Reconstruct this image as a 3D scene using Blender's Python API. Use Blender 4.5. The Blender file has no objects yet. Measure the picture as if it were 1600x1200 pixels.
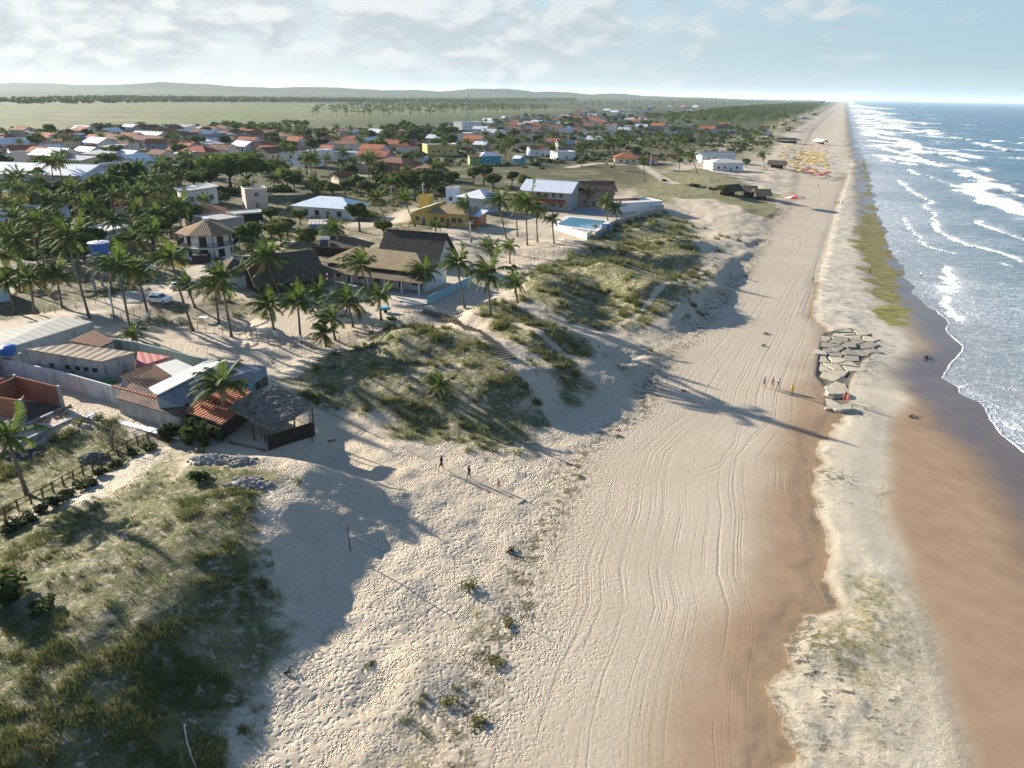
import bpy, bmesh, math, random
import numpy as np
from mathutils import Vector, Matrix
R = math.radians
rng = np.random.default_rng(7)
random.seed(7)
SC = bpy.context.scene
COL = SC.collection

# ---------------------------------------------------------------- camera
CH, FPX, PITCH, ROLL = 40.0, 1109.0, R(22.27), R(1.02)
cd = bpy.data.cameras.new('camera')
cd.sensor_fit = 'HORIZONTAL'; cd.sensor_width = 36.0; cd.lens = 36.0 * FPX / 1600.0
cd.clip_start = 1.0; cd.clip_end = 90000.0
cam = bpy.data.objects.new('camera', cd); COL.objects.link(cam)
cam.matrix_world = Matrix.Translation((0, 0, CH)) @ Matrix.Rotation(R(90) - PITCH, 4, 'X') @ Matrix.Rotation(ROLL, 4, 'Z')
SC.camera = cam

# ---------------------------------------------------------------- light
SUN_AZ, SUN_EL = R(-55.0), R(18.0)          # azimuth clockwise from +Y
sd = bpy.data.lights.new('sun', 'SUN'); sd.energy = 5.0; sd.angle = R(0.6); sd.color = (1.0, 0.905, 0.775)
sun = bpy.data.objects.new('sun', sd); COL.objects.link(sun)
sdir = Vector((math.sin(SUN_AZ) * math.cos(SUN_EL), math.cos(SUN_AZ) * math.cos(SUN_EL), math.sin(SUN_EL)))
sun.rotation_euler = sdir.to_track_quat('Z', 'Y').to_euler()
sun.location = sdir * 300
SC.view_settings.view_transform = 'Standard'
SC.view_settings.look = 'None'
SC.view_settings.gamma = 1.0
SC.view_settings.exposure = 1.46
SC.cycles.use_denoising = True
SC.cycles.volume_bounces = 1
SC.cycles.max_bounces = 6
SC.cycles.diffuse_bounces = 3
SC.cycles.glossy_bounces = 2
SC.cycles.transmission_bounces = 3
SC.cycles.transparent_max_bounces = 8

# ---------------------------------------------------------------- node helper
class NT:
    def __init__(s, nt): s.t = nt
    def n(s, typ, **kw):
        o = s.t.nodes.new(typ)
        for k, v in kw.items(): setattr(o, k, v)
        return o
    def put(s, sock, v):
        if v is None: return
        if hasattr(v, 'is_output') or isinstance(v, bpy.types.NodeSocket): s.t.links.new(v, sock)
        elif isinstance(v, (tuple, list)):
            v = tuple(v)
            if len(sock.default_value) == 4 and len(v) == 3: v = v + (1.0,)
            sock.default_value = v
        else: sock.default_value = v
    def m(s, op, a, b=None, c=None, clamp=False):
        o = s.n('ShaderNodeMath', operation=op, use_clamp=clamp)
        s.put(o.inputs[0], a)
        if b is not None: s.put(o.inputs[1], b)
        if c is not None: s.put(o.inputs[2], c)
        return o.outputs[0]
    def vm(s, op, a, b=None):
        o = s.n('ShaderNodeVectorMath', operation=op)
        s.put(o.inputs[0], a)
        if b is not None: s.put(o.inputs[1], b)
        return o.outputs[0]
    def mix(s, f, a, b, blend='MIX'):
        o = s.n('ShaderNodeMix', data_type='RGBA', blend_type=blend)
        s.put(o.inputs[0], f); s.put(o.inputs[6], a); s.put(o.inputs[7], b)
        return o.outputs[2]
    def sm(s, x, lo, hi, a=0.0, b=1.0):
        o = s.n('ShaderNodeMapRange', interpolation_type='SMOOTHSTEP')
        s.put(o.inputs[0], x); s.put(o.inputs[1], lo); s.put(o.inputs[2], hi); s.put(o.inputs[3], a); s.put(o.inputs[4], b)
        return o.outputs[0]
    def noise(s, vec, scale, detail=4, rough=0.55, dist=0.0, out=0):
        o = s.n('ShaderNodeTexNoise'); s.put(o.inputs['Vector'], vec)
        o.inputs['Scale'].default_value = scale; o.inputs['Detail'].default_value = detail
        o.inputs['Roughness'].default_value = rough; o.inputs['Distortion'].default_value = dist
        return o.outputs[out]
    def vor(s, vec, scale, feature='F1', rnd=1.0, out=0):
        o = s.n('ShaderNodeTexVoronoi', feature=feature); s.put(o.inputs['Vector'], vec)
        o.inputs['Scale'].default_value = scale; o.inputs['Randomness'].default_value = rnd
        return o.outputs[out]
    def attr(s, name):
        o = s.n('ShaderNodeAttribute', attribute_name=name); return o
    def rgb(s, col):
        o = s.n('ShaderNodeSeparateColor'); s.put(o.inputs[0], col); return o.outputs
    def xyz(s, v):
        o = s.n('ShaderNodeSeparateXYZ'); s.put(o.inputs[0], v); return o.outputs
    def vec(s, x, y, z):
        o = s.n('ShaderNodeCombineXYZ'); s.put(o.inputs[0], x); s.put(o.inputs[1], y); s.put(o.inputs[2], z); return o.outputs[0]
    def bump(s, h, strength, dist, normal=None):
        o = s.n('ShaderNodeBump'); s.put(o.inputs['Height'], h); s.put(o.inputs['Strength'], strength)
        s.put(o.inputs['Distance'], dist)
        if normal is not None: s.put(o.inputs['Normal'], normal)
        return o.outputs[0]
    def pos(s): return s.n('ShaderNodeNewGeometry').outputs['Position']
    def obj(s): return s.n('ShaderNodeTexCoord').outputs['Object']
    def rand(s): return s.n('ShaderNodeObjectInfo').outputs['Random']
    def bsdf(s, col, rough=0.9, spec=0.2, normal=None, **kw):
        o = s.n('ShaderNodeBsdfPrincipled')
        s.put(o.inputs['Base Color'], col); s.put(o.inputs['Roughness'], rough)
        s.put(o.inputs['Specular IOR Level'], spec)
        if normal is not None: s.put(o.inputs['Normal'], normal)
        for k, v in kw.items(): s.put(o.inputs[k], v)
        return o
    def out(s, sh):
        o = s.n('ShaderNodeOutputMaterial'); s.t.links.new(sh, o.inputs['Surface']); return o

def new_mat(name):
    m = bpy.data.materials.new(name); m.use_nodes = True; m.node_tree.nodes.clear()
    return m, NT(m.node_tree)

# ---------------------------------------------------------------- sky with clouds
W = bpy.data.worlds.new('World'); SC.world = W; W.use_nodes = True; W.node_tree.nodes.clear()
w = NT(W.node_tree)
SKY_STR = 0.045
sky = w.n('ShaderNodeTexSky', sky_type='NISHITA', sun_disc=False, sun_elevation=SUN_EL, sun_rotation=SUN_AZ,
          altitude=0.0, air_density=1.0, dust_density=0.5, ozone_density=2.0)
gen = w.n('ShaderNodeTexCoord').outputs['Generated']
dx, dy, dz = w.xyz(gen)
cv = w.vec(dx, dy, w.m('MULTIPLY', dz, 2.3))
big = w.noise(cv, 4.5, 3, 0.5)
n1 = w.noise(cv, 12.0, 7, 0.56, 0.3)
n2 = w.noise(w.vm('ADD', cv, (-0.012, 0.006, 0.032)), 12.0, 7, 0.56, 0.3)
cov = w.m('ADD', w.m('MULTIPLY', n1, 0.75), w.m('MULTIPLY', big, 0.35))
az = w.m('DIVIDE', dx, w.m('MAXIMUM', dy, 0.05))                      # tangent of the azimuth
cover = w.sm(az, -0.2, 0.62, 0.085, -0.13)
elev = w.sm(dz, 0.004, 0.05, -0.03, 0.06)
dens = w.m('ADD', w.m('ADD', cov, cover), w.m('ADD', elev, w.sm(dz, 0.12, 0.30, 0.0, -0.4)))
cmask = w.sm(dens, 0.52, 0.68)
lit = w.sm(w.m('SUBTRACT', n1, n2), -0.10, 0.13)
azl = w.sm(az, -0.55, 0.70)
low = w.mix(azl, (5.7, 6.2, 6.45), (3.05, 4.45, 5.25))                       # hazy band near the horizon, paler towards the sun
low = w.mix(w.sm(dz, 0.0, 0.05, 0.4, 0.0), low, (5.0, 5.8, 6.25))
hz = w.sm(dz, 0.05, 0.30, 0.86, 0.0)
skyc = w.mix(hz, w.mix(1.0, sky.outputs[0], (1.25, 1.42, 1.60), 'MULTIPLY'), low)
ccol = w.mix(lit, w.mix(azl, (4.5, 4.95, 5.2), (3.8, 4.7, 5.15)), w.mix(azl, (7.5, 7.5, 7.45), (5.6, 6.0, 6.15)))
bg = w.n('ShaderNodeBackground')
w.put(bg.inputs[0], w.mix(w.m('MULTIPLY', cmask, 0.80), skyc, ccol)); bg.inputs[1].default_value = SKY_STR
wo = w.n('ShaderNodeOutputWorld'); W.node_tree.links.new(bg.outputs[0], wo.inputs[0])

# ---------------------------------------------------------------- survey of the place
def P(u, v, z=0.0):
    """where the survey bearing (u, v) of the reference meets the level z"""
    a = (np.asarray(u, float) - 800) / FPX; b = -(np.asarray(v, float) - 600) / FPX
    x = a * math.cos(ROLL) - b * math.sin(ROLL); y = a * math.sin(ROLL) + b * math.cos(ROLL)
    dy = math.cos(PITCH) + y * math.sin(PITCH); dz = -math.sin(PITCH) + y * math.cos(PITCH)
    t = (z - CH) / dz
    return x * t, dy * t
def PL(pts, z):
    a = np.array(pts, float); x, y = P(a[:, 0], a[:, 1], z); return np.stack([x, y], 1)

def sstep(x, a, b):
    t = np.clip((x - a) / (b - a), 0, 1); return t * t * (3 - 2 * t)
_perm = np.random.default_rng(3).random((256, 256))
def vnoise(x, y):
    xi = np.floor(x).astype(np.int64); yi = np.floor(y).astype(np.int64)
    fx = x - xi; fy = y - yi; fx = fx * fx * (3 - 2 * fx); fy = fy * fy * (3 - 2 * fy)
    a = _perm[xi & 255, yi & 255]; b = _perm[(xi + 1) & 255, yi & 255]
    c = _perm[xi & 255, (yi + 1) & 255]; d = _perm[(xi + 1) & 255, (yi + 1) & 255]
    return (a + (b - a) * fx) * (1 - fy) + (c + (d - c) * fx) * fy
def fbm(x, y, s, o=4):
    r = 0; amp = 0.5
    for i in range(o):
        r = r + amp * vnoise(x * s + 17.3 * i, y * s + 9.1 * i); s *= 2.03; amp *= 0.5
    return r / (1 - 0.5 ** o)
def seg_dist(X, Y, pts, closed=False):
    """distance to a polyline, and its side (positive right of travel)"""
    pts = np.asarray(pts, float); n = len(pts); best = np.full(np.shape(X), 1e18); side = np.zeros(np.shape(X)); par = np.zeros(np.shape(X))
    for i in range(n if closed else n - 1):
        a = pts[i]; b = pts[(i + 1) % n]; d = b - a; L = d @ d + 1e-12
        t = np.clip(((X - a[0]) * d[0] + (Y - a[1]) * d[1]) / L, 0, 1)
        q = (X - a[0] - t * d[0]) ** 2 + (Y - a[1] - t * d[1]) ** 2
        k = q < best
        best = np.where(k, q, best)
        side = np.where(k, (X - a[0]) * d[1] - (Y - a[1]) * d[0], side)
        par = np.where(k, i + t, par)
    return np.sqrt(best), np.sign(side), par
def inside(X, Y, pts):
    pts = np.asarray(pts, float); n = len(pts); r = np.zeros(np.shape(X), bool)
    for i in range(n):
        x0, y0 = pts[i]; x1, y1 = pts[(i + 1) % n]
        if y0 == y1: continue
        c = ((y0 > Y) != (y1 > Y)) & (X < (x1 - x0) * (Y - y0) / (y1 - y0) + x0)
        r ^= c
    return r
def sdf_poly(X, Y, pts):
    """signed distance, positive inside; cheap far away"""
    pts = np.asarray(pts, float); lo = pts.min(0) - 40; hi = pts.max(0) + 40
    out = np.full(np.shape(X), -40.0)
    k = (X > lo[0]) & (X < hi[0]) & (Y > lo[1]) & (Y < hi[1])
    if k.any():
        x, y = X[k], Y[k]; d, _, _ = seg_dist(x, y, pts, True)
        out[k] = np.where(inside(x, y, pts), d, -d)
    return out
def line_d(X, Y, pts, pad=60):
    pts = np.asarray(pts, float); lo = pts.min(0) - pad; hi = pts.max(0) + pad
    d = np.full(np.shape(X), 1e3); s = np.zeros(np.shape(X)); p = np.zeros(np.shape(X))
    k = (X > lo[0]) & (X < hi[0]) & (Y > lo[1]) & (Y < hi[1])
    if k.any(): d[k], s[k], p[k] = seg_dist(X[k], Y[k], pts)
    return d, s, p

SLOPE = 0.4283
def xline(pts, z, far, wob=0.0):
    """a shore line as x(y): surveyed near, straight far away"""
    a = PL(pts, z); a = a[np.argsort(a[:, 1])]
    ys = np.concatenate([[-60], a[:, 1], [9000, 60000]])
    xs = np.concatenate([[a[0, 0] - (a[0, 1] + 60) * 0.25], a[:, 0], [9000 * SLOPE + far, 60000 * SLOPE + far]])
    if wob: return lambda y: np.interp(y, ys, xs) + wob * ((vnoise(np.asarray(y) * .11, np.asarray(y) * 0 + 1.5) - .5) * 2.2 + (vnoise(np.asarray(y) * .31, np.asarray(y) * 0 + 7.5) - .5)) * (1 + np.asarray(y) * .004)
    return lambda y: np.interp(y, ys, xs)
FOOT = xline([(700,1200),(722,1130),(762,1045),(800,985),(826,935),(830,880),(850,835),(875,790),(890,745),(915,700),(960,665),(1000,640),(1020,600),(1050,560),(1090,520),(1112,490),(1142,455),(1170,420),(1186,395),(1203,355),(1225,330),(1238,305),(1243,285),(1246,250),(1268,205)], 2.2, -40)
WATER = xline([(1600,708),(1580,690),(1546,655),(1535,638),(1520,622),(1500,605),(1476,590),(1505,548),(1495,530),(1485,515),(1478,500),(1455,475),(1430,455),(1412,425),(1400,395),(1380,350),(1368,320),(1362,290),(1358,260),(1345,235),(1335,210)], 0.0, 20, 1.0)
DAMP = xline([(965,1200),(1030,1100),(1095,980),(1138,850),(1178,750),(1208,650),(1245,560),(1262,490),(1280,420),(1296,350)], 1.4, -22)

LEDGE = PL([(1180,1260),(1236,1180),(1222,1120),(1200,1075),(1232,1045),(1226,1010),(1242,985),(1266,962),(1312,955),(1302,930),(1291,905),(1298,870),(1286,835),(1275,790),(1268,755),(1280,722),(1272,702),(1280,688),(1298,685),(1304,665),(1320,650),(1310,630),(1292,606),(1294,580),(1302,556),(1296,520),(1270,497),(1274,468),(1281,436),(1290,400),(1300,362),(1310,320),(1322,285),(1332,250),
            (1344,232),(1358,252),(1364,290),(1372,325),(1386,352),(1402,395),(1413,440),(1422,485),(1432,520),(1440,560),(1446,590),(1440,620),(1424,660),(1424,700),(1418,745),(1408,778),(1414,805),(1436,845),(1472,920),(1506,1000),(1532,1110),(1548,1200),(1555,1270)], 1.0)
LEDGE_OUT = LEDGE[np.argmax(LEDGE[:, 1]) :]
LEDGE_IN = LEDGE[: np.argmax(LEDGE[:, 1]) + 1]
def seaward(X, Y):
    """1 near the outer edge of the rock shelf, 0 near its landward edge"""
    a, _, _ = line_d(X, Y, LEDGE_IN, 60); b, _, _ = line_d(X, Y, LEDGE_OUT, 60)
    return sstep((a - b) / (a + b + 1e-3), -0.35, 0.55)
ALGAE = PL([(1338,345),(1330,380),(1345,430),(1365,470),(1352,492),(1395,505),(1418,505),(1420,480),(1414,440),(1402,395),(1386,352),(1372,325),(1364,290),(1356,250),(1346,250),(1350,290),(1352,320)], 0.8)
PLATES = PL([(1288,520),(1330,512),(1362,520),(1374,545),(1350,560),(1330,590),(1318,640),(1292,632),(1292,606),(1276,585),(1280,550)], 1.1)

# ridge lines: survey points, level of the crest, level added, width on the lee and the windward side
RIDGES = [
    ([(-160,1290),(-60,1190),(60,1090),(140,1000),(205,935),(300,865),(380,800),(440,752),(466,720),(500,690)], 6.6, 3.0, 8.0, 13),
    ([(560,548),(640,540),(720,548),(800,580),(860,612)], 6.0, 3.22, 6.8, 9),
    ([(690,486),(760,497),(840,522),(915,552)], 6.2, 3.50, 6.4, 10),
    ([(800,430),(850,440),(885,465)], 6.4, 3.36, 5.2, 9),
    ([(905,415),(960,428),(1010,452),(1040,466)], 5.8, 3.64, 5.6, 12),
    ([(960,392),(1030,402),(1090,415)], 5.6, 3.22, 6.4, 12),
    ([(985,370),(1050,378),(1100,388)], 5.4, 2.80, 6.4, 12),
    ([(900,350),(980,352),(1060,358)], 5.4, 1.2, 10., 12),
    ([(700,640),(735,590),(770,545),(790,515)], 6.0, 2.4, 8.0, 13),
    ([(600,605),(650,562),(690,525)], 6.0, 1.8, 8.0, 11),
    ([(880,605),(915,560),(940,525)], 5.5, 1.9, 7.0, 11),
    ([(845,505),(872,465),(890,435)], 6.0, 2.2, 7.0, 13),
    ([(1005,485),(1045,455),(1060,430)], 5.5, 2.1, 7.0, 13),
    ([(1090,445),(1115,410),(1120,385)], 5.0, 1.8, 7.0, 13),
    ([(930,440),(960,415),(975,395)], 5.6, 1.4, 7.0, 13),
    ([(985,545),(1030,555),(1010,590)], 4.2, 1.3, 6.0, 7),
    ([(1060,500),(1100,470),(1140,430)], 4.4, 1.2, 7.0, 9),
    ([(0,830),(120,760),(230,705)], 6.4, 0.8, 6.0, 7),
    ([(1130,352),(1165,358)], 5.0, 1.6, 9.0, 9),
    ([(740,960),(780,930),(812,900)], 3.0, 0.5, 5.0, 5),
    ([(690,1130),(740,1080),(775,1040)], 3.0, 0.7, 3.5, 6),
]
RIDGES = [(PL(p, z), a, wl, ww) for p, z, a, wl, ww in RIDGES]
PADS = [       # levelled ground: outline, level, soft edge
    (PL([(-260,640),(0,662),(285,672),(330,700),(420,700),(470,672),(440,612),(330,560),(200,520),(150,490),(-60,500),(-260,540)], 5.0), 5.0, 5.0),
    (PL([(430,470),(500,455),(640,462),(668,470),(735,440),(700,380),(560,380),(350,410),(340,450)], 5.3), 5.3, 8.0),
    (PL([(420,545),(430,470),(660,470),(640,492),(560,515)], 5.2), 5.2, 6.0),
    (PL([(860,360),(925,372),(1040,330),(1000,305),(880,310),(800,330)], 5.0), 5.0, 8.0),
    (PL([(640,352),(740,356),(780,340),(700,310),(640,325)], 5.2), 5.2, 6.0),
]
HILLS = [(-6200, 5200, 62, 900, 500), (-5200, 5600, 46, 1400, 500), (-3900, 6200, 40, 900, 500), (-2700, 6100, 62, 1000, 450), (-1700, 6500, 52, 900, 450), (-900, 6800, 46, 700, 420), (-250, 7000, 66, 620, 420), (350, 7200, 50, 620, 420), (900, 7400, 48, 420, 420), (1500, 7800, 30, 800, 420)]

def H(X, Y):
    X = np.asarray(X, float); Y = np.asarray(Y, float)
    fx = FOOT(Y); wx = WATER(Y)
    t = (X - fx) / np.maximum(wx - fx, 5.0)
    d = (X - fx) * 0.92
    beach = 2.0 - 2.0 * t
    beach = np.where(t > 1, -(X - wx) * 0.02, beach); beach = np.maximum(beach, -6.0)
    dl = -d
    land = 2.0 + (0.2 + 0.75 * sstep(Y, 75, 125) * (1 - 0.75 * sstep(Y, 150, 320)) * sstep(vnoise(Y * 0.09, Y * 0 + 3.0), 0.2, 0.7)) * sstep(dl + 4 * vnoise(Y * .2, X * .2) - 2, 0, 4.5) + 0.7 * sstep(dl, 3, 14) + 1.2 * sstep(dl, 12, 40) + 0.4 * sstep(dl, 40, 90)
    z = np.where(d > 0, beach, land)
    near = (Y < 420) & (d < 12)
    if near.any():
        x = X[near]; y = Y[near]; add = np.zeros(x.shape)
        for pts, a, wl, ww in RIDGES:
            dd, s, p = line_d(x, y, pts, 45)
            # lee side lies towards the lower right of the survey
            q = np.where(s > 0, dd / wl, dd / ww)
            ends = sstep(p, 0.0, 0.9) * sstep(len(pts) - 1 - p, 0.0, 0.9)
            g = ends * np.where(s > 0, 1 - sstep(q, 0.0, 1.55) , np.exp(-0.5 * q * q * 1.4))
            add = np.maximum(add, a * g) + 0.25 * np.minimum(add, a * g)
        dn = dl[near]
        nz = (fbm(x, y, 0.055, 4) - 0.5) * 2.0 * sstep(dn, 1, 16) * (1 - sstep(dn, 60, 120))
        nz += (fbm(x + 40, y, 0.35, 3) - 0.5) * 0.5 * sstep(dn, -2, 6) * (1 - sstep(dn, 60, 110))
        z = z.copy(); z[near] += add * sstep(dn, -1, 5) + nz
    # rock ledge
    k = (Y > 15) & (Y < 520) & (d > 5) & (t < 1.15)
    if k.any():
        s = sdf_poly(X[k], Y[k], LEDGE) + (fbm(X[k], Y[k], 0.55, 4) - 0.5) * 1.5; e = 0.17 * sstep(s, -0.6, 1.6) * (1 - 0.5 * sstep(s, 3, 25))
        e += (fbm(X[k], Y[k], 0.3, 4) - 0.5) * 0.55 * sstep(s, 0, 3) * sstep(62 - Y[k], 0, 14)
        e += (fbm(X[k], Y[k], 0.25, 4) - 0.5) * 0.35 * sstep(s, 0, 3) * sstep(Y[k], 85, 110)
        e -= 0.20 * sstep(sdf_poly(X[k], Y[k], PLATES), -0.4, 0.8)
        e -= 0.07 * np.exp(-((s + 1.1) / 0.9) ** 2) 
        e *= 1 - seaward(X[k], Y[k])
        z = z.copy(); z[k] += e
    for pts, pz, soft in PADS:
        lo = pts.min(0) - soft; hi = pts.max(0) + soft
        k = (X > lo[0]) & (X < hi[0]) & (Y > lo[1]) & (Y < hi[1])
        if k.any():
            s = sdf_poly(X[k], Y[k], pts); f = sstep(s, -soft, 0)
            z = z.copy(); z[k] = z[k] * (1 - f) + pz * f
    far = Y > 2500
    if far.any():
        x = X[far]; y = Y[far]; hz = np.zeros(x.shape)
        for hx, hy, hh, rx, ry in HILLS:
            hz = np.maximum(hz, hh * np.exp(-((x - hx) / rx) ** 2 - ((y - hy) / ry) ** 2))
        hz = hz * (0.72 + 0.5 * fbm(x, y, 0.0025, 4)) + 10 * fbm(x, y, 0.003, 3) * sstep(y, 3300, 5200)
        z = z.copy(); z[far] += hz * sstep(-d[far], 100, 900)
    return z

def G(u, v, it=7):
    """ground point under a survey bearing"""
    z = 4.0
    for _ in range(it):
        x, y = P(u, v, z); z2 = float(H(np.array([float(x)]), np.array([float(y)]))[0]); z = z * 0.4 + z2 * 0.6
    x, y = P(u, v, z)
    return float(x), float(y), float(H(np.array([float(x)]), np.array([float(y)]))[0])

# ---------------------------------------------------------------- tagging and linking
def tag(o, label=None, cat=None, group=None, kind=None):
    if label: o['label'] = label
    if cat: o['category'] = cat
    if group: o['group'] = group
    if kind: o['kind'] = kind
    return o
def mesh_np(name, V, F, mats, smooth=False, mi=None):
    me = bpy.data.meshes.new(name)
    V = np.asarray(V, np.float32); F = np.asarray(F, np.int32); k = F.shape[1]
    me.vertices.add(len(V)); me.vertices.foreach_set('co', V.ravel())
    me.loops.add(F.size); me.loops.foreach_set('vertex_index', F.ravel())
    me.polygons.add(len(F)); me.polygons.foreach_set('loop_start', np.arange(0, F.size, k, dtype=np.int32))
    me.polygons.foreach_set('loop_total', np.full(len(F), k, np.int32))
    me.polygons.foreach_set('use_smooth', np.full(len(F), smooth, bool))
    for m in (mats if isinstance(mats, (list, tuple)) else [mats]): me.materials.append(m)
    if mi is not None: me.polygons.foreach_set('material_index', np.asarray(mi, np.int32))
    me.update(calc_edges=True); me.validate()
    return me
def link(name, me, parent=None):
    o = bpy.data.objects.new(name, me); COL.objects.link(o)
    if parent is not None: o.parent = parent
    return o
def grid_faces(r, c):
    i = np.arange((r - 1) * (c - 1)); a = (i // (c - 1)) * c + i % (c - 1)
    return np.stack([a, a + 1, a + c + 1, a + c], 1)
def put_attr(me, name, arr):
    a = me.attributes.new(name, 'FLOAT_COLOR', 'POINT')
    arr = np.concatenate([np.asarray(arr, np.float32), np.ones((len(arr), 1), np.float32)], 1) if arr.shape[1] == 3 else np.asarray(arr, np.float32)
    a.data.foreach_set('color', arr.ravel())

def rows(y0, y1):
    ys = [y0]
    while ys[-1] < y1:
        y = ys[-1]; s = min(1.3 * (y * y + 1600) / 44360, 0.012 * (y + 20)) if y > 22 else 1.0
        ys.append(y + s)
    return np.array(ys)
# ---------------------------------------------------------------- the ground sheet
def poly_mask(X, Y, pts, z, soft, jitter=0.0, js=0.12):
    s = sdf_poly(X, Y, PL(pts, z))
    if jitter: s = s + (fbm(X, Y, js, 3) - 0.5) * 2 * jitter
    return sstep(s, -soft, soft)
def line_mask(X, Y, pts, z, wid, soft):
    d, _, _ = line_d(X, Y, PL(pts, z), 30)
    return 1 - sstep(d, wid - soft, wid + soft)

GRASS = [   # outline, level, strength, soft edge, jitter
    ([(-300,1300),(-200,800),(0,830),(120,765),(250,700),(330,715),(420,735),(470,735),(470,860),(440,960),(420,1060),(430,1200),(420,1300)], 5.5, 0.78, 5.0, 6.0),
    ([(-300,1300),(0,1120),(200,1010),(330,930),(420,960),(430,1200),(420,1300)], 5.0, 0.80, 6.0, 6.0),
    ([(430,1300),(560,1080),(610,1010),(680,1000),(740,880),(770,890),(800,960),(760,1050),(720,1150),(690,1300)], 3.0, 0.42, 2.5, 3.0),
    ([(-200,790),(0,800),(120,745),(240,690),(280,665),(170,640),(100,660),(-200,740)], 6.0, 0.85, 2.0, 2.0),
    ([(430,585),(520,545),(600,515),(655,495),(690,505),(760,545),(850,590),(880,630),(850,665),(760,690),(690,660),(600,655),(540,620),(470,620)], 5.5, 0.76, 4.0, 4.0),
    ([(725,495),(790,480),(880,510),(935,545),(935,590),(880,600),(820,560),(760,525)], 5.5, 0.8, 4.0, 5.0),
    ([(790,445),(870,385),(960,345),(1040,330),(1110,345),(1115,400),(1100,440),(1050,480),(1000,500),(950,500),(890,500),(830,480)], 5.0, 0.78, 6.0, 7.0),
    ([(880,620),(960,500),(1100,440),(1110,380),(1130,340),(1205,345),(1190,390),(1140,445),(1075,510),(1020,590),(960,650)], 4.0, 0.36, 3.0, 4.0),
    ([(380,560),(430,540),(420,580),(385,590)], 5.0, 0.5, 2.0, 2.0),
    ([(190,500),(250,470),(340,470),(430,455),(440,500),(330,520),(210,520)], 5.0, 0.6, 3.0, 3.0),
    ([(-100,470),(60,450),(150,420),(230,440),(170,470),(60,490),(-100,520)], 5.0, 0.85, 3.0, 2.0),
    ([(820,262),(900,255),(1000,270),(1100,262),(1190,290),(1230,300),(1215,335),(1100,310),(1040,310),(960,290),(880,285)], 4.5, 1.0, 6.0, 8.0),
    ([(960,275),(1040,285),(1060,310),(1040,330),(980,300)], 4.5, 0.9, 5.0, 6.0),
    ([(600,345),(660,350),(690,370),(640,375),(590,360)], 5.0, 0.7, 3.0, 3.0),
    ([(330,330),(420,290),(560,290),(720,285),(700,310),(640,315),(600,350),(560,345),(520,385),(430,400),(350,415)], 5.2, 0.8, 6.0, 6.0),
    ([(0,480),(0,390),(150,330),(300,340),(270,420),(220,440),(150,420)], 5.2, 0.9, 6.0, 6.0),
    ([(1200,225),(1240,205),(1262,200),(1250,225),(1215,255),(1190,270)], 3.5, 0.7, 8.0, 8.0),
]
PATHS = [   # pale trodden sand
    ([(-120,560),(0,515),(90,495),(170,478),(230,462),(290,445),(330,420),(390,400),(440,380)], 5.0, 3.6, 1.4),
    ([(560,352),(610,345),(650,330)], 5.0, 4.0, 2.0),
    ([(660,486),(720,505),(800,562),(860,592),(900,640)], 7.0, 0.8, 0.8),
    ([(800,497),(900,530),(930,545)], 8.0, 0.4, 0.5),
    ([(1200,330),(1110,440),(1040,490),(960,540)], 5.5, 0.6, 0.7),
    ([(700,365),(800,400),(870,385)], 5.0, 6.0, 3.0),
    ([(890,262),(930,255),(1000,258),(1050,285)], 4.5, 3.0, 2.0),
    ([(940,500),(1000,470),(1075,430),(1110,400)], 6.0, 0.4, 0.5),
]
YARDS = [   # bare sandy yards
    ([(400,540),(430,470),(520,440),(680,440),(670,480),(600,505),(510,545),(450,560)], 5.2, 2.0),
    ([(180,560),(330,490),(430,500),(420,545),(390,590),(330,560)], 5.2, 3.0),
    ([(690,470),(740,440),(800,410),(850,370),(780,350),(720,380),(690,410)], 5.2, 2.5),
]
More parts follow.
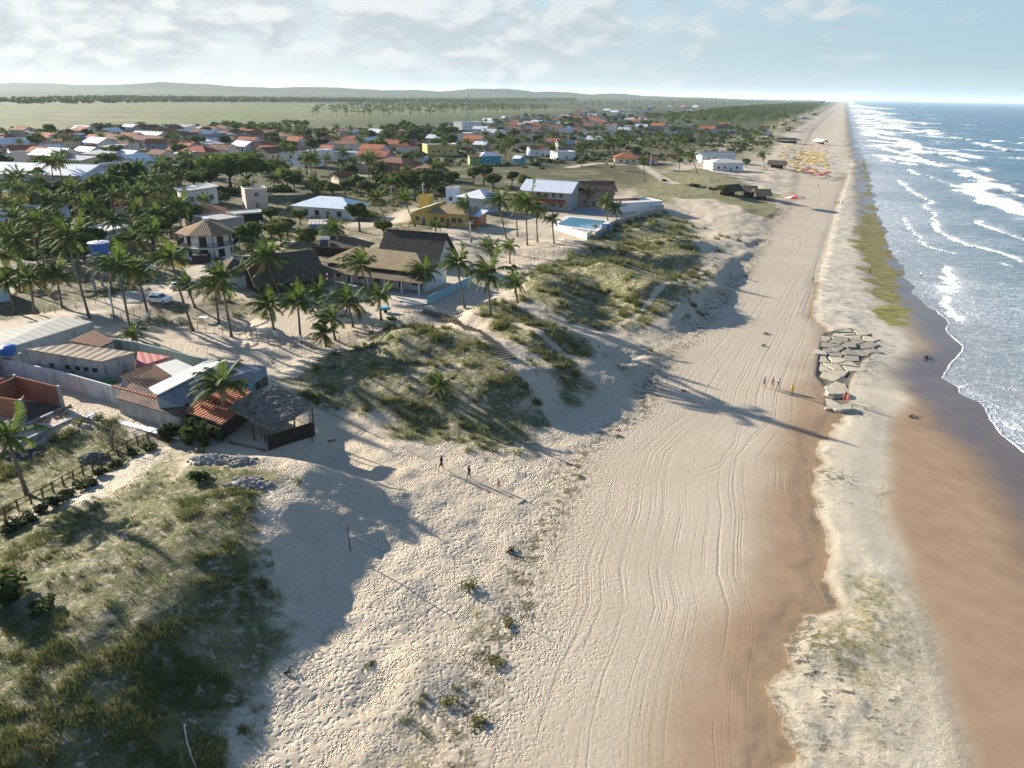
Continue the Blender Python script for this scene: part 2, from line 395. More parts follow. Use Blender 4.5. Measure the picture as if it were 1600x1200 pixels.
def build_ground():
    ys = rows(-45, 9500)
    nc = 820
    u = np.linspace(-1, 1, nc); u = 0.75 * u + 0.25 * u ** 3
    Xc = 0.16 * (ys + 20)                       # the fan leans towards the coast
    hw = (ys + 50) * 0.95
    X = Xc[:, None] + hw[:, None] * u[None, :]; Y = np.repeat(ys[:, None], nc, 1)
    x = X.ravel(); y = Y.ravel()
    z = H(x, y)
    fx = FOOT(y); wx = WATER(y); d = (x - fx) * 0.92; t = (x - fx) / np.maximum(wx - fx, 5.0)
    # --- what covers it
    grass = np.zeros(x.shape)
    nearm = y < 460; xn, yn = x[nearm], y[nearm]
    gn = np.zeros(xn.shape)
    for pts, pz, st, so, ji in GRASS: gn = np.maximum(gn, st * poly_mask(xn, yn, pts, pz, so, ji))
    dn = d[nearm]
    town = sstep(-dn, 45, 75) * sstep(yn, 95, 150)
    gn = np.maximum(gn, town * (0.6 + 0.4 * sstep(fbm(xn, yn, 0.03, 3), 0.42, 0.62)))
    path = np.zeros(xn.shape)
    for pts, pz, wd, so in PATHS: path = np.maximum(path, line_mask(xn, yn, pts, pz, wd, so))
    for pts, pz, so in YARDS: path = np.maximum(path, 0.92 * poly_mask(xn, yn, pts, pz, so, 2.0))
    gn = gn * (1 - 0.95 * path)
    gn *= sstep(-dn, -1.5, 2.5)
    grass[nearm] = gn
    farm = ~nearm
    grass[farm] = np.clip(0.6 + 0.35 * sstep(fbm(x[farm], y[farm], 0.02, 3), 0.40, 0.6), 0, 1) * sstep(-d[farm], 6, 30)
    damp = np.zeros(x.shape); bx = DAMP(y)
    damp = sstep((x - bx) + (fbm(x, y, 0.16, 4) - 0.5) * 5, -2.5, 5.0) * (y < 700) * (1 - 0.75 * sstep(y, 80, 135)) + 0.85 * sstep(t, 0.55, 0.8) * (y >= 150)
    led = sdf_poly(x, y, LEDGE)
    led = np.where(y > 420, np.where((t > 0.45) & (t < 0.85), 2.0, -2.0), led)
    ledn = led + (fbm(x, y, 0.55, 4) - 0.5) * 1.5
    rock = sstep(ledn, -0.15, 0.15)
    # the sand laps the rock on its seaward side
    seaw = sstep(t, 0.60, 0.80)
    sw = np.ones(x.shape); kk = (y > 15) & (y < 520); sw[kk] = seaward(x[kk], y[kk])
    rock = rock * (1 - sw) + sw * sstep(led + (fbm(x, y, 0.12, 4) - .5) * 3, -0.8, 4.0)
    alg = sstep(sdf_poly(x, y, ALGAE) + (fbm(x, y, 0.22, 4) - 0.5) * 11, -2.0, 4.0)
    algn = 0.8 * sstep(led, 0.2, 2.0) * (y < 66) * sstep(64 - y, 0, 14) * sstep(fbm(x + 5, y, 0.16, 4), 0.38, 0.56) * (1 - 0.7 * sw)
    alg = np.maximum(alg, ((y > 280) & (y < 900)) * sstep(t, 0.6, 0.75) * sstep(-t, -0.98, -0.88) * sstep(fbm(x, y * 0.5, 0.06, 3), 0.48, 0.66) * 0.5)
    dark = sstep((x - wx) + (fbm(x, y, 0.08, 3) - 0.5) * 6, -13, -4)
    dark = np.maximum(dark, sstep(led, -12, -2) * 0) * (1 - 0.0)
    moat = np.exp(-((ledn + 0.35) / 0.75) ** 2) * (0.6 + 0.8 * fbm(x, y, 0.3, 3)) * (y < 160) * (1 - sstep(sw, 0.3, 0.6))
    plates = sstep(sdf_poly(x, y, PLATES), -0.4, 0.3); moat = np.maximum(moat, plates * 1.6)  # the ground between the rock plates is coloured darker through the same mask
    # far country
    field = sstep(y + (fbm(x, y, 0.003, 2) - 0.5) * 300, 520, 660) * sstep(-d, 250, 420)
    forest = np.clip(sstep(y + (fbm(x, y, 0.002, 3) - 0.5) * 900, 1650, 1950) * sstep(-d, 25, 130) + sstep(y, 700, 900) * (1 - sstep(-d, 420, 700)) * sstep(-d, 45, 110), 0, 1)
    foot = sstep(-d, -9, 3) * (1 - sstep(-d, 60, 100)) * (1 - 0.0)
    foot = foot + 0.18 * sstep(-d, -26, -8) * (1 - sstep(-d, -8, 0))
    me = mesh_np('ground', np.stack([x, y, z], 1), grid_faces(*X.shape), ground_mat(), smooth=True)
    put_attr(me, 'cover', np.stack([grass, damp, rock], 1))
    put_attr(me, 'wet', np.stack([alg, np.clip(dark, 0, 1), moat], 1))
    arc = np.zeros(x.shape)
    for o_ in (0, 14): arc = np.maximum(arc, line_mask(x, y, [(1062, 736 + o_ * .6), (1095, 735 + o_ * .5), (1125, 722 + o_ * .5), (1146 + o_ * .5, 695), (1156 + o_ * .4, 660), (1160 + o_ * .3, 630)], 1.6, 0.10, 0.16) * 0.6)
    put_attr(me, 'moss', np.stack([algn, arc, sw], 1))
    put_attr(me, 'country', np.stack([foot, field, forest], 1))
    pth = np.zeros(x.shape); pth[nearm] = path
    put_attr(me, 'shore', np.stack([d / 100.0, pth, sstep(-d, 50, 80)], 1))
    o = link('ground', me); tag(o, kind='structure')
    return o

def ground_mat():
    m, g = new_mat('ground'); p = g.pos(); px, py, pz = g.xyz(p)
    A = g.rgb(g.attr('cover').outputs['Color']); B = g.rgb(g.attr('wet').outputs['Color'])
    C = g.rgb(g.attr('country').outputs['Color']); S = g.rgb(g.attr('shore').outputs['Color'])
    grass, damp, rock = A[0], A[1], A[2]; alg, dark, moat = B[0], B[1], B[2]; foot, field, forest = C[0], C[1], C[2]
    ct, path, townm = S[0], S[1], S[2]
    along = g.m('ADD', py, g.m('MULTIPLY', px, 0.43))
    n_f = g.noise(p, 2.2, 5, 0.62); n_m = g.noise(p, 0.42, 5, 0.6); n_l = g.noise(p, 0.07, 4, 0.55); n_vf = g.noise(p, 7.0, 3, 0.6)
    # dry sand
    col = g.mix(g.sm(n_l, 0.3, 0.7), (0.465, 0.385, 0.28), (0.52, 0.44, 0.33))
    col = g.mix(g.sm(n_f, 0.35, 0.75, 0.0, 0.35), col, (0.37, 0.31, 0.235))
    # streaks of vehicle tracks running with the beach
    warp = g.m('MULTIPLY', g.m('SUBTRACT', g.noise(g.vec(0.0, along, 0.0), 0.009, 2), 0.5), 3.5)
    tv = g.vec(g.m('ADD', g.m('MULTIPLY', ct, 100.0), warp), g.m('MULTIPLY', along, 0.012), 0.0)
    trk = g.noise(tv, 0.75, 7, 0.78)
    trk2 = g.noise(tv, 2.4, 3, 0.6)
    onb = g.m('MULTIPLY', g.sm(ct, 0.01, 0.05), g.sm(ct, 0.22, 0.34, 1.0, 0.0))
    tdark = g.m('MULTIPLY', g.sm(g.m('ADD', g.m('MULTIPLY', trk, 0.6), g.m('MULTIPLY', trk2, 0.4)), 0.50, 0.61), onb)
    arc = g.rgb(g.attr('moss').outputs['Color'])[1]
    tdark = g.m('MAXIMUM', g.m('MULTIPLY', g.m('MULTIPLY', tdark, g.sm(n_l, 0.36, 0.56, 0.25, 1.0)), g.m('SUBTRACT', 1.0, rock)), arc)
    col = g.mix(g.m('MULTIPLY', tdark, 0.38), col, (0.40, 0.325, 0.235))
    # damp sand
    dmask = g.m('MULTIPLY', damp, g.m('SUBTRACT', 1.0, g.m('MULTIPLY', dark, 0.0)))
    dcol = g.mix(g.sm(n_m, 0.3, 0.7), (0.30, 0.20, 0.122), (0.345, 0.24, 0.148))
    dcol = g.mix(g.sm(ct, 0.42, 0.52, 0.0, 0.9), dcol, (0.130, 0.086, 0.056))
    col = g.mix(dmask, col, dcol)
    # rock shelf
    seaw = g.rgb(g.attr('moss').outputs['Color'])[2]
    r1 = g.noise(g.vm('MULTIPLY', p, (1.0, 1.5, 1.0)), 1.1, 8, 0.74, 0.05); r2 = g.noise(g.vm('MULTIPLY', p, (1.0, 2.6, 1.0)), 0.75, 7, 0.7, 0.8)
    rcol = g.mix(g.sm(n_m, 0.35, 0.65), (0.51, 0.435, 0.315), (0.57, 0.495, 0.37))
    rough_rock = g.sm(r2, 0.57, 0.68)
    near_rock = g.m('MAXIMUM', g.m('MULTIPLY', g.sm(n_l, 0.46, 0.62), 0.7), g.m('MULTIPLY', g.sm(py, 56, 38), g.sm(g.noise(p, 0.26, 4, 0.6), 0.44, 0.60, 0.15, 1.0)))
    near_rock = g.m('MULTIPLY', near_rock, g.m('SUBTRACT', 1.0, g.m('MULTIPLY', seaw, 0.75)))
    crev = g.sm(g.vor(g.vm('ADD', p, g.vm('MULTIPLY', g.noise(p, 1.2, 3, out=1), (1.4, 1.4, 0))), 0.55, 'DISTANCE_TO_EDGE'), 0.0, 0.035, 1.0, 0.0)
    pit = g.m('MULTIPLY', g.sm(g.m('ADD', r1, g.m('MULTIPLY', g.m('SUBTRACT', n_l, 0.5), 0.25)), 0.555, 0.615), near_rock)
    rcol = g.mix(g.m('MULTIPLY', rough_rock, g.m('MULTIPLY', near_rock, 0.75)), rcol, (0.33, 0.30, 0.15))
    rcol = g.mix(g.m('MULTIPLY', pit, 0.9), rcol, (0.055, 0.052, 0.045))
    rcol = g.mix(g.m('MULTIPLY', g.m('MULTIPLY', crev, g.sm(n_l, 0.5, 0.6)), 0.65), rcol, (0.10, 0.09, 0.07))
    farrock = g.sm(py, 92, 118)
    frc = g.mix(g.sm(g.noise(g.vm('MULTIPLY', p, (0.5, 1.6, 1)), 1.1, 6, 0.7), 0.48, 0.62), (0.50, 0.455, 0.37), (0.13, 0.12, 0.10))
    frc = g.mix(g.sm(n_m, 0.42, 0.56), frc, (0.56, 0.49, 0.37))
    rcol = g.mix(g.m('MULTIPLY', farrock, 0.8), rcol, frc)
    rm = g.sm(g.m('ADD', rock, g.m('MULTIPLY', g.m('MULTIPLY', g.m('SUBTRACT', n_f, 0.5), 0.5), g.m('SUBTRACT', 1.0, seaw))), g.m('SUBTRACT', 0.36, g.m('MULTIPLY', seaw, 0.30)), g.m('ADD', 0.64, g.m('MULTIPLY', seaw, 0.36)))
    col = g.mix(rm, col, rcol)
    am = g.m('MULTIPLY', g.sm(g.m('ADD', alg, g.m('MULTIPLY', g.m('SUBTRACT', n_m, 0.5), 0.9)), 0.35, 0.75), 0.9)
    acol = g.mix(g.sm(g.noise(g.vm('MULTIPLY', p, (0.45, 1.5, 1)), 0.8, 5, 0.65), 0.38, 0.62), (0.285, 0.255, 0.042), (0.095, 0.095, 0.022))
    col = g.mix(am, col, acol)
    moss = g.m('MULTIPLY', g.rgb(g.attr('moss').outputs['Color'])[0], g.sm(g.noise(p, 1.0, 6, 0.72), 0.36, 0.60))
    col = g.mix(moss, col, g.mix(g.sm(n_f, 0.4, 0.65), (0.30, 0.255, 0.105), (0.11, 0.10, 0.035)))
    # wet sand by the water
    wm = g.m('MULTIPLY', dark, g.m('SUBTRACT', 1.0, g.m('MULTIPLY', am, 0.8)))
    col = g.mix(wm, col, g.mix(g.sm(n_m, 0.3, 0.7), (0.130, 0.095, 0.074), (0.155, 0.112, 0.085)))
    col = g.mix(g.m('MULTIPLY', moat, 0.8, clamp=True), col, g.mix(g.sm(moat, 1.0, 1.3), (0.20, 0.145, 0.085), (0.13, 0.115, 0.09)))  # brown along the shelf's landward edge, a darker tone between the plates
    # dune grass: mottled creepers and dry stalks over the sand
    gl = g.m('ADD', grass, g.m('MULTIPLY', g.m('SUBTRACT', g.noise(p, 0.23, 6, 0.7), 0.5), 1.5))
    gm = g.sm(gl, 0.40, 0.80)
    gf = g.m('MULTIPLY', gm, g.sm(g.noise(p, 1.5, 7, 0.78), 0.40, 0.53))
    gcol = g.mix(g.sm(n_m, 0.38, 0.62), (0.185, 0.185, 0.06), (0.085, 0.12, 0.028))
    gcol = g.mix(g.sm(n_vf, 0.4, 0.75, 0, 0.6), gcol, (0.045, 0.055, 0.018))
    gcol = g.mix(g.m('MULTIPLY', townm, 0.5), gcol, (0.06, 0.075, 0.026))
    col = g.mix(g.m('MULTIPLY', gm, 0.35), col, (0.27, 0.235, 0.13))
    col = g.mix(g.m('MULTIPLY', gf, 0.92), col, gcol)
    col = g.mix(g.m('MULTIPLY', townm, g.m('MULTIPLY', g.sm(n_l, 0.4, 0.6), g.m('SUBTRACT', 0.55, g.m('MULTIPLY', path, 0.5)))), col, (0.17, 0.13, 0.085))
    col = g.mix(g.m('MULTIPLY', g.m('MULTIPLY', townm, g.sm(py, 190, 300)), g.m('MULTIPLY', g.sm(n_l, 0.30, 0.5), g.m('SUBTRACT', 0.9, g.m('MULTIPLY', path, 0.9)))), col, g.mix(n_m, (0.045, 0.055, 0.022), (0.11, 0.105, 0.045)))
    # drift line of weed and debris at the dune foot
    drift = g.m('MULTIPLY', g.sm(g.m('ABSOLUTE', g.m('ADD', ct, g.m('MULTIPLY', g.m('SUBTRACT', g.noise(p, 0.12, 4), 0.5), 0.06))), 0.0, 0.03, 1.0, 0.0), g.sm(g.noise(p, 1.1, 6, 0.72), 0.46, 0.58))
    col = g.mix(g.m('MULTIPLY', drift, 0.85), col, (0.085, 0.07, 0.038))
    # far fields and woods
    fcol = g.mix(g.sm(g.noise(g.vm('MULTIPLY', p, (1.0, 2.2, 1)), 0.006, 4, 0.6), 0.42, 0.6), (0.125, 0.165, 0.05), (0.185, 0.165, 0.09))
    fcol = g.mix(g.sm(g.noise(p, 0.03, 4, 0.65), 0.5, 0.68), fcol, (0.075, 0.095, 0.035))
    col = g.mix(field, col, fcol)
    wcol = g.mix(g.noise(p, 0.02, 5, 0.7), (0.028, 0.045, 0.017), (0.085, 0.105, 0.04))
    col = g.mix(forest, col, wcol)
    # relief: footprints, ripples, rock
    vd = g.vor(g.vm('ADD', p, g.vm('MULTIPLY', g.noise(p, 1.5, 2, out=1), (0.6, 0.6, 0))), 2.9, 'SMOOTH_F1')
    vd2 = g.vor(g.vm('ADD', p, g.vm('MULTIPLY', g.noise(p, 2.5, 2, out=1), (0.4, 0.4, 0))), 5.2, 'F1')
    vd = g.m('ADD', g.m('MULTIPLY', vd, g.sm(n_m, 0.38, 0.56)), g.m('MULTIPLY', g.m('MULTIPLY', vd2, 0.62), g.sm(n_m, 0.38, 0.56, 1.0, 0.0)))
    fp = g.m('MULTIPLY', g.m('MULTIPLY', g.sm(vd, 0.05, 0.5), g.m('MULTIPLY', foot, g.sm(n_l, 0.3, 0.62, 0.45, 1.0))), 0.085)
    h = g.m('ADD', fp, g.m('MULTIPLY', n_f, g.sm(ct, -0.02, 0.06, 0.035, 0.012)))
    h = g.m('ADD', h, g.m('MULTIPLY', g.m('MULTIPLY', gf, n_vf), 0.22))
    h = g.m('SUBTRACT', h, g.m('MULTIPLY', tdark, 0.028))
    h = g.m('ADD', h, g.m('MULTIPLY', rm, g.m('MULTIPLY', r1, g.sm(py, 56, 40, 0.05, 0.20))))
    h = g.m('SUBTRACT', h, g.m('MULTIPLY', g.m('MULTIPLY', pit, rm), 0.12))
    h = g.m('MULTIPLY', h, g.sm(g.m('ADD', wm, g.m('MULTIPLY', dmask, g.m('MULTIPLY', 0.7, g.m('SUBTRACT', 1.0, rm)))), 0.0, 1.0, 1.0, 0.08))
    nrm = g.bump(h, 1.0, 1.0)
    ro = g.sm(wm, 0.2, 1.0, 0.9, 0.22)
    b = g.bsdf(col, ro, g.sm(wm, 0.2, 1.0, 0.15, 0.5), nrm)
    g.out(b.outputs[0]); return m

# ---------------------------------------------------------------- sea
FOAMS = [   # crest lines of foam, reach of the wash behind, strength
    ([(1405,282),(1417,295),(1437,307),(1455,315),(1440,322),(1457,330),(1461,345),(1457,352),(1470,366),(1500,380),(1550,392),(1600,410),(1680,430)], 2.2, 1.0),
    ([(1420,265),(1427,272),(1450,275),(1475,285),(1500,292),(1512,295)], 3.0, 1.0),
    ([(1508,293),(1525,305),(1550,317),(1575,328),(1600,340),(1680,375)], 9.0, 1.3),
    ([(1492,268),(1512,277),(1535,283)], 7.0, 1.25),
    ([(1533,287),(1550,291),(1575,300)], 8.0, 1.25),
    ([(1525,345),(1532,352),(1555,360),(1587,370),(1600,375),(1690,402)], 3.5, 1.1),
    ([(1410,340),(1425,362),(1437,370),(1440,382),(1465,391),(1492,396)], 1.6, 0.9),
    ([(1482,215),(1512,219),(1545,220),(1600,224),(1700,226)], 6.0, 1.2),
    ([(1522,225),(1550,231),(1570,236),(1600,236),(1700,240)], 9.0, 1.25),
    ([(1420,232),(1435,240),(1462,242)], 9.0, 1.2),
    ([(1420,243),(1440,252),(1465,260)], 5.0, 1.15),
    ([(1355,210),(1375,216),(1412,222),(1425,230)], 9.0, 1.2),
    ([(1385,198),(1420,205),(1450,209),(1484,210)], 9.0, 1.15),
    ([(1365,228),(1385,235),(1417,243)], 6.0, 1.1),
    ([(1367,242),(1385,252),(1420,258)], 5.0, 1.0),
    ([(1475,418),(1470,430),(1485,440),(1470,452)], 3.5, 1.25),
    ([(1475,467),(1482,480),(1490,495)], 2.2, 1.2),
    ([(1485,247),(1500,250),(1508,253)], 5.0, 1.2), ([(1530,263),(1540,268)], 4.0, 1.2), ([(1588,247),(1610,250)], 5.0, 1.2),
    ([(1590,307),(1612,310)], 4.0, 1.2), ([(1445,204),(1460,206)], 9.0, 1.2), ([(1565,412),(1578,416)], 1.2, 1.0),
    ([(1340,180),(1365,186),(1400,190)], 22., 1.25), ([(1335,172),(1355,176),(1385,178)], 40., 1.25), ([(1350,192),(1372,196),(1400,199)], 14., 1.2),
    ([(1405,191),(1440,194),(1470,194)], 14., 1.1), ([(1430,192),(1440,193)], 14., 1.2),
    ([(1345,201),(1362,204),(1385,210)], 12., 1.2), ([(1328,165),(1345,168),(1375,170)], 60., 1.3), ([(1500,196),(1520,197)], 10., 0.9),
    ([(1545,655),(1580,668),(1600,674),(1680,700)], 1.2, 0.8),
    ([(1500,605),(1530,598),(1600,612)], 0.7, 0.6),
]
FOAMS = [(PL(p, 0.05), wd * 1.1, st * 1.15) for p, wd, st in FOAMS]
def build_sea():
    ys = rows(14, 9000); ys = np.concatenate([ys, [12000, 17000, 25000, 40000, 60000]])
    nc = 620
    u = np.linspace(0, 1, nc); u = 0.45 * u + 0.55 * u ** 2.2
    wx = WATER(ys)
    X = (wx - 22 - 0.01 * ys)[:, None] + ((ys + 120) * 1.15)[:, None] * u[None, :]; Y = np.repeat(ys[:, None], nc, 1)
    x = X.ravel(); y = Y.ravel()
    off = x - WATER(y)                             # metres seaward of the wash line
    foam = np.zeros(x.shape); lift = np.zeros(x.shape)
    for pts, wd, st in FOAMS:
        d, s, p = line_d(x, y, pts, 8 * wd + 10)
        jag = (fbm(x, y, 0.9 / wd, 3) - 0.5) * wd * 1.6
        dd = d * np.where(s > 0, -1, 1) + jag        # travel is away from the land end: sea on the left side
        f = st * np.where(dd > 0, np.exp(-dd / (wd * 1.25)), np.exp(-(dd / (0.22 * wd)) ** 2))
        f = f * (0.55 + 0.9 * fbm(x + 31, y, 0.35 / wd, 2))
        foam = np.maximum(foam, f)
        if wd > 4: lift = np.maximum(lift, min(1.5, 0.15 * wd) * np.exp(-((dd - 0.6 * wd) / (0.8 * wd)) ** 2) * sstep(off, 4, 20))
    # wash line itself and the milky water behind it
    wl = np.exp(-np.clip(off, 0, None) / 0.5) * (off > -0.2) * (y < 150) * (0.35 + 1.0 * fbm(x, y, .25, 3))
    surf = np.exp(-np.clip(off - 4, 0, None) / (24 + 0.06 * np.minimum(y, 900)))
    lace = surf * (0.55 + 0.45 * sstep(fbm(x, y, 0.05, 3), 0.40, 0.66))
    breakers = sstep(y, 330, 650) * sstep(off, -5, 20) * (1 - sstep(off, 70, 170)) * sstep(fbm(x * 0.55 + y * 0.06, y * 0.22, 0.09, 3), 0.45, 0.62)
    foam = np.maximum(foam, breakers * 1.2)
    foam = np.maximum(foam, wl)
    caps = sstep(fbm(x * 0.35, y, 0.055, 4), 0.685, 0.74) * sstep(off, 25, 70) * (1 - sstep(off, 160, 420))
    foam = np.maximum(foam, caps * 0.85)
    shallow = np.exp(-np.clip(off, 0, None) / 34.0)
    z = 0.02 + lift + (fbm(x * 0.6, y, 0.07, 3) - 0.5) * 0.9 * sstep(off, 12, 60) + 0.04 * sstep(off, -1, 3)
    z = np.where(off < 0, 0.02 + off * 0.04, z)
    me = mesh_np('sea', np.stack([x, y, z], 1), grid_faces(*X.shape), sea_mat(), smooth=True)
    put_attr(me, 'foam', np.stack([np.clip(foam, 0, 2), np.clip(lace, 0, 1), shallow], 1))
    o = link('sea', me); tag(o, kind='structure'); return o
def sea_mat():
    m, g = new_mat('sea'); p = g.pos(); px, py, pz = g.xyz(p)
    F = g.rgb(g.attr('foam').outputs['Color']); foam, lace, shal = F[0], F[1], F[2]
    fine = g.sm(py, 150, 500, 1.0, 0.25)
    col = g.mix(g.sm(shal, 0.02, 0.45), (0.020, 0.105, 0.155), (0.13, 0.19, 0.20))
    col = g.mix(g.sm(shal, 0.45, 0.95), col, (0.15, 0.145, 0.135))
    col = g.mix(g.sm(g.noise(g.vm('MULTIPLY', p, (0.5, 1.6, 1)), 0.03, 3), 0.35, 0.7, 0.0, 0.5), col, g.mix(0.5, col, (0.03, 0.10, 0.115)))
    wob = g.vm('ADD', p, g.vm('MULTIPLY', g.noise(p, 0.35, 4, 0.6, out=1), (3.2, 3.2, 0)))
    net = g.sm(g.vor(wob, 0.30, 'DISTANCE_TO_EDGE'), 0.0, 0.13, 1.0, 0.0)
    net2 = g.sm(g.vor(g.vm('MULTIPLY', wob, (1.0, 1.9, 1.0)), 0.95, 'DISTANCE_TO_EDGE'), 0.0, 0.22, 1.0, 0.0)
    nz = g.noise(p, 0.5, 6, 0.7)
    l = g.m('MULTIPLY', lace, g.m('ADD', g.m('MULTIPLY', net, 0.6), g.m('MULTIPLY', net2, 0.5)))
    l = g.m('MULTIPLY', l, g.sm(nz, 0.30, 0.62))
    solid = g.sm(g.m('ADD', g.m('MULTIPLY', foam, 1.15), g.m('MULTIPLY', g.m('SUBTRACT', g.noise(p, 1.1, 6, 0.72), 0.5), 1.15)), 0.70, 0.98)
    soft = g.m('MULTIPLY', g.sm(foam, 0.10, 0.85), g.m('ADD', 0.22, g.m('MULTIPLY', net2, 0.60)))
    fm = g.m('MAXIMUM', g.m('MAXIMUM', solid, g.m('MULTIPLY', soft, 0.9)), g.m('MULTIPLY', l, 0.6), clamp=True)
    milk = g.m('MULTIPLY', lace, 0.75)
    col = g.mix(milk, col, (0.36, 0.40, 0.42))
    col = g.mix(fm, col, (0.86, 0.87, 0.86))
    wv = g.vm('MULTIPLY', p, (0.55, 1.3, 1.0))
    h = g.m('ADD', g.m('MULTIPLY', g.noise(wv, 0.22, 4, 0.6, 0.6), 0.9), g.m('MULTIPLY', g.noise(wv, 1.1, 4, 0.62), 0.22))
    h = g.m('MULTIPLY', h, g.sm(shal, 0.35, 0.98, 1.0, 0.12))
    h = g.m('ADD', h, g.m('MULTIPLY', fm, 0.25))
    nrm = g.bump(h, 1.0, 1.0)
    b = g.bsdf(col, g.mix(fm, (0.22, 0.22, 0.22), (0.9, 0.9, 0.9)), 0.35, nrm)
    g.out(b.outputs[0]); return m

ground = build_ground()
sea = build_sea()
# ---------------------------------------------------------------- mesh builder
class MB:
    def __init__(s): s.v = []; s.f = []; s.mi = []
    def face(s, pts, m=0):
        i = len(s.v); s.v += [tuple(p) for p in pts]; s.f.append(tuple(range(i, i + len(pts)))); s.mi.append(m)
    def solid(s, ring0, ring1, m=0, caps=True):
        """closed shell between two rings of the same count (bottom counter-clockwise, top)"""
        n = len(ring0); i = len(s.v); s.v += [tuple(p) for p in ring0] + [tuple(p) for p in ring1]
        for k in range(n):
            s.f.append((i + k, i + (k + 1) % n, i + n + (k + 1) % n, i + n + k)); s.mi.append(m)
        if caps:
            s.f.append(tuple(i + k for k in reversed(range(n)))); s.f.append(tuple(i + n + k for k in range(n))); s.mi += [m, m]
    def box(s, x0, x1, y0, y1, z0, z1, m=0):
        s.solid([(x0, y0, z0), (x1, y0, z0), (x1, y1, z0), (x0, y1, z0)], [(x0, y0, z1), (x1, y0, z1), (x1, y1, z1), (x0, y1, z1)], m)
    def beam(s, a, b, wd, h=None, m=0, up=(0, 0, 1)):
        a = Vector(a); b = Vector(b); d = (b - a).normalized(); h = h or wd
        u = Vector(up) if abs(d.dot(Vector(up))) < 0.95 else Vector((1, 0, 0))
        r = d.cross(u).normalized() * wd / 2; q = r.cross(d).normalized() * h / 2
        s.solid([a - r - q, a + r - q, a + r + q, a - r + q], [b - r - q, b + r - q, b + r + q, b - r + q], m)
    def tube(s, pts, rads, n=8, m=0, caps=True):
        pts = [Vector(p) for p in pts]; i0 = len(s.v)
        for k, p in enumerate(pts):
            d = (pts[min(k + 1, len(pts) - 1)] - pts[max(k - 1, 0)]).normalized()
            u = Vector((1, 0, 0)) if abs(d.x) < 0.9 else Vector((0, 1, 0))
            r = d.cross(u).normalized(); q = d.cross(r)
            for j in range(n):
                a = 2 * math.pi * j / n; s.v.append(tuple(p + (r * math.cos(a) + q * math.sin(a)) * rads[k]))
        for k in range(len(pts) - 1):
            for j in range(n):
                a = i0 + k * n + j; b = i0 + k * n + (j + 1) % n
                s.f.append((a, b, b + n, a + n)); s.mi.append(m)
        if caps:
            s.f.append(tuple(i0 + j for j in range(n))); s.f.append(tuple(i0 + (len(pts) - 1) * n + j for j in reversed(range(n)))); s.mi += [m, m]
    def slab(s, pts, th, m=0):
        """a sheet of any outline with thickness downward"""
        s.solid([(p[0], p[1], p[2] - th) for p in pts], pts, m)
    def mesh(s, name, mats, smooth=False):
        me = bpy.data.meshes.new(name); me.from_pydata(s.v, [], s.f)
        for m in (mats if isinstance(mats, (list, tuple)) else [mats]): me.materials.append(m)
        me.polygons.foreach_set('material_index', s.mi)
        me.polygons.foreach_set('use_smooth', [smooth] * len(s.f))
        b = bmesh.new(); b.from_mesh(me); bmesh.ops.recalc_face_normals(b, faces=b.faces); b.to_mesh(me); b.free()
        me.update(); return me
    def build(s, name, mats, parent=None, smooth=False): return link(name, s.mesh(name, mats, smooth), parent)

def empty(name, loc, rz=0.0, scale=None):
    o = bpy.data.objects.new(name, None); COL.objects.link(o); o.location = loc; o.rotation_euler = (0, 0, rz)
    o.empty_display_size = 0.3
    if scale: o.scale = scale if isinstance(scale, tuple) else (scale,) * 3
    return o
def copy_tree(o, parent=None):
    c = o.copy(); COL.objects.link(c)
    if parent is not None: c.parent = parent
    for ch in list(o.children): copy_tree(ch, c)
    return c
def Wp(u, v, z):
    x, y = P(u, v, z); return Vector((float(x), float(y), z))

# ---------------------------------------------------------------- materials
_mats = {}
def cached(f):
    def g(*a):
        k = (f.__name__,) + a
        if k not in _mats: _mats[k] = f(*a)
        return _mats[k]
    return g
@cached
def paint(col, wear=0.35, rough=0.75):
    """painted or plastered masonry with rain streaks and stains"""
    m, g = new_mat('painted_wall'); p = g.pos(); q = g.vm('MULTIPLY', p, (1.0, 1.0, 0.25))
    st = g.sm(g.noise(q, 1.1, 5, 0.65), 0.46, 0.74); fi = g.noise(p, 3.0, 4, 0.6)
    c = g.mix(g.m('MULTIPLY', st, wear), col, tuple(x * 0.38 for x in col))
    c = g.mix(g.sm(fi, 0.4, 0.8, 0.0, 0.35), c, tuple(min(1, x * 0.78) for x in col))
    g.out(g.bsdf(c, rough, 0.25, g.bump(fi, 0.3, 0.05)).outputs[0]); return m
@cached
def tiles(col, dark, pitch=0.42, age=0.4):
    """clay tiles: rows of barrels down the slope, courses across"""
    m, g = new_mat('clay_tiles'); o = g.obj(); x, y, z = g.xyz(o)
    a = g.m('ABSOLUTE', g.m('SINE', g.m('MULTIPLY', x, math.pi / pitch)))
    b = g.m('FRACT', g.m('MULTIPLY', y, 1.0 / 0.5))
    n = g.noise(o, 1.2, 5, 0.65); n2 = g.noise(o, 5.0, 2, 0.5); big = g.noise(o, 0.35, 3, 0.6)
    c = g.mix(g.sm(n, 0.3, 0.7), col, tuple(v * 0.72 for v in col))
    c = g.mix(g.sm(n2, 0.45, 0.75, 0, 0.6), c, tuple(min(1, v * 1.25) for v in col))
    c = g.mix(g.m('MULTIPLY', g.sm(big, 0.4, 0.7), age), c, dark)
    c = g.mix(g.sm(a, 0.0, 0.35, 0.55, 0.0), c, dark)
    h = g.m('ADD', g.m('MULTIPLY', a, 0.12), g.m('MULTIPLY', b, 0.05))
    g.out(g.bsdf(c, 0.85, 0.15, g.bump(h, 0.9, 1.0)).outputs[0]); return m
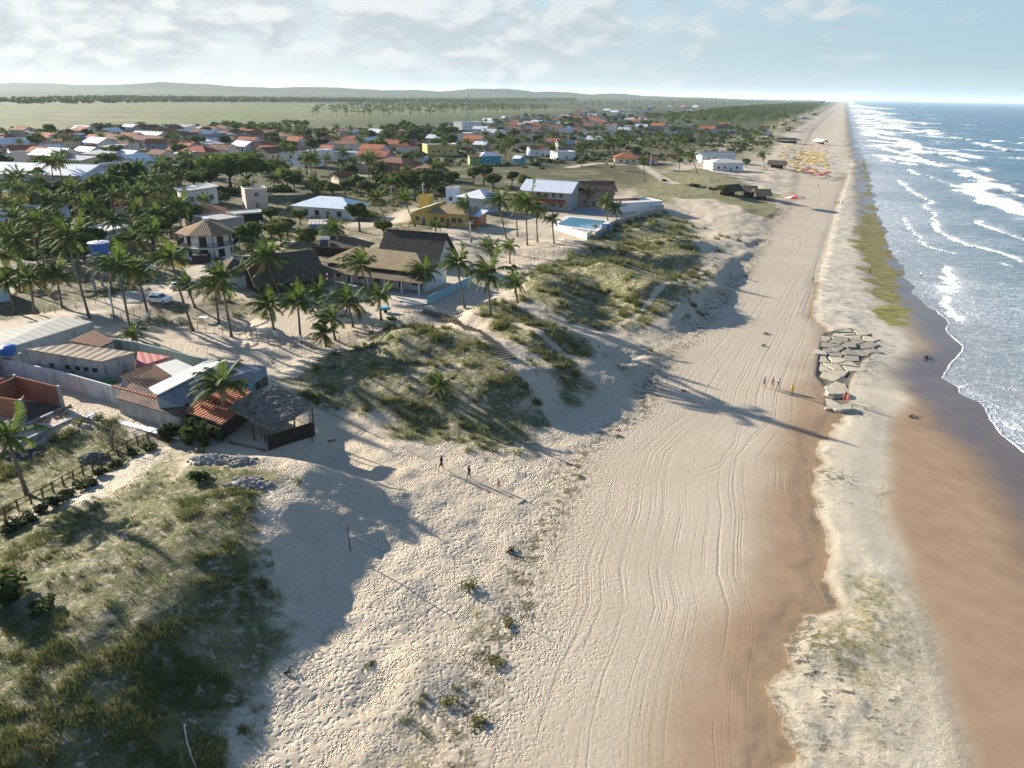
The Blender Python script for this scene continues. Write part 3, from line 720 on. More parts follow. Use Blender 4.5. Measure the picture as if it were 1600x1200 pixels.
@cached
def sheet(col, pitch=0.5, stain=0.3, rough=0.55):
    """ribbed roof sheets"""
    m, g = new_mat('roof_sheet'); o = g.obj(); x, y, z = g.xyz(o)
    a = g.m('SINE', g.m('MULTIPLY', x, 2 * math.pi / pitch))
    n = g.noise(g.vm('MULTIPLY', o, (1.0, 0.35, 0.35)), 0.9, 5, 0.65)
    seam = g.sm(g.m('FRACT', g.m('MULTIPLY', x, 1 / 3.1)), 0.0, 0.03, 0.35, 0.0)
    c = g.mix(g.m('MULTIPLY', g.sm(n, 0.42, 0.72), stain), col, (col[0] * 0.42, col[1] * 0.38, col[2] * 0.34))
    c = g.mix(seam, c, tuple(v * 0.4 for v in col))
    g.out(g.bsdf(c, rough, 0.35, g.bump(a, 0.5, 0.04)).outputs[0]); return m
@cached
def thatch(a, b):
    m, g = new_mat('thatch'); o = g.obj()
    s = g.noise(g.vm('MULTIPLY', o, (5.0, 0.55, 0.55)), 1.5, 6, 0.75); n = g.noise(o, 0.8, 4, 0.6)
    c = g.mix(g.sm(s, 0.34, 0.66), a, b); c = g.mix(g.sm(n, 0.5, 0.75, 0, 0.6), c, tuple(v * 0.5 for v in a))
    g.out(g.bsdf(c, 0.95, 0.1, g.bump(s, 1.0, 0.25)).outputs[0]); return m
@cached
def plain(col, rough=0.6, spec=0.3, var=0.25):
    m, g = new_mat('plain'); o = g.obj(); n = g.noise(o, 2.5, 4, 0.6)
    c = g.mix(g.sm(n, 0.35, 0.75, 0, var), col, tuple(v * 0.55 for v in col))
    g.out(g.bsdf(c, rough, spec, g.bump(n, 0.2, 0.02)).outputs[0]); return m
@cached
def bricks(a=(0.36, 0.125, 0.06), b=(0.27, 0.095, 0.05), mortar=(0.30, 0.24, 0.19)):
    m, g = new_mat('hollow_brick'); p = g.obj(); x, y, z = g.xyz(p)
    t = g.n('ShaderNodeTexBrick'); g.put(t.inputs['Vector'], g.vec(g.m('ADD', x, y), z, 0.0))
    g.put(t.inputs['Color1'], a); g.put(t.inputs['Color2'], b); g.put(t.inputs['Mortar'], mortar)
    t.inputs['Scale'].default_value = 1.0; t.inputs['Brick Width'].default_value = 0.42; t.inputs['Row Height'].default_value = 0.22; t.inputs['Mortar Size'].default_value = 0.018
    n = g.noise(p, 1.5, 4, 0.6)
    c = g.mix(g.sm(n, 0.4, 0.75, 0, 0.55), t.outputs[0], (0.19, 0.10, 0.07))
    g.out(g.bsdf(c, 0.9, 0.1, g.bump(t.outputs[1], 0.5, -0.03)).outputs[0]); return m
@cached
def leaf(a, b, tr=0.35):
    m, g = new_mat('leaf'); o = g.pos(); r = g.rand()
    n = g.noise(o, 0.9, 3, 0.6)
    c = g.mix(g.sm(n, 0.32, 0.68), a, b)
    c = g.mix(g.m('MULTIPLY', r, 0.35), c, tuple(min(1, v * 1.5) for v in b))
    d = g.bsdf(c, 0.75, 0.12)
    t = g.n('ShaderNodeBsdfTranslucent'); g.put(t.inputs[0], g.mix(0.4, c, (0.11, 0.16, 0.025)))
    x = g.n('ShaderNodeMixShader'); x.inputs[0].default_value = tr
    g.t.links.new(d.outputs[0], x.inputs[1]); g.t.links.new(t.outputs[0], x.inputs[2]); g.out(x.outputs[0]); return m
@cached
def bark(a=(0.20, 0.165, 0.125), ring=5.0):
    m, g = new_mat('bark'); o = g.obj(); x, y, z = g.xyz(o)
    s = g.m('SINE', g.m('MULTIPLY', z, ring * 6.28)); n = g.noise(o, 3.0, 4, 0.6)
    c = g.mix(g.sm(g.m('ADD', s, g.m('MULTIPLY', n, 1.5)), -0.4, 1.4), tuple(v * 0.55 for v in a), a)
    g.out(g.bsdf(c, 0.9, 0.15, g.bump(s, 0.4, 0.05)).outputs[0]); return m
GLASS = plain((0.022, 0.027, 0.032), 0.15, 0.6, 0.1)
WHITE = (0.72, 0.71, 0.68)
CONC = paint((0.36, 0.34, 0.31), 0.7)
WOOD = plain((0.115, 0.085, 0.06), 0.9, 0.1, 0.7)
DARKWOOD = plain((0.055, 0.042, 0.034), 0.9, 0.1, 0.6)
PALE_METAL = plain((0.62, 0.63, 0.63), 0.4, 0.4, 0.2)
PALM_LEAF = leaf((0.036, 0.066, 0.016), (0.095, 0.135, 0.030), 0.32)
PALM_DRY = leaf((0.26, 0.19, 0.075), (0.36, 0.28, 0.12), 0.25)
TREE_A = leaf((0.030, 0.056, 0.015), (0.085, 0.122, 0.030), 0.30)
TREE_B = leaf((0.045, 0.075, 0.016), (0.105, 0.145, 0.030), 0.3)
SHRUB = leaf((0.020, 0.030, 0.011), (0.050, 0.062, 0.020), 0.2)
YSHRUB = leaf((0.09, 0.10, 0.025), (0.17, 0.155, 0.05), 0.3)
TRUNK = bark(); TRUNK_W = bark((0.13, 0.105, 0.08), 0.6)

# ---------------------------------------------------------------- palms
WIND = Vector((-0.93, 0.36, 0))
def crown_mesh(seed, nf=26, L0=4.3, leaflets=15, wind=1.0):
    r = random.Random(seed); v = []; f = []; mi = []
    for k in range(nf):
        az = k * 2.399 + r.uniform(-0.3, 0.3); tq = (k + 0.5) / nf
        el = R(80 - 98 * tq + r.uniform(-8, 8)); L = L0 * r.uniform(0.82, 1.12) * (0.72 + 0.28 * math.sin(math.pi * min(1, tq * 1.25)))
        d = Vector((math.cos(az) * math.cos(el), math.sin(az) * math.cos(el), math.sin(el)))
        dry = 1 if (tq > 0.80 and r.random() < 0.7) else 0
        pts = []; p = Vector((0, 0, 0)); N = leaflets
        for i in range(N + 1):
            s = i / N; pts.append(p.copy())
            d = (d + (Vector((0, 0, -1)) * (0.055 + 0.10 * s) * 15 / N + WIND * (0.075 * wind * 15 / N * (0.4 + s))))
            d.normalize(); p = p + d * (L / N)
        b = len(v); mtag = dry
        for i in range(N):                             # rib
            t = (pts[i + 1] - pts[i]).normalized(); sd_ = t.cross(Vector((0, 0, 1)))
            sd_ = sd_.normalized() if sd_.length > 0.1 else Vector((1, 0, 0))
            nrm = sd_.cross(t); s = i / N
            if i % 3 == 0:
                q = pts[min(i + 3, N)]; w0 = 0.05 * (1 - s) + 0.015
                j = len(v); v += [pts[i] - sd_ * w0, pts[i] + sd_ * w0, q + sd_ * w0 * .7, q - sd_ * w0 * .7]
                f.append((j, j + 1, j + 2, j + 3)); mi.append(1 if dry else 0)
            if s < 0.10: continue
            prof = math.sin(math.pi * (0.12 + 0.86 * s)) ** 0.7 * 0.92 + 0.08
            for sg in (-1, 1):
                ln = 1.0 * prof * L / 4.0 * r.uniform(0.85, 1.1)
                drop = r.uniform(0.35, 0.75)
                e = pts[i] + (sd_ * sg * 0.80 + t * 0.55 - nrm * drop + WIND * 0.28 * wind) .normalized() * ln
                m_ = pts[i] * 0.5 + e * 0.5 + nrm * 0.08 * ln
                hw = t * (L / N) * 0.52
                j = len(v); v += [pts[i] - hw, pts[i] + hw, m_ + hw * 0.7, m_ - hw * 0.7, e]
                f.append((j, j + 1, j + 2, j + 3)); f.append((j + 3, j + 2, j + 4)); mi += [mtag, mtag]
    for k in range(5):                                 # nuts in the axils
        a = r.uniform(0, 6.28); c = Vector((math.cos(a) * 0.28, math.sin(a) * 0.28, -0.28)); rr = 0.15
        j = len(v); v += [c + Vector(q) * rr for q in ((1, 0, 0), (0, 1, 0), (-1, 0, 0), (0, -1, 0), (0, 0, 1), (0, 0, -1.2))]
        for q in range(4):
            f.append((j + q, j + (q + 1) % 4, j + 4)); f.append((j + (q + 1) % 4, j + q, j + 5)); mi += [1, 1]
    me = bpy.data.meshes.new('crown'); me.from_pydata([tuple(q) for q in v], [], f)
    me.materials.append(PALM_LEAF); me.materials.append(PALM_DRY); me.polygons.foreach_set('material_index', mi); me.update(); return me
CROWNS = [crown_mesh(11 + k, 25 + k % 3, 4.25 + 0.12 * (k % 4), 15, 1.1 + 0.12 * (k % 4)) for k in range(8)]
CROWNS_FAR = [crown_mesh(60 + k, 22, 4.5, 8, 0.7) for k in range(5)]
def trunk_mesh(h, lx, ly, r0=0.19, painted=False):
    b = MB(); n = 7
    pts = []; rad = []
    for i in range(n + 1):
        s = i / n; e = s ** 1.6 if True else s
        pts.append((lx * (1.35 * s - 0.35 * s * s), ly * (1.35 * s - 0.35 * s * s), h * s - 0.3 * (i == 0)))
        rad.append(r0 * (1.5 if i == 0 else 1.08 - 0.4 * s))
    b.tube(pts, rad, 7)
    return b.mesh('trunk', TRUNK, True)
PALM_N = [0]
WHITEWASH = paint((0.74, 0.73, 0.70), 0.2)
def palm(ub, vb, uc, vc, label, group=None, size=1.0, painted=False):
    x, y, z = G(ub, vb); k = PALM_N[0]; PALM_N[0] += 1
    a = (uc - 800) / FPX; b_ = -(vc - 600) / FPX
    xx = a * math.cos(ROLL) - b_ * math.sin(ROLL); yy = a * math.sin(ROLL) + b_ * math.cos(ROLL)
    dy = math.cos(PITCH) + yy * math.sin(PITCH); dz_ = -math.sin(PITCH) + yy * math.cos(PITCH)
    t = y / dy; top = Vector((xx * t, y, CH + dz_ * t)); h = max(top.z - z, 0.5); lx = top.x - x
    root = empty('coconut_palm', (x, y, z))
    tag(root, label, 'palm tree', group or 'coconut palms')
    link('trunk', trunk_mesh(h, lx, 0.0), root)
    c = link('crown', CROWNS[k % 8], root); c.location = (lx, 0, h); c.rotation_euler = (random.uniform(-.2, .2), random.uniform(-.2, .12), random.uniform(-0.6, 0.6))
    sc = size * random.uniform(1.0, 1.16); c.scale = (sc * random.uniform(.9, 1.1), sc * random.uniform(.9, 1.1), sc * random.uniform(.82, 1.2))
    if painted:
        bb = MB(); bb.tube([(0, 0, -0.1), (lx * 0.24, 0, 1.25)], [0.24, 0.225], 9); bb.build('painted_band', WHITEWASH, root, True)
    return root

# ---------------------------------------------------------------- broadleaf trees and shrubs
def leaf_cloud(r, blobs, per, ls, flat=1.0):
    v = []; f = []
    for (cx, cy, cz, br) in blobs:
        for _ in range(per):
            d = Vector((r.gauss(0, 1), r.gauss(0, 1), r.gauss(0, 1))).normalized()
            rad = br * (0.45 + 0.55 * r.random() ** 0.5)
            c = Vector((cx + d.x * rad, cy + d.y * rad, cz + d.z * rad * flat))
            n = (d + Vector((r.gauss(0, .6), r.gauss(0, .6), r.gauss(0, .6)))).normalized()
            a = n.cross(Vector((0.3, 0.2, 1))).normalized(); b = n.cross(a); s = ls * r.uniform(0.6, 1.3)
            j = len(v); v += [c - a * s, c + b * s * 0.55, c + a * s, c - b * s * 0.55]; f.append((j, j + 1, j + 2, j + 3))
    return v, f
def tree_variant(seed, flat=0.75, spread=1.0, h=4.4, R0=3.3, nb=15, per=130, ls=0.42):
    """crown and trunk meshes of a round or spreading tree, crown radius about R0"""
    r = random.Random(seed); blobs = []
    for k in range(nb):
        a = k * 2.4 + r.uniform(-.4, .4); q = math.sqrt((k + 0.6) / nb) * R0 * 0.72 * spread
        blobs.append((math.cos(a) * q, math.sin(a) * q, h + r.uniform(-0.5, 0.9) * flat * (1.6 - q / R0), R0 * r.uniform(0.30, 0.48)))
    v, f = leaf_cloud(r, blobs, per, ls, 0.7)
    cm = bpy.data.meshes.new('crown'); cm.from_pydata([tuple(q) for q in v], [], f); cm.update()
    b = MB(); b.tube([(0, 0, -0.3), (0.1, 0, h * 0.35), (0, 0.1, h * 0.62)], [0.32, 0.24, 0.2], 8)
    for k in range(0, nb, 2):
        c = blobs[k]; b.tube([(0, 0.1, h * 0.5), (c[0] * .5, c[1] * .5, h * .75), (c[0] * .9, c[1] * .9, c[2])], [0.15, 0.09, 0.04], 5)
    return cm, b.mesh('trunk', TRUNK_W, True)
TREES = [tree_variant(1), tree_variant(2, 1.1, 0.85, 4.6, 2.9), tree_variant(3, 0.4, 1.25, 5.4, 4.2, 18), tree_variant(4, 1.0, 0.9, 4.0, 2.5)]
TREES_FAR = [tree_variant(21 + k, 0.9, 1.0, 3.9, 3.3, 11, 46, 0.8) for k in range(4)]
def crown_of(var, mat):
    k = ('crown', id(var[0]), mat.name)
    if k not in _mats:
        me = var[0].copy(); me.materials.append(mat); _mats[k] = me
    return _mats[k]
def tree(x, y, z, s, var, mat, label, group=None, sz=1.0):
    root = empty('broadleaf_tree', (x, y, z), random.uniform(0, 6.28), (s, s, s * sz))
    tag(root, label, 'tree', group); link('trunk', var[1], root); link('crown', crown_of(var, mat), root); return root
def shrub_mesh(seed, R0=0.8, h=0.9, nb=7, per=60, ls=0.16, mat=None):
    r = random.Random(seed); blobs = [(r.uniform(-1, 1) * R0 * .7, r.uniform(-1, 1) * R0 * .7, h * r.uniform(.25, .7), R0 * r.uniform(.35, .6)) for _ in range(nb)]
    v, f = leaf_cloud(r, blobs, per, ls, 0.8)
    me = bpy.data.meshes.new('foliage'); me.from_pydata([tuple(q) for q in v], [], f); me.materials.append(mat or SHRUB); me.update()
    b = MB()
    for q in blobs: b.tube([(0, 0, -0.1), (q[0] * .6, q[1] * .6, q[2] * .6), (q[0], q[1], q[2])], [0.05, 0.035, 0.015], 5)
    return me, b.mesh('stem', TRUNK_W, True)
SHRUBS = [shrub_mesh(31 + k) for k in range(4)]; YSHRUBS = [shrub_mesh(41 + k, mat=YSHRUB, per=26, ls=.12) for k in range(3)]
GSHRUBS = [shrub_mesh(51 + k, mat=TREE_B, per=70) for k in range(3)]
def shrub(u, v, s, var, label, group=None, sz=1.0):
    x, y, z = G(u, v); root = empty('shrub', (x, y, z), random.uniform(0, 6.28), (s, s, s * sz))
    tag(root, label, 'shrub', group); link('stem', var[1], root); link('foliage', var[0], root); return root

# ---------------------------------------------------------------- houses
def base_line(u1, v1, u2, v2):
    a = Vector(G(u1, v1)); b = Vector(G(u2, v2)); d = b - a; return a, b, math.atan2(d.y, d.x), math.hypot(d.x, d.y)
def add_window(root, x, y, z, wd, ht, side=0, mat=None, frame=None, name='window', pane=True):
    """an opening with frame on the front (0), right (1) or left (-1) face"""
    b = MB(); t = 0.09
    for a in ((-wd / 2 - t, wd / 2 + t, -t, 0), (-wd / 2 - t, wd / 2 + t, ht, ht + t), (-wd / 2 - t, -wd / 2, 0, ht), (wd / 2, wd / 2 + t, 0, ht)):
        b.box(a[0], a[1], -0.07, 0.0, a[2], a[3])
    o = b.build(name, frame or paint(WHITE, 0.2), root); o.location = (x, y, z); o.rotation_euler = (0, 0, {0: 0, 1: R(90), -1: R(-90)}[side])
    c = MB(); c.box(-wd / 2, wd / 2, -0.035, -0.003, 0, ht)
    if wd > 0.8: c.box(-0.025, 0.025, -0.06, -0.0352, 0, ht, 1)
    c.build('pane' if name == 'window' else 'panel', [mat or GLASS, frame or paint(WHITE, 0.2)], o); return o
def roof_parts(w, d, h, kind, rh, ov, th=0.14, x0=None):
    """roof shells over the box 0..w, 0..d; ridge along x"""
    b = MB()
    if kind == 'gable':
        k = rh / (d / 2); e = h - ov * k + 0.02
        for sg in (0, 1):
            yy = [-ov, d / 2] if sg == 0 else [d / 2, d + ov]
            zz = [e, h + rh + 0.02] if sg == 0 else [h + rh + 0.02, e]
            b.slab([(-ov, yy[0], zz[0] + th), (w + ov, yy[0], zz[0] + th), (w + ov, yy[1], zz[1] + th), (-ov, yy[1], zz[1] + th)], th)
        b.beam((-ov, d / 2, h + rh + th + 0.02), (w + ov, d / 2, h + rh + th + 0.02), 0.26, 0.12)
    elif kind == 'gable_y':
        k = rh / (w / 2); e = h - ov * k + 0.02
        for sg in (0, 1):
            xx = [-ov, w / 2] if sg == 0 else [w / 2, w + ov]
            zz = [e, h + rh + 0.02] if sg == 0 else [h + rh + 0.02, e]
            b.slab([(xx[0], -ov, zz[0] + th), (xx[1], -ov, zz[1] + th), (xx[1], d + ov, zz[1] + th), (xx[0], d + ov, zz[0] + th)], th)
        b.beam((w / 2, -ov, h + rh + th + 0.02), (w / 2, d + ov, h + rh + th + 0.02), 0.26, 0.12)
    elif kind == 'hip':
        m = min(w, d) / 2; e0 = [(-ov, -ov), (w + ov, -ov), (w + ov, d + ov), (-ov, d + ov)]
        z0 = h + 0.02; z1 = z0 + th
        if w >= d: A, B = (m, d / 2, z1 + rh), (w - m + 0.01, d / 2, z1 + rh)
        else: A, B = (w / 2, m, z1 + rh), (w / 2, d - m + 0.01, z1 + rh)
        E = [(x, y, z1) for x, y in e0]; D = [(x, y, z0) for x, y in e0]
        for k in range(4): b.face([D[k], D[(k + 1) % 4], E[(k + 1) % 4], E[k]])
        b.face(D[::-1])
        if w >= d:
            b.face([E[0], E[1], B, A]); b.face([E[1], E[2], B]); b.face([E[2], E[3], A, B]); b.face([E[3], E[0], A])
        else:
            b.face([E[0], E[1], A]); b.face([E[1], E[2], B, A]); b.face([E[2], E[3], B]); b.face([E[3], E[0], A, B])
    elif kind == 'shed':
        b.slab([(-ov, -ov, h + th + 0.02), (w + ov, -ov, h + th + 0.02), (w + ov, d + ov, h + rh + th + 0.02), (-ov, d + ov, h + rh + th + 0.02)], th)
    elif kind == 'shed_x':
        b.slab([(-ov, -ov, h + th + 0.02), (w + ov, -ov, h + rh + th + 0.02), (w + ov, d + ov, h + rh + th + 0.02), (-ov, d + ov, h + th + 0.02)], th)
    else:
        b.box(-ov, w + ov, -ov, d + ov, h + 0.004, h + 0.16)
        for q in ((-ov, w + ov, -ov, -ov + .15), (-ov, w + ov, d + ov - .15, d + ov), (-ov, -ov + .15, -ov + .15, d + ov - .15), (w + ov - .15, w + ov, -ov + .15, d + ov - .15)):
            b.box(q[0], q[1], q[2], q[3], h + 0.16, h + 0.16 + rh)
    return b
def walls_mb(w, d, h, kind, rh):
    b = MB()
    if kind == 'gable':
        for x0, x1 in ((0, w),):
            i = len(b.v); b.v += [(0, 0, -0.5), (w, 0, -0.5), (w, d, -0.5), (0, d, -0.5), (0, 0, h), (w, 0, h), (w, d, h), (0, d, h), (0, d / 2, h + rh), (w, d / 2, h + rh)]
            for f in ((0, 1, 5, 4), (1, 2, 6, 9, 5), (2, 3, 7, 6), (3, 0, 4, 8, 7), (4, 5, 9, 8), (6, 7, 8, 9), (3, 2, 1, 0)): b.f.append(tuple(i + q for q in f)); b.mi.append(0)
    elif kind == 'gable_y':
        b.v += [(0, 0, -0.5), (w, 0, -0.5), (w, d, -0.5), (0, d, -0.5), (0, 0, h), (w, 0, h), (w, d, h), (0, d, h), (w / 2, 0, h + rh), (w / 2, d, h + rh)]
        for f in ((0, 1, 5, 8, 4), (1, 2, 6, 5), (2, 3, 7, 9, 6), (3, 0, 4, 7), (4, 8, 9, 7), (8, 5, 6, 9), (3, 2, 1, 0)): b.f.append(f); b.mi.append(0)
    elif kind in ('shed', 'shed_x'):
        zt = (h, h, h + rh, h + rh) if kind == 'shed' else (h, h + rh, h + rh, h)
        b.solid([(0, 0, -0.5), (w, 0, -0.5), (w, d, -0.5), (0, d, -0.5)], [(0, 0, zt[0]), (w, 0, zt[1]), (w, d, zt[2]), (0, d, zt[3])])
    else: b.box(0, w, 0, d, -0.5, h)
    return b
def house(label, line, d, h, kind, rh, wall, roofm, nwin=2, side=1, ov=0.45, door=True, cat='house', name='house', storeys=1, group=None, wcol=None, pane=True):
    a, b_, rz, w = base_line(*line)
    root = empty(name, (a.x, a.y, min(a.z, b_.z) - 0.05), rz); tag(root, label, cat, group)
    walls_mb(w, d, h, kind, rh).build('wall', wall, root)
    roof_parts(w, d, h, kind, rh, ov).build('roof', roofm, root)
    fr = wcol or paint(WHITE, 0.2)
    sh = h / storeys
    for s in range(storeys):
        for k in range(nwin):
            x = w * (k + 1) / (nwin + 1)
            if s == 0 and door and k == nwin // 2:
                add_window(root, x, -0.003, 0.02, 0.95, min(2.1, sh * .8), 0, plain((0.12, 0.075, 0.05)), fr, 'door'); continue
            add_window(root, x, -0.003, s * sh + sh * 0.33, 1.3, min(1.3, sh * 0.42), 0, None, fr)
        for k in range(side):
            add_window(root, w + 0.003, d * (k + 1) / (side + 1), s * sh + sh * 0.33, 1.2, min(1.2, sh * .42), 1, None, fr)
    return root
TERRA = tiles((0.40, 0.135, 0.062), (0.14, 0.075, 0.05)); TERRA_OLD = tiles((0.25, 0.115, 0.07), (0.10, 0.07, 0.055), 0.42, 0.7)
TAN = tiles((0.36, 0.27, 0.155), (0.20, 0.14, 0.085), 0.42, 0.35); BROWN = tiles((0.22, 0.115, 0.075), (0.12, 0.07, 0.05))
RED = tiles((0.36, 0.085, 0.055), (0.15, 0.06, 0.045)); WSHEET = sheet((0.70, 0.71, 0.71)); GSHEET = sheet((0.36, 0.36, 0.36), 0.5, 0.5); BSHEET = sheet((0.60, 0.67, 0.74), 0.5, 0.2)
WPAINT = paint(WHITE); CREAM = paint((0.66, 0.58, 0.42)); YELLOW = paint((0.62, 0.43, 0.11), 0.25)
# ================================================================ the walled compound by the dune
Z0 = 5.0
def wall_run(b, pts, h, th=0.18, z0=Z0, m=0, drop=0.4):
    for (x0, y0), (x1, y1) in zip(pts[:-1], pts[1:]):
        d = Vector((x1 - x0, y1 - y0)); n = Vector((-d.y, d.x)).normalized() * th / 2
        r = [(x0 - n.x, y0 - n.y), (x1 - n.x, y1 - n.y), (x1 + n.x, y1 + n.y), (x0 + n.x, y0 + n.y)]
        b.solid([(q[0], q[1], z0 - drop) for q in r], [(q[0], q[1], z0 + h) for q in r], m)
def g2(u, v, z=Z0): x, y = P(u, v, z); return (float(x), float(y))
def local_obj(name, b, mat, parent=None, smooth=False):
    """mesh built in world coordinates, its origin moved to its own base"""
    a = np.array(b.v); c = Vector((a[:, 0].mean(), a[:, 1].mean(), a[:, 2].min()))
    b.v = [tuple(Vector(q) - c) for q in b.v]; o = b.build(name, mat, None, smooth)
    if parent is not None: o.parent = parent; o.location = c - parent.location
    else: o.location = c
    return o
def roof_obj(pts, th, mat, parent, name='roof', along=None):
    """a roof plane between surveyed corners; local x runs across the slope so that the tile rows follow the fall"""
    c = pts[0]; e = (pts[1] - pts[0]); e.z = 0; rz = math.atan2(e.y, e.x) if along is None else along
    M = Matrix.Rotation(-rz, 3, 'Z'); b = MB(); b.slab([tuple(M @ (p - c)) for p in pts], th)
    o = b.build(name, mat, parent); o.location = c - (parent.location if parent is not None else Vector()); o.rotation_euler = (0, 0, rz); return o

def block(root, top, z0, mat, name='wall'):
    b = MB(); b.solid([(p[0], p[1], z0 - 0.3) for p in top], [tuple(p) for p in top]); return local_obj(name, b, mat, root)
WEATHERED = paint((0.56, 0.56, 0.55), 0.95)
t = empty('boundary_wall', (*g2(120, 616), Z0)); tag(t, 'long weathered concrete boundary wall with black rain stains behind the brick ruin', 'wall')
b = MB(); wall_run(b, [g2(-60, 570), g2(100, 606), g2(288, 662)], 2.25); local_obj('wall', b, WEATHERED, t)
b = MB(); wall_run(b, [g2(182, 631), g2(288, 662)], 0.14, 0.34, Z0 + 2.255, drop=0.0); local_obj('coping', b, TERRA, t)

BRK = bricks()
t = empty('brick_ruin', (*g2(40, 640), Z0)); tag(t, 'roofless ruin of orange hollow brick rooms against the weathered wall', 'ruin')
for pts, h in (([(-60, 640), (38, 657)], 2.5), ([(32, 620), (97, 637)], 2.7), ([(38, 657), (44, 645)], 2.2), ([(32, 620), (2, 634)], 2.6), ([(-60, 606), (12, 618)], 2.2), ([(-60, 622), (2, 634)], 2.3)):
    b = MB(); wall_run(b, [g2(*q) for q in pts], h, 0.14); local_obj('wall', b, BRK, t)
for q, h in (((40, 657), 2.6), ((99, 637), 2.8), ((31, 619), 2.8)):
    b = MB(); x, y = g2(*q); b.box(x - .16, x + .16, y - .16, y + .16, Z0 - .3, Z0 + h); local_obj('column', b, CONC, t)
b = MB()
wall_run(b, [g2(8, 681), g2(102, 638)], 0.28, 0.3); wall_run(b, [g2(28, 694), g2(112, 656)], 0.22, 0.28); wall_run(b, [g2(38, 660), g2(66, 676)], 0.2, 0.25)
local_obj('foundation_beam', b, paint((0.30, 0.29, 0.28), 0.8), t)
b = MB(); b.slab([Wp(42, 658, 5.07), Wp(98, 640, 5.07), Wp(92, 628, 5.07), Wp(38, 628, 5.07)], .08); local_obj('floor', b, plain((0.12, 0.09, 0.075), 0.95, 0.1, 0.7), t)
b = MB()
for k in range(40):
    u = random.uniform(50, 118); v = 664 - (u - 50) * 0.42 + random.uniform(-7, 7); p = Wp(u, v, 5.02); s = random.uniform(.06, .2)
    b.solid([p + Vector((-s, -s, -.05)), p + Vector((s, -s * .7, -.05)), p + Vector((s * .8, s, -.05)), p + Vector((-s, s * .6, -.05))], [p + Vector((-s * .6, -s * .5, s)), p + Vector((s * .5, -s * .6, s * .8)), p + Vector((s * .5, s * .6, s)), p + Vector((-s * .6, s * .5, s * .7))])
o = local_obj('rubble', b, BRK); tag(o, 'broken brick rubble scattered beside the roofless brick ruin', 'rubble', kind='stuff')

# long store with the flat sloping brown roof
t = empty('store_building', (*g2(150, 612), Z0)); tag(t, 'long grimy store building with a flat brown roof and tiny windows', 'house')
top = [Wp(43, 546, 9.0), Wp(157, 565, 8.4), Wp(209, 551, 8.4), Wp(110, 538, 9.0)]
block(t, [Vector((*q[:2], q[2] - .12)) for q in top], Z0, paint((0.40, 0.37, 0.34), 1.0))
cx = sum((q for q in top), Vector()) / 4
roof_obj([cx + (q - cx) * 1.035 + Vector((0, 0, .06)) for q in top], 0.15, sheet((0.34, 0.265, 0.185), 1.1, 0.5, 0.9), t)
d = (top[1] - top[0]); rzw = math.atan2(d.y, d.x); n = Vector((d.y, -d.x, 0)).normalized()
for s in (0.30, 0.52, 0.66, 0.78, 0.90):
    p = top[0] + d * s - t.location; p.z = 1.9; o = add_window(t, p.x + n.x * .01, p.y + n.y * .01, p.z, 0.75, 0.55, 0, None, CONC, 'window'); o.rotation_euler.z = rzw
# cream roofed hall behind
t = empty('cream_hall', (*g2(60, 560), Z0)); tag(t, 'long hall with a cream sunlit roof and light blue gable wall', 'house')
top = [Wp(-60, 566, 8.2), Wp(144, 503, 8.2), Wp(98, 494, 8.9), Wp(-60, 532, 8.9)]
block(t, [Vector((*q[:2], q[2] - .15)) for q in top], Z0, paint((0.33, 0.38, 0.385), 0.8))
roof_obj([q + Vector((0, 0, .05)) for q in top], 0.16, sheet((0.66, 0.60, 0.47), 1.1, 0.15, 0.8), t)
t = empty('lean_to', (*g2(140, 545), Z0)); tag(t, 'low lean-to with a dark brown roof against the light blue gable', 'shed')
top = [Wp(108, 533, 8.2), Wp(158, 543, 7.6), Wp(178, 533, 7.6), Wp(146, 515, 8.2)]
block(t, [Vector((*q[:2], q[2] - .12)) for q in top], Z0, paint((0.38, 0.34, 0.30), 0.9)); roof_obj([q + Vector((0, 0, .06)) for q in top], .14, TERRA_OLD, t)
# green wall on the far side
t = empty('green_wall', (*g2(250, 560), Z0)); tag(t, 'pale green painted wall along the sandy lot behind the red sheet roof', 'wall')
b = MB(); wall_run(b, [g2(160, 548), g2(215, 556), g2(345, 590)], 2.1); local_obj('wall', b, paint((0.32, 0.42, 0.36), 0.7), t)
b = MB(); wall_run(b, [g2(160, 548), g2(345, 590)], 0.1, 0.26, Z0 + 2.104, drop=0.0)
# small roofs inside the compound
def shed_roof(label, corners, mat, wall, name='shed', cat='shed', th=0.1, along=None, inset=0.95):
    pts = [Wp(*c) for c in corners]; c = sum(pts, Vector()) / len(pts)
    t = empty(name, (c.x, c.y, Z0)); tag(t, label, cat)
    block(t, [c + (q - c) * inset - Vector((0, 0, th + .03)) for q in pts], Z0, wall); roof_obj(pts, th, mat, t, along=along); return t
shed_roof('red sheet roof of a small shed between the green wall and brown store', [(212, 574, 7.3), (243, 569, 7.3), (266, 557, 7.8), (215, 549, 7.8)], sheet((0.42, 0.115, 0.10), 0.8, 0.35, 0.8), CONC)
shed_roof('pale fibre sheet roof of a shed in front of the green wall', [(280, 594, 7.3), (318, 580, 7.3), (275, 561, 7.6), (243, 570, 7.6)], sheet((0.56, 0.55, 0.49), 1.6, 0.2, 0.8), CONC)
shed_roof('shed with a mottled old tile roof, the upper of the two dark ones', [(232, 613, 6.7), (285, 594, 7.0), (240, 566, 7.6), (186, 588, 7.6)], tiles((0.33, 0.17, 0.09), (0.07, 0.055, 0.045), 0.42, 0.85), CONC)
shed_roof('shed with a blackened tile roof just behind the red wall coping', [(180, 621, 7.0), (284, 652, 7.0), (305, 634, 7.4), (205, 598, 7.6)], tiles((0.20, 0.12, 0.085), (0.045, 0.04, 0.035), 0.42, 0.9), CONC)
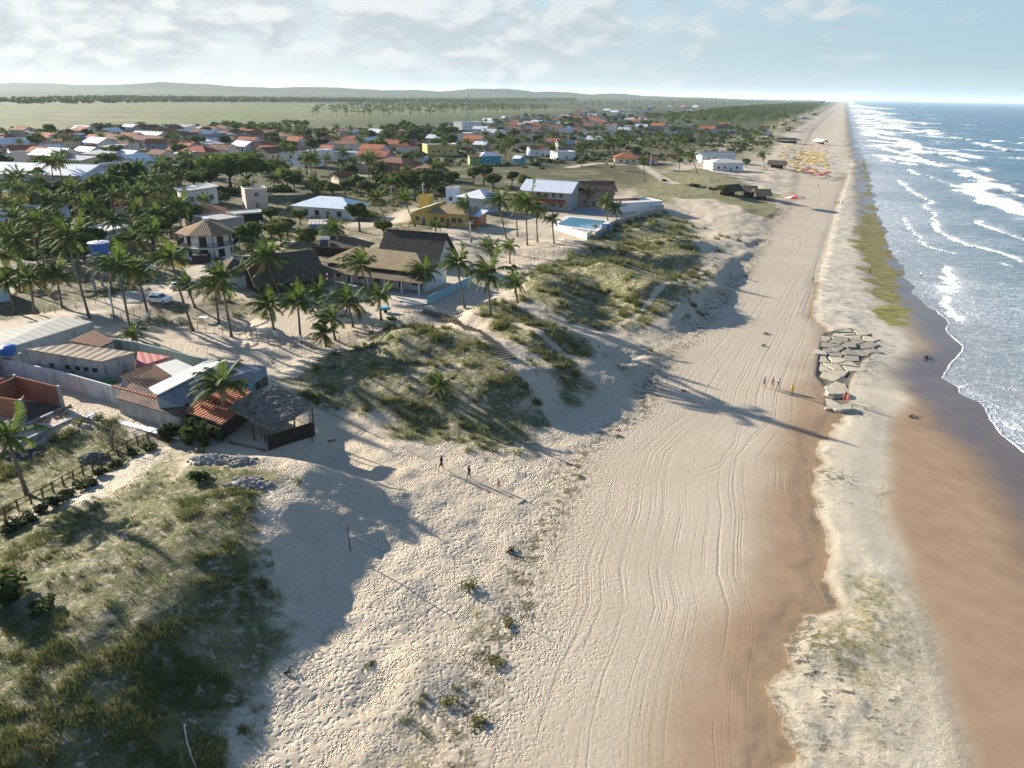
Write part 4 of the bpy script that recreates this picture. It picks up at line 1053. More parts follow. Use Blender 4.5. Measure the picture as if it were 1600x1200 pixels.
t = empty('grey_hall', (*g2(330, 625), Z0)); tag(t, 'grey sheet roofed hall with an open side window facing the dunes', 'house')
pts = [Wp(245, 618, 8.6), Wp(350, 565, 8.6), Wp(416, 572, 7.7), Wp(395, 594, 6.9), Wp(300, 640, 6.9)]
pts2 = [Wp(245, 618, 8.6), Wp(350, 565, 8.6), Wp(330, 560, 7.9), Wp(232, 606, 7.9)]
block(t, [q - Vector((0, 0, .2)) for q in pts], Z0, paint((0.24, 0.33, 0.34), 0.5))
roof_obj(pts, .12, sheet((0.23, 0.235, 0.245), 1.0, 0.4, 0.8), t); roof_obj([q + Vector((0, 0, .03)) for q in pts2], .12, sheet((0.42, 0.42, 0.40), 1.0, 0.4, 0.8), t)  # shade put into the colour: slope away from the sun darker, sunward slope lighter
b = MB(); b.beam(pts[0] + Vector((0, 0, .1)), pts[1] + Vector((0, 0, .1)), .45, .12); local_obj('ridge_cap', b, paint((0.55, 0.54, 0.50), .4), t)
b = MB(); b.beam((pts[0] * .48 + pts[1] * .52) + Vector((0, 0, .1)), (pts[4] * .75 + pts[3] * .25) + Vector((0, 0, .1)), .3, .1); local_obj('flashing', b, paint((0.60, 0.58, 0.54), .4), t)
q0 = pts[3]; q1 = pts[2]; dd = (q1 - q0); o = add_window(t, 0, 0, 0, dd.xy.length * .86, 1.25, 0, GLASS, paint((0.3, 0.45, 0.45), .3)); o.location = q0 + dd * .5 - t.location + Vector((0, 0, -1.8 - dd.z * .3)) + Vector((dd.y, -dd.x, 0)).normalized() * .05; o.rotation_euler.z = math.atan2(dd.y, dd.x)
# red tile house with dark plank front
t = empty('red_tile_house', (*g2(330, 672), Z0)); tag(t, 'house with a bright red clay tile roof beside the thatched beach hut', 'house')
r1 = [Wp(289, 641, 7.3), Wp(344, 664, 6.9), Wp(378, 640, 7.5), Wp(318, 620, 8.0)]; r2 = [Wp(318, 620, 8.0), Wp(378, 640, 7.5), Wp(403, 618, 7.0), Wp(372, 603, 7.5)]
block(t, [Vector((*(q.xy), q.z - .2)) for q in (r1[0], r1[1], r2[2], r2[3])], Z0, plain((0.07, 0.062, 0.055), 0.9, 0.1, 0.8))
roof_obj(r1, .13, TERRA, t); roof_obj([q + Vector((0, 0, .03)) for q in r2], .13, TERRA, t)
b = MB()
for k in range(3):
    z = 1.0 + .65 * k; b.beam(Vector((*r1[0].xy, Z0 + z)) + Vector((-.2, -.25, 0)), Vector((*r1[1].xy, Z0 + z)) + Vector((-.2, -.25, 0)), .1, .14)
local_obj('plank_rail', b, WOOD, t)
# thatched hut
t = empty('thatched_hut', (*g2(430, 690), Z0 - .3)); tag(t, 'open thatched beach hut with grey palm straw roof and slatted wood fence', 'hut')
TH = thatch((0.16, 0.125, 0.085), (0.36, 0.33, 0.28)); hp = [Wp(357, 637, 7.9), Wp(392, 662, 7.1), Wp(430, 673, 6.7), Wp(492, 634, 6.9), Wp(432, 602, 8.3), Wp(400, 616, 8.5)]
b = MB(); r = random.Random(5); c = sum(hp, Vector()) / 6; nx = 26; ny = 12
A, B_, C_, D_ = hp[0], hp[2], hp[3], hp[4]
def hutp(s, q): p = A * (1 - s) * (1 - q) + D_ * (1 - s) * q + B_ * s * (1 - q) + C_ * s * q; p.z += 0.55 * math.sin(math.pi * q) * (1 - .4 * s); return p
grid = [[hutp(i / nx, j / ny) + Vector((r.uniform(-.1, .1), r.uniform(-.1, .1), r.uniform(-.09, .14))) for j in range(ny + 1)] for i in range(nx + 1)]
for i in range(nx):
    for j in range(ny):
        b.face([grid[i][j], grid[i + 1][j], grid[i + 1][j + 1], grid[i][j + 1]])
        lo = [q - Vector((0, 0, .3)) for q in (grid[i][j], grid[i + 1][j], grid[i + 1][j + 1], grid[i][j + 1])]; b.face(lo[::-1])
for j in range(ny):
    for i in (0, nx): b.face([grid[i][j], grid[i][j + 1], grid[i][j + 1] - Vector((0, 0, .3)), grid[i][j] - Vector((0, 0, .3))])
for i in range(nx):
    for j in (0, ny): b.face([grid[i][j], grid[i + 1][j], grid[i + 1][j] - Vector((0, 0, .3)), grid[i][j] - Vector((0, 0, .3))])
for k in range(420):                                  # loose straw bundles running down the slope and over the eaves
    s, q = r.random(), r.random()
    if k < 150: s, q = r.choice(((r.uniform(.93, 1.0), q), (s, r.uniform(0, .05)), (s, r.uniform(.95, 1))))
    p = hutp(s, q); e = hutp(min(1.07, s + r.uniform(.05, .12)), q + r.uniform(-.02, .02)); up = Vector((0, 0, .12)); e = e + Vector((0, 0, -r.uniform(0, .25) * (s > .9)))
    sd_ = (e - p).cross(Vector((0, 0, 1))).normalized() * r.uniform(.05, .13); b.face([p + up - sd_, p + up + sd_, e + up * .6 + sd_ * .4, e + up * .6 - sd_ * .4])
o = local_obj('roof', b, TH, t); o.data.flip_normals() if False else None
for q in (hp[0], hp[1], hp[2], hp[3], hp[4], (hp[2] + hp[3]) / 2, (hp[1] + hp[2]) / 2):
    b = MB(); q = c + (q - c) * .93; b.tube([(q.x, q.y, Z0 - .8), (q.x, q.y, q.z - .25)], [.09, .08], 6); local_obj('post', b, WOOD, t)
for s in (0.0, .35, .7):
    b = MB(); q = hp[1] * (1 - s) + hp[2] * s; b.beam(c + (q - c) * .93 + Vector((0, 0, -1.6)), c + (q - c) * 1.02 + Vector((0, 0, -.2)), .08); local_obj('brace', b, WOOD, t)
b = MB(); f0 = Vector(G(420, 705)); f1 = Vector(G(492, 682)); f2 = Vector(G(497, 668))
n = 34
for k in range(n + 1):
    p = f0.lerp(f1, k / n); b.box(p.x - .05, p.x + .05, p.y - .02, p.y + .02, p.z - .4, p.z + 1.75 + random.uniform(-.05, .05))
b.beam(f0 + Vector((0, -.03, 1.0)), f1 + Vector((0, -.03, 1.0)), .08); b.beam(f0 + Vector((0, -.03, 1.75)), f1 + Vector((0, -.03, 1.75)), .1); b.beam(f0 + Vector((0, .06, .9)), f1 + Vector((0, .06, .9)), .05, 1.5)
o = local_obj('slat_fence', b, DARKWOOD); tag(o, 'dark slatted wooden fence on the seaward side of the thatched hut', 'fence')
b = MB(); p = Vector(G(488, 690)); b.tube([p - Vector((0, 0, .3)), p + Vector((0, 0, 3.3))], [.07, .05], 6); b.beam(p + Vector((0, 0, 3.1)), p + Vector((.9, .6, 3.0)), .03)
o = local_obj('lamp_post', b, DARKWOOD); tag(o, 'thin dark lamp post at the corner of the slatted fence', 'post')
b = MB(); a0 = Vector(G(358, 692)); a1 = Vector(G(415, 705)); b.tube([a0 + Vector((0, 0, .1)), a1 + Vector((0, 0, .1))], [.16, .14], 8)
o = local_obj('palm_log', b, TRUNK, smooth=True); tag(o, 'pale palm log lying before the open front of the thatched hut', 'log')
# water tanks
def tank_mesh(r0, r1, h):
    b = MB(); b.tube([(0, 0, 0), (0, 0, h * .5), (0, 0, h), (0, 0, h + .001)], [r0, (r0 + r1) / 2, r1, r1 + .07], 24)
    return b
TBLUE = plain((0.030, 0.13, 0.42), 0.45, 0.4, 0.15); TLID = plain((0.58, 0.62, 0.66), 0.6, 0.3, 0.2)
def water_tank(loc, r0, r1, h, label, lid=True):
    t = empty('water_tank', loc); tag(t, label, 'water tank'); tank_mesh(r0, r1, h).build('body', TBLUE, t, False)
    b = MB(); b.tube([(0, 0, h + .01), (0, 0, h + .1), (0, 0, h + .32), (0, 0, h + .36)], [r1 + .1, r1 + .1, r1 * .55, r1 * .2], 24); b.build('lid', TLID if lid else TBLUE, t)
    b = MB(); b.tube([(r0 + .1, 0, .2), (r0 + .12, 0, -1.6)], [.04, .04], 6); b.build('pipe', PALE_METAL, t); return t
pk = G(168, 450); t = empty('tank_tower', (pk[0], pk[1], pk[2])); tag(t, 'grey concrete stand on tall legs carrying the big blue tank', 'stand')
tw = Wp(168, 396, 0); k_ = Vector((pk[0], pk[1], 0)); 
def z_at(u, v, y):
    a = (u - 800) / FPX; b_ = -(v - 600) / FPX; yy = a * math.sin(ROLL) + b_ * math.cos(ROLL)
    return CH + (-math.sin(PITCH) + yy * math.cos(PITCH)) / (math.cos(PITCH) + yy * math.sin(PITCH)) * y
zt = z_at(168, 397, pk[1]) - pk[2]
for sx in (-1.6, 1.6):
    for sy in (-1.3, 1.3): b = MB(); b.box(sx - .16, sx + .16, sy - .16, sy + .16, -.5, zt - .22); b.build('leg', CONC, t)
b = MB(); b.box(-1.95, 1.95, -1.7, 1.7, zt - .22, zt); b.build('platform', CONC, t)
b = MB(); b.beam((-1.6, -1.3, zt * .5), (1.6, -1.3, zt * .5), .18); b.build('tie_beam', CONC, t); b = MB(); b.beam((-1.6, 1.3, zt * .5), (1.6, 1.3, zt * .5), .18); b.build('tie_beam', CONC, t)
water_tank((pk[0], pk[1], pk[2] + zt + .005), 1.35, 1.75, 2.1, 'big blue water tank with white lid on the concrete stand')
x, y = g2(22, 584); zt2 = 2.7
t = empty('tank_pillars', (x, y, Z0)); tag(t, 'rough concrete pillars carrying the small blue tank behind the wall', 'stand')
for sx in (-.7, .7):
    b = MB(); b.box(sx - .2, sx + .2, -.6, .6, -.3, zt2 - .12); b.build('pillar', CONC, t)
b = MB(); b.box(-1.1, 1.1, -.9, .9, zt2 - .12, zt2); b.build('platform', CONC, t)
water_tank((x, y, Z0 + zt2 + .005), .75, 1.0, .95, 'small open blue water tank on pillars behind the weathered wall', False)
# pipes, sheets, mounds
b = MB(); a0 = Wp(156, 608, 7.2); b.tube([a0, Wp(190, 600, 7.2), Wp(182, 612, 6.2)], [.07, .07, .07], 6); o = local_obj('pipe', b, PALE_METAL); tag(o, 'bent white drain pipe over the green water drum', 'pipe')
b = MB(); x, y = g2(172, 612); b.tube([(x, y, Z0), (x, y, Z0 + 1.6)], [.75, .85], 16); o = local_obj('water_drum', b, plain((0.04, 0.15, 0.06), .6)); tag(o, 'dark green water drum in the yard behind the weathered wall', 'drum')
for k in range(9):
    u = 180 + k * 12; v = 657 + k * 3.0; b = MB(); p = Wp(u, v, Z0 + .05 + .03 * k); q = Wp(u + 42, v + 12, Z0 + .07 + .03 * k); dd = (q - p); n = Vector((-dd.y, dd.x, 0)).normalized() * random.uniform(.25, .5)
    b.slab([p - n, q - n * .8, q + n, p + n], .03); o = local_obj('roofing_sheet', b, plain((0.72, 0.72, 0.71), .6, .3, .2)); tag(o, 'loose white roofing sheet lying at the foot of the weathered wall', 'sheet', 'loose white roofing sheets')
b = MB(); b.slab([Wp(131, 652, 5.12), Wp(150, 656, 5.12), Wp(158, 648, 5.12), Wp(139, 644, 5.12)], .04); o = local_obj('tarpaulin', b, plain((0.50, 0.56, 0.62), .5)); tag(o, 'pale blue sheet lying apart by the yellow green bush', 'sheet')
def mound(u, v, rx, ry, h, mat, label, cat, seed=1, name='rubble_mound'):
    x, y, z = G(u, v); r = random.Random(seed); b = MB(); n = 16; m = 7
    ring = [[Vector((math.cos(6.2832 * j / n) * rx * (1 - i / m) ** .8, math.sin(6.2832 * j / n) * ry * (1 - i / m) ** .8, h * (i / m) ** .8 - .15)) + Vector((r.uniform(-.12, .12), r.uniform(-.12, .12), r.uniform(-.12, .12) if i else 0)) for j in range(n)] for i in range(m)]
    for i in range(m - 1):
        for j in range(n): b.face([ring[i][j], ring[i][(j + 1) % n], ring[i + 1][(j + 1) % n], ring[i + 1][j]])
    b.face(ring[-1])
    for k in range(60):
        a = r.uniform(0, 6.28); q = math.sqrt(r.random()); p = Vector((math.cos(a) * rx * q * 1.1, math.sin(a) * ry * q * 1.1, h * (1 - q) * .9)); s = r.uniform(.07, .22)
        b.solid([p + Vector((-s, -s * .8, -s)), p + Vector((s, -s, -s)), p + Vector((s * .9, s, -s)), p + Vector((-s * .8, s, -s))], [p + Vector((-s * .6, -s * .7, s * .6)), p + Vector((s * .7, -s * .4, s * .8)), p + Vector((s * .5, s * .8, s * .5)), p + Vector((-s * .9, s * .5, s * .7))])
    o = b.build(name, mat); o.location = (x, y, z); tag(o, label, cat); return o
PALEROCK = plain((0.36, 0.34, 0.31), .9, .1, .6)
mound(332, 720, 2.2, 1.0, .6, PALEROCK, 'pale rubble heap in front of the dark shrub by the hut', 'rubble', 2)
mound(376, 722, 1.6, .9, .5, PALEROCK, 'small pale rubble heap nearer the hut entrance', 'rubble', 3)
mound(386, 756, 2.0, 1.2, .5, PALEROCK, 'low grey rubble heap on the grassy dune edge', 'rubble', 4)
mound(148, 716, 1.5, .8, .75, plain((0.17, 0.165, 0.16), .9, .1, .5), 'grey gravel pile beside the bare shrub near the fence', 'gravel', 5, 'gravel_pile')
mound(30, 710, 2.2, 1.0, .4, plain((0.10, 0.10, 0.11), .9, .1, .5), 'dark rubble pile under the palm by the front fence', 'rubble', 6)
# concrete path from the hut to the beach
b = MB(); n = 22; a0 = np.array([500, 632.]); a1 = np.array([690, 737.]); a2 = np.array([815, 785.])
pp = []
for k in range(n + 1):
    s = k / n; q = a0 * (1 - s) ** 2 + 2 * s * (1 - s) * np.array([640, 700.]) + s * s * a2 if True else 0
    pp.append(Vector(G(q[0], q[1])))
for k in range(n):
    p, q = pp[k], pp[k + 1]; d = (q - p); nn = Vector((-d.y, d.x, 0)).normalized() * .62; g_ = d.normalized() * .03
    b.slab([p - nn + g_ + Vector((0, 0, .09)), q - nn - g_ + Vector((0, 0, .09)), q + nn - g_ + Vector((0, 0, .09)), p + nn + g_ + Vector((0, 0, .09))], .5)
o = local_obj('path', b, plain((0.46, 0.39, 0.295), .9, .1, .25)); tag(o, kind='structure')
# steps up the dune
t = empty('dune_stairs', G(662, 487)); tag(t, 'wooden sleeper steps running down the dune from the veranda', 'stairs')
st = [(662, 487), (690, 494), (716, 502), (738, 515), (758, 530), (776, 546), (798, 564)]
b = MB(); b2 = MB(); tot = 34; sp = [Vector(G(*q)) for q in st]
for k in range(tot):
    s = k / tot * (len(sp) - 1); i = int(s); p = sp[i].lerp(sp[i + 1], s - i); d = (sp[i + 1] - sp[i]); d.z = 0; d.normalize(); n = Vector((-d.y, d.x, 0)) * .95
    b.slab([p - n - d * .13 + Vector((0, 0, .22)), p - n + d * .13 + Vector((0, 0, .22)), p + n + d * .13 + Vector((0, 0, .22)), p + n - d * .13 + Vector((0, 0, .22))], .5)
local_obj('tread', b, plain((0.17, 0.14, 0.105), .9, .1, .5), t)
# volleyball post and ropes in the sand
def rod(u0, v0, h, lean, rad, mat, label, name='post', cat='post'):
    x, y, z = G(u0, v0); b = MB(); b.tube([(0, 0, -.4), (lean, 0, h)], [rad, rad * .85], 7); o = b.build(name, mat, None, True); o.location = (x, y, z); tag(o, label, cat); return o
rod(548, 861, 2.5, -.12, .06, WOOD, 'lone wooden post standing in the shaded sand')
rod(711, 915, 2.4, -.05, .04, plain((.45, .40, .3)), 'thin pale pole standing in sunlit footprinted sand')
def rope(uv, rad, mat, label, name='rope', lift=.05):
    b = MB(); pts = []
    for k in range(len(uv) - 1):
        for s in range(6):
            q = [uv[k][i] * (1 - s / 6) + uv[k + 1][i] * s / 6 for i in (0, 1)]; pts.append(Vector(G(*q)) + Vector((0, 0, lift)))
    pts.append(Vector(G(*uv[-1])) + Vector((0, 0, lift))); b.tube(pts, [rad] * len(pts), 5); o = local_obj(name, b, mat, smooth=True); tag(o, label, name.replace('_', ' ')); return o
PALE = plain((0.62, 0.60, 0.56), .8)
rope([(550, 838), (575, 849), (599, 861)], .05, PALE, 'short white boundary rope lying by the lone post', lift=.06)
rope([(531, 758), (560, 769), (582, 777)], .06, PALE, 'white boundary rope lying in the shade of the hut', lift=.06)
rope([(288, 1135), (292, 1160), (300, 1185), (306, 1200)], .05, plain((.55, .5, .4)), 'pale dead branch in the dark shaded dune scrub', 'branch', .1)
# fences
def fence(line, n, h, label, rails=2, rad=.06, mat=None, extra=0.0):
    P_ = [Vector(G(*q)) for q in line]; L = [0]
    for a, b_ in zip(P_[:-1], P_[1:]): L.append(L[-1] + (b_ - a).length)
    t = empty('post_fence', P_[0]); tag(t, label, 'fence'); pos = []
    for k in range(n):
        s = L[-1] * k / (n - 1)
        i = min(max(j for j in range(len(L)) if L[j] <= s + 1e-6), len(P_) - 2); f = (s - L[i]) / (L[i + 1] - L[i]); p = P_[i].lerp(P_[i + 1], f)
        p.z = float(H(np.array([p.x]), np.array([p.y]))[0]); pos.append(p)
        b = MB(); hh = h * random.uniform(.9, 1.08); b.tube([(0, 0, -.35), (random.uniform(-.06, .06), 0, hh)], [rad, rad * .9], 6); o = b.build('post', mat or WOOD, t, True); o.location = p - P_[0]
    for rz in [h * (.45 + .45 * j) for j in range(rails)]:
        b = MB(); b.tube([p - P_[0] + Vector((0, 0, rz + random.uniform(-.03, .03))) for p in pos], [.018 + extra] * len(pos), 4); b.build('rail', mat or WOOD, t)
    return t
fence([(-60, 842), (0, 814), (60, 783), (130, 744), (190, 708), (248, 684)], 19, 1.15, 'rough wooden post and rail fence along the grassy front yard', 2, .09, None, .03)
fence([(168, 503), (230, 505), (330, 520), (380, 527), (440, 545), (480, 548), (560, 527), (620, 505), (662, 483)], 42, 1.2, 'wire fence of thin posts round the sandy palm yard', 2, .045, None, -.006)
fence([(740, 460), (790, 440), (830, 415), (860, 400), (890, 388)], 24, 1.5, 'stake fence between the sandy lot and the dunes', 1, .045)
fence([(0, 497), (60, 493), (140, 478), (180, 470)], 12, 1.2, 'thin post fence along the sand road under the short palms', 1, .05)
fence([(180, 505), (212, 490), (240, 470), (258, 468)], 8, 1.3, 'short fence beside the road near the white car', 2, .05)
fence([(690, 398), (740, 400), (800, 412), (850, 395)], 16, 1.1, 'low stake fence across the pale sandy lot', 1, .04)

# ================================================================ the thatched guest house
ZR = 5.3
t = empty('guest_house', (*g2(575, 452, ZR), ZR)); tag(t, 'guest house with a long tan tile roof and shaded white veranda', 'house')
wl = [Wp(500, 442, ZR), Wp(655, 462, ZR)]; dd = wl[1] - wl[0]; rz = math.atan2(dd.y, dd.x); wdt = dd.length; t.location = wl[0]; t.rotation_euler.z = rz
DPT = 11.0; hw_ = 3.3
b = MB(); b.box(0, wdt, 2.6, DPT, -.4, hw_); b.build('wall', paint((0.60, 0.58, 0.54), .3), t)
rb = roof_parts(wdt, DPT - 2.6, hw_ + .3, 'hip', 2.5, .7); o = rb.build('roof', TAN, t); o.location = (0, 2.6, 0)
b = MB(); b.slab([(-.9, -.5, 2.45), (wdt + .9, -.5, 2.45), (wdt + .9, 2.7, 3.35), (-.9, 2.7, 3.35)], .14); b.build('veranda_roof', tiles((0.20, 0.15, 0.10), (0.10, 0.075, 0.05), .42, .6), t)
b = MB(); b.box(-.6, wdt + .6, -.9, 2.6, -.4, .16); b.build('veranda_floor', plain((0.45, 0.41, 0.36), .8), t)
for k in range(7): b = MB(); x = wdt * k / 6; b.box(x - .12, x + .12, -.12, .12, .16, 2.3); b.build('column', paint(WHITE, .2), t)
for k, x in enumerate((.10, .24, .36, .52, .64, .76, .90)):
    if k % 2: add_window(t, wdt * x, 2.6 - .003, .18, 1.0, 2.1, 0, DARKWOOD, paint(WHITE, .2), 'door')
    else: add_window(t, wdt * x, 2.6 - .003, 1.0, 1.5, 1.2, 0)
def hammock(t0, x0, x1, y, label):
    b = MB(); n = 12; r = [[], []]
    for k in range(n + 1):
        s = k / n; z = 1.75 - 1.15 * (1 - (2 * s - 1) ** 2); wv = .05 + .42 * math.sin(math.pi * s)
        for j in (0, 1): r[j].append(Vector((x0 + (x1 - x0) * s, y + (wv if j else -wv), z + .18 * math.sin(math.pi * s))))
    mid = [(a + c) / 2 - Vector((0, 0, .3 * math.sin(math.pi * k / n))) for k, (a, c) in enumerate(zip(*r))]
    for k in range(n):
        b.face([r[0][k], r[0][k + 1], mid[k + 1], mid[k]]); b.face([mid[k], mid[k + 1], r[1][k + 1], r[1][k]])
    o = b.build('hammock', plain((0.66, 0.65, 0.62), .9), None, True); o.matrix_world = Matrix.Translation(t0.location) @ Matrix.Rotation(t0.rotation_euler.z, 4, 'Z'); tag(o, label, 'hammock'); return o
hammock(t, -.2, wdt / 6, .0, 'white hammock slung at the dark thatch end of the veranda')
hammock(t, wdt * 3.2 / 6, wdt * 4.1 / 6, -.05, 'white hammock slung between the columns nearest the veranda middle')
DTH = thatch((0.045, 0.038, 0.033), (0.11, 0.095, 0.08)); MTH = thatch((0.085, 0.07, 0.05), (0.19, 0.155, 0.11))
def gable_thatch(label, line, d, h, rh, mat, wall, kind='gable', ov=.8, name='thatched_house', z=None, nwin=0, rot=0):
    a, b_, rz, w = base_line(*line); t = empty(name, (a.x, a.y, min(a.z, b_.z)), rz); tag(t, label, 'house')
    walls_mb(w, d, h, kind, rh).build('wall', wall, t); roof_parts(w, d, h, kind, rh, ov, .3).build('roof', mat, t); return t
t = gable_thatch('steep black thatch gable house with a cream and blue end wall', (596, 416, 682, 424), 9.0, 2.6, 4.2, DTH, paint((0.58, 0.56, 0.46), .4))
w_ = (Vector(G(596, 416)) - Vector(G(682, 424))).length
o = add_window(t, w_ + .003, 3.3, 1.0, 2.2, 2.4, 1, paint((0.42, 0.58, 0.66), .3), paint((0.4, 0.55, 0.62), .3), 'door')
gable_thatch('dark thatch hall at the inland end of the guest house', (405, 462, 505, 448), 10.0, 2.3, 3.6, MTH, DARKWOOD)
gable_thatch('small straw roofed lodge with a white wall by the road', (352, 452, 398, 447), 7.0, 2.4, 2.4, MTH, paint((0.50, 0.58, 0.62), .3), 'hip')
gable_thatch('dark low thatch shelter behind the steep gable house', (488, 398, 560, 404), 6.0, 2.0, 1.8, MTH, DARKWOOD, 'hip')
def solar(u, v, z, rz, label):
    p = Wp(u, v, z); t = empty('solar_heater', p, rz); tag(t, label, 'solar heater')
    b = MB(); b.tube([(-1.0, 0, .45), (-.96, 0, .45), (.96, 0, .45), (1.0, 0, .45)], [.3, .36, .36, .3], 14); b.build('cylinder', plain((0.74, 0.74, 0.73), .4, .4, .1), t, False)
    b = MB(); b.beam((-.8, 0, .3), (-.8, .1, -1.6), .05); b.beam((.8, 0, .3), (.8, .1, -1.6), .05); b.beam((-.8, 0, .2), (-1.2, -1.5, -1.2), .05); b.beam((.8, 0, .2), (1.2, -1.5, -1.2), .05); b.build('frame', PALE_METAL, t)
    b = MB(); b.slab([(-.9, -1.6, -1.0), (.9, -1.6, -1.0), (.9, -.3, .05), (-.9, -.3, .05)], .08); b.build('panel', plain((.03, .035, .05), .2, .6, .1), t); return t
solar(508, 375, 9.6, -.1, 'white solar heater cylinder on the dark thatch hall'); solar(612, 384, 9.3, -.1, 'white solar heater cylinder above the tan tile roof')
b = MB(); a0 = Vector(G(668, 476)); a1 = Vector(G(738, 442)); wall_run(b, [(a0.x, a0.y), (a1.x, a1.y)], 1.5, .15, a0.z); o = local_obj('turquoise_wall', b, paint((0.22, 0.40, 0.47), .4)); tag(o, 'turquoise garden wall beside the guest house veranda', 'wall')
b = MB(); b.slab([Wp(600, 455, 5.38), Wp(640, 478, 5.38), Wp(668, 474, 5.38), Wp(668, 462, 5.38)], .2); o = local_obj('terrace', b, plain((0.46, 0.42, 0.37), .85)); tag(o, kind='structure')

# ================================================================ the octagonal house
def octagon_house():
    x, y, z = G(330, 402); t = empty('octagonal_house', (x, y, z), R(8)); tag(t, 'white octagonal two storey house with a balcony and pointed tile roof', 'house')
    ring = lambda r, zz, n=8, o=.5: [(math.cos(2 * math.pi * (k + o) / n) * r, math.sin(2 * math.pi * (k + o) / n) * r, zz) for k in range(n)]
    R_ = 5.0; H1 = 3.2; H2 = 6.2
    b = MB(); b.solid(ring(R_, -.4), ring(R_, H2)); b.build('wall', paint((0.72, 0.71, 0.69), .35), t)
    b = MB(); e = ring(R_ + 1.7, H2 - .35); e2 = ring(R_ + 1.7, H2 - .2); ap = (0, 0, H2 + 2.3)
    for k in range(8):
        b.face([e[k], e[(k + 1) % 8], e2[(k + 1) % 8], e2[k]]); b.face([e2[k], e2[(k + 1) % 8], ap])
    b.face(e[::-1]); b.build('roof', tiles((0.34, 0.22, 0.11), (0.19, 0.13, 0.08), .42, .35), t)
    b = MB(); b.solid(ring(.75, H2 + 1.9), ring(.75, H2 + 2.6)); b.build('vent', paint(WHITE, .3), t)
    b = MB(); b.solid(ring(R_ + 1.5, H1 - .2), ring(R_ + 1.5, H1)); b.build('balcony', paint(WHITE, .3), t)
    b = MB(); a = ring(R_ + 1.42, H1); c = ring(R_ + 1.42, H1 + 1.0)
    for k in range(8):
        if k in (0, 1): continue
        b.beam(c[k], c[(k + 1) % 8], .09)
        for j in range(15):
            p = Vector(a[k]).lerp(Vector(a[(k + 1) % 8]), j / 15); b.box(p.x - .035, p.x + .035, p.y - .035, p.y + .035, H1, H1 + .97)
    b.build('railing', DARKWOOD, t)
    for k in range(8):
        p = ring(R_ + 1.4, 0)[k]; b = MB(); b.box(p[0] - .08, p[0] + .08, p[1] - .08, p[1] + .08, -.3 if k % 3 == 0 else H1, H2 - .3); b.build('post', DARKWOOD, t)
    ap_ = R_ * math.cos(math.pi / 8)
    for k in (4, 5, 6, 7):
        a = 2 * math.pi * (k + 1) / 8; n = Vector((math.cos(a), math.sin(a), 0))
        for zz, hh in ((.9, 1.6), (H1 + .1, 2.0)):
            o = add_window(t, 0, 0, 0, 1.35, hh, 0, GLASS, DARKWOOD); o.location = n * (ap_ + .004) + Vector((0, 0, zz)); o.rotation_euler.z = a + R(90)
    b = MB(); b.box(-1.6, 1.6, -R_ - 3.6, -R_ - 1.0, -.4, 2.3); b.build('porch', plain((.06, .045, .045), .9), t)
octagon_house()
# ================================================================ houses one can tell apart
lm = paint
house('white house with a broad white hip roof and two dark windows', (462, 338, 548, 345), 11, 3.3, 'hip', 2.4, WPAINT, sheet((0.68, 0.74, 0.80), 1.0, .15), 4, 3, 1.0, wcol=DARKWOOD)
# yellow house group
house('yellow house with a straw coloured hip roof and slatted front', (672, 352, 728, 356), 9, 3.6, 'hip', 2.2, YELLOW, TAN, 5, 2, .9, wcol=paint((.55, .45, .25), .3))
house('yellow block with a sloping white edged roof left of the straw roof', (643, 350, 672, 352), 12, 3.2, 'shed_x', 2.2, YELLOW, sheet((.62, .58, .50), 1.0, .2), 2, 0, .4)
house('small square yellow roof tower behind the yellow block', (655, 336, 670, 337), 4, 5.4, 'flat', .4, YELLOW, YELLOW, 0, 0, .05, door=False)
house('white and blue tank house standing behind the yellow house', (697, 322, 712, 323), 4, 5.6, 'flat', .4, paint((.58, .66, .76), .3), WPAINT, 1, 1, .1, door=False)
house('two tier white hip roofed house beside the tank house', (718, 330, 758, 334), 10, 4.5, 'hip', 2.0, paint((.36, .42, .50), .3), WSHEET, 2, 1, 1.1)
house('orange painted low house under the palms by the tank house', (722, 352, 748, 354), 6, 2.8, 'shed', .8, paint((.46, .20, .07), .3), BSHEET, 1, 1, .5)
t = house('house with a white metal gable roof over an orange tile skirt', (818, 325, 888, 330), 12, 6.2, 'gable', 2.4, paint((.40, .37, .35), .3), sheet((.66, .70, .74), 1.0, .15), 5, 2, 1.3, storeys=2)
b = MB(); w_ = 16; b.slab([(-.6, -2.4, 2.6), (14.5, -2.4, 2.6), (14.5, -.01, 3.5), (-.6, -.01, 3.5)], .15); b.build('skirt_roof', TERRA, t)
t = house('brown tiled house with a bright red pillar at its corner', (896, 322, 958, 322), 10, 5.4, 'gable', 2.2, paint((.40, .26, .2), .3), BROWN, 3, 2, 1.0, storeys=2)
b = MB(); b.box(-1.4, -.1, -1.0, .4, -.4, 5.6); b.build('pillar', paint((.42, .05, .03), .2), t)
house('flat white terrace block at the dune end of the pool plot', (968, 332, 1034, 328), 9, 2.6, 'flat', .25, WPAINT, paint((.62, .60, .58), .3), 0, 0, .05, door=False)
house('low house with a pinkish tile roof over the pool court', (958, 330, 1005, 328), 5, 2.2, 'shed', .8, CREAM, TERRA_OLD, 2, 0, .4)
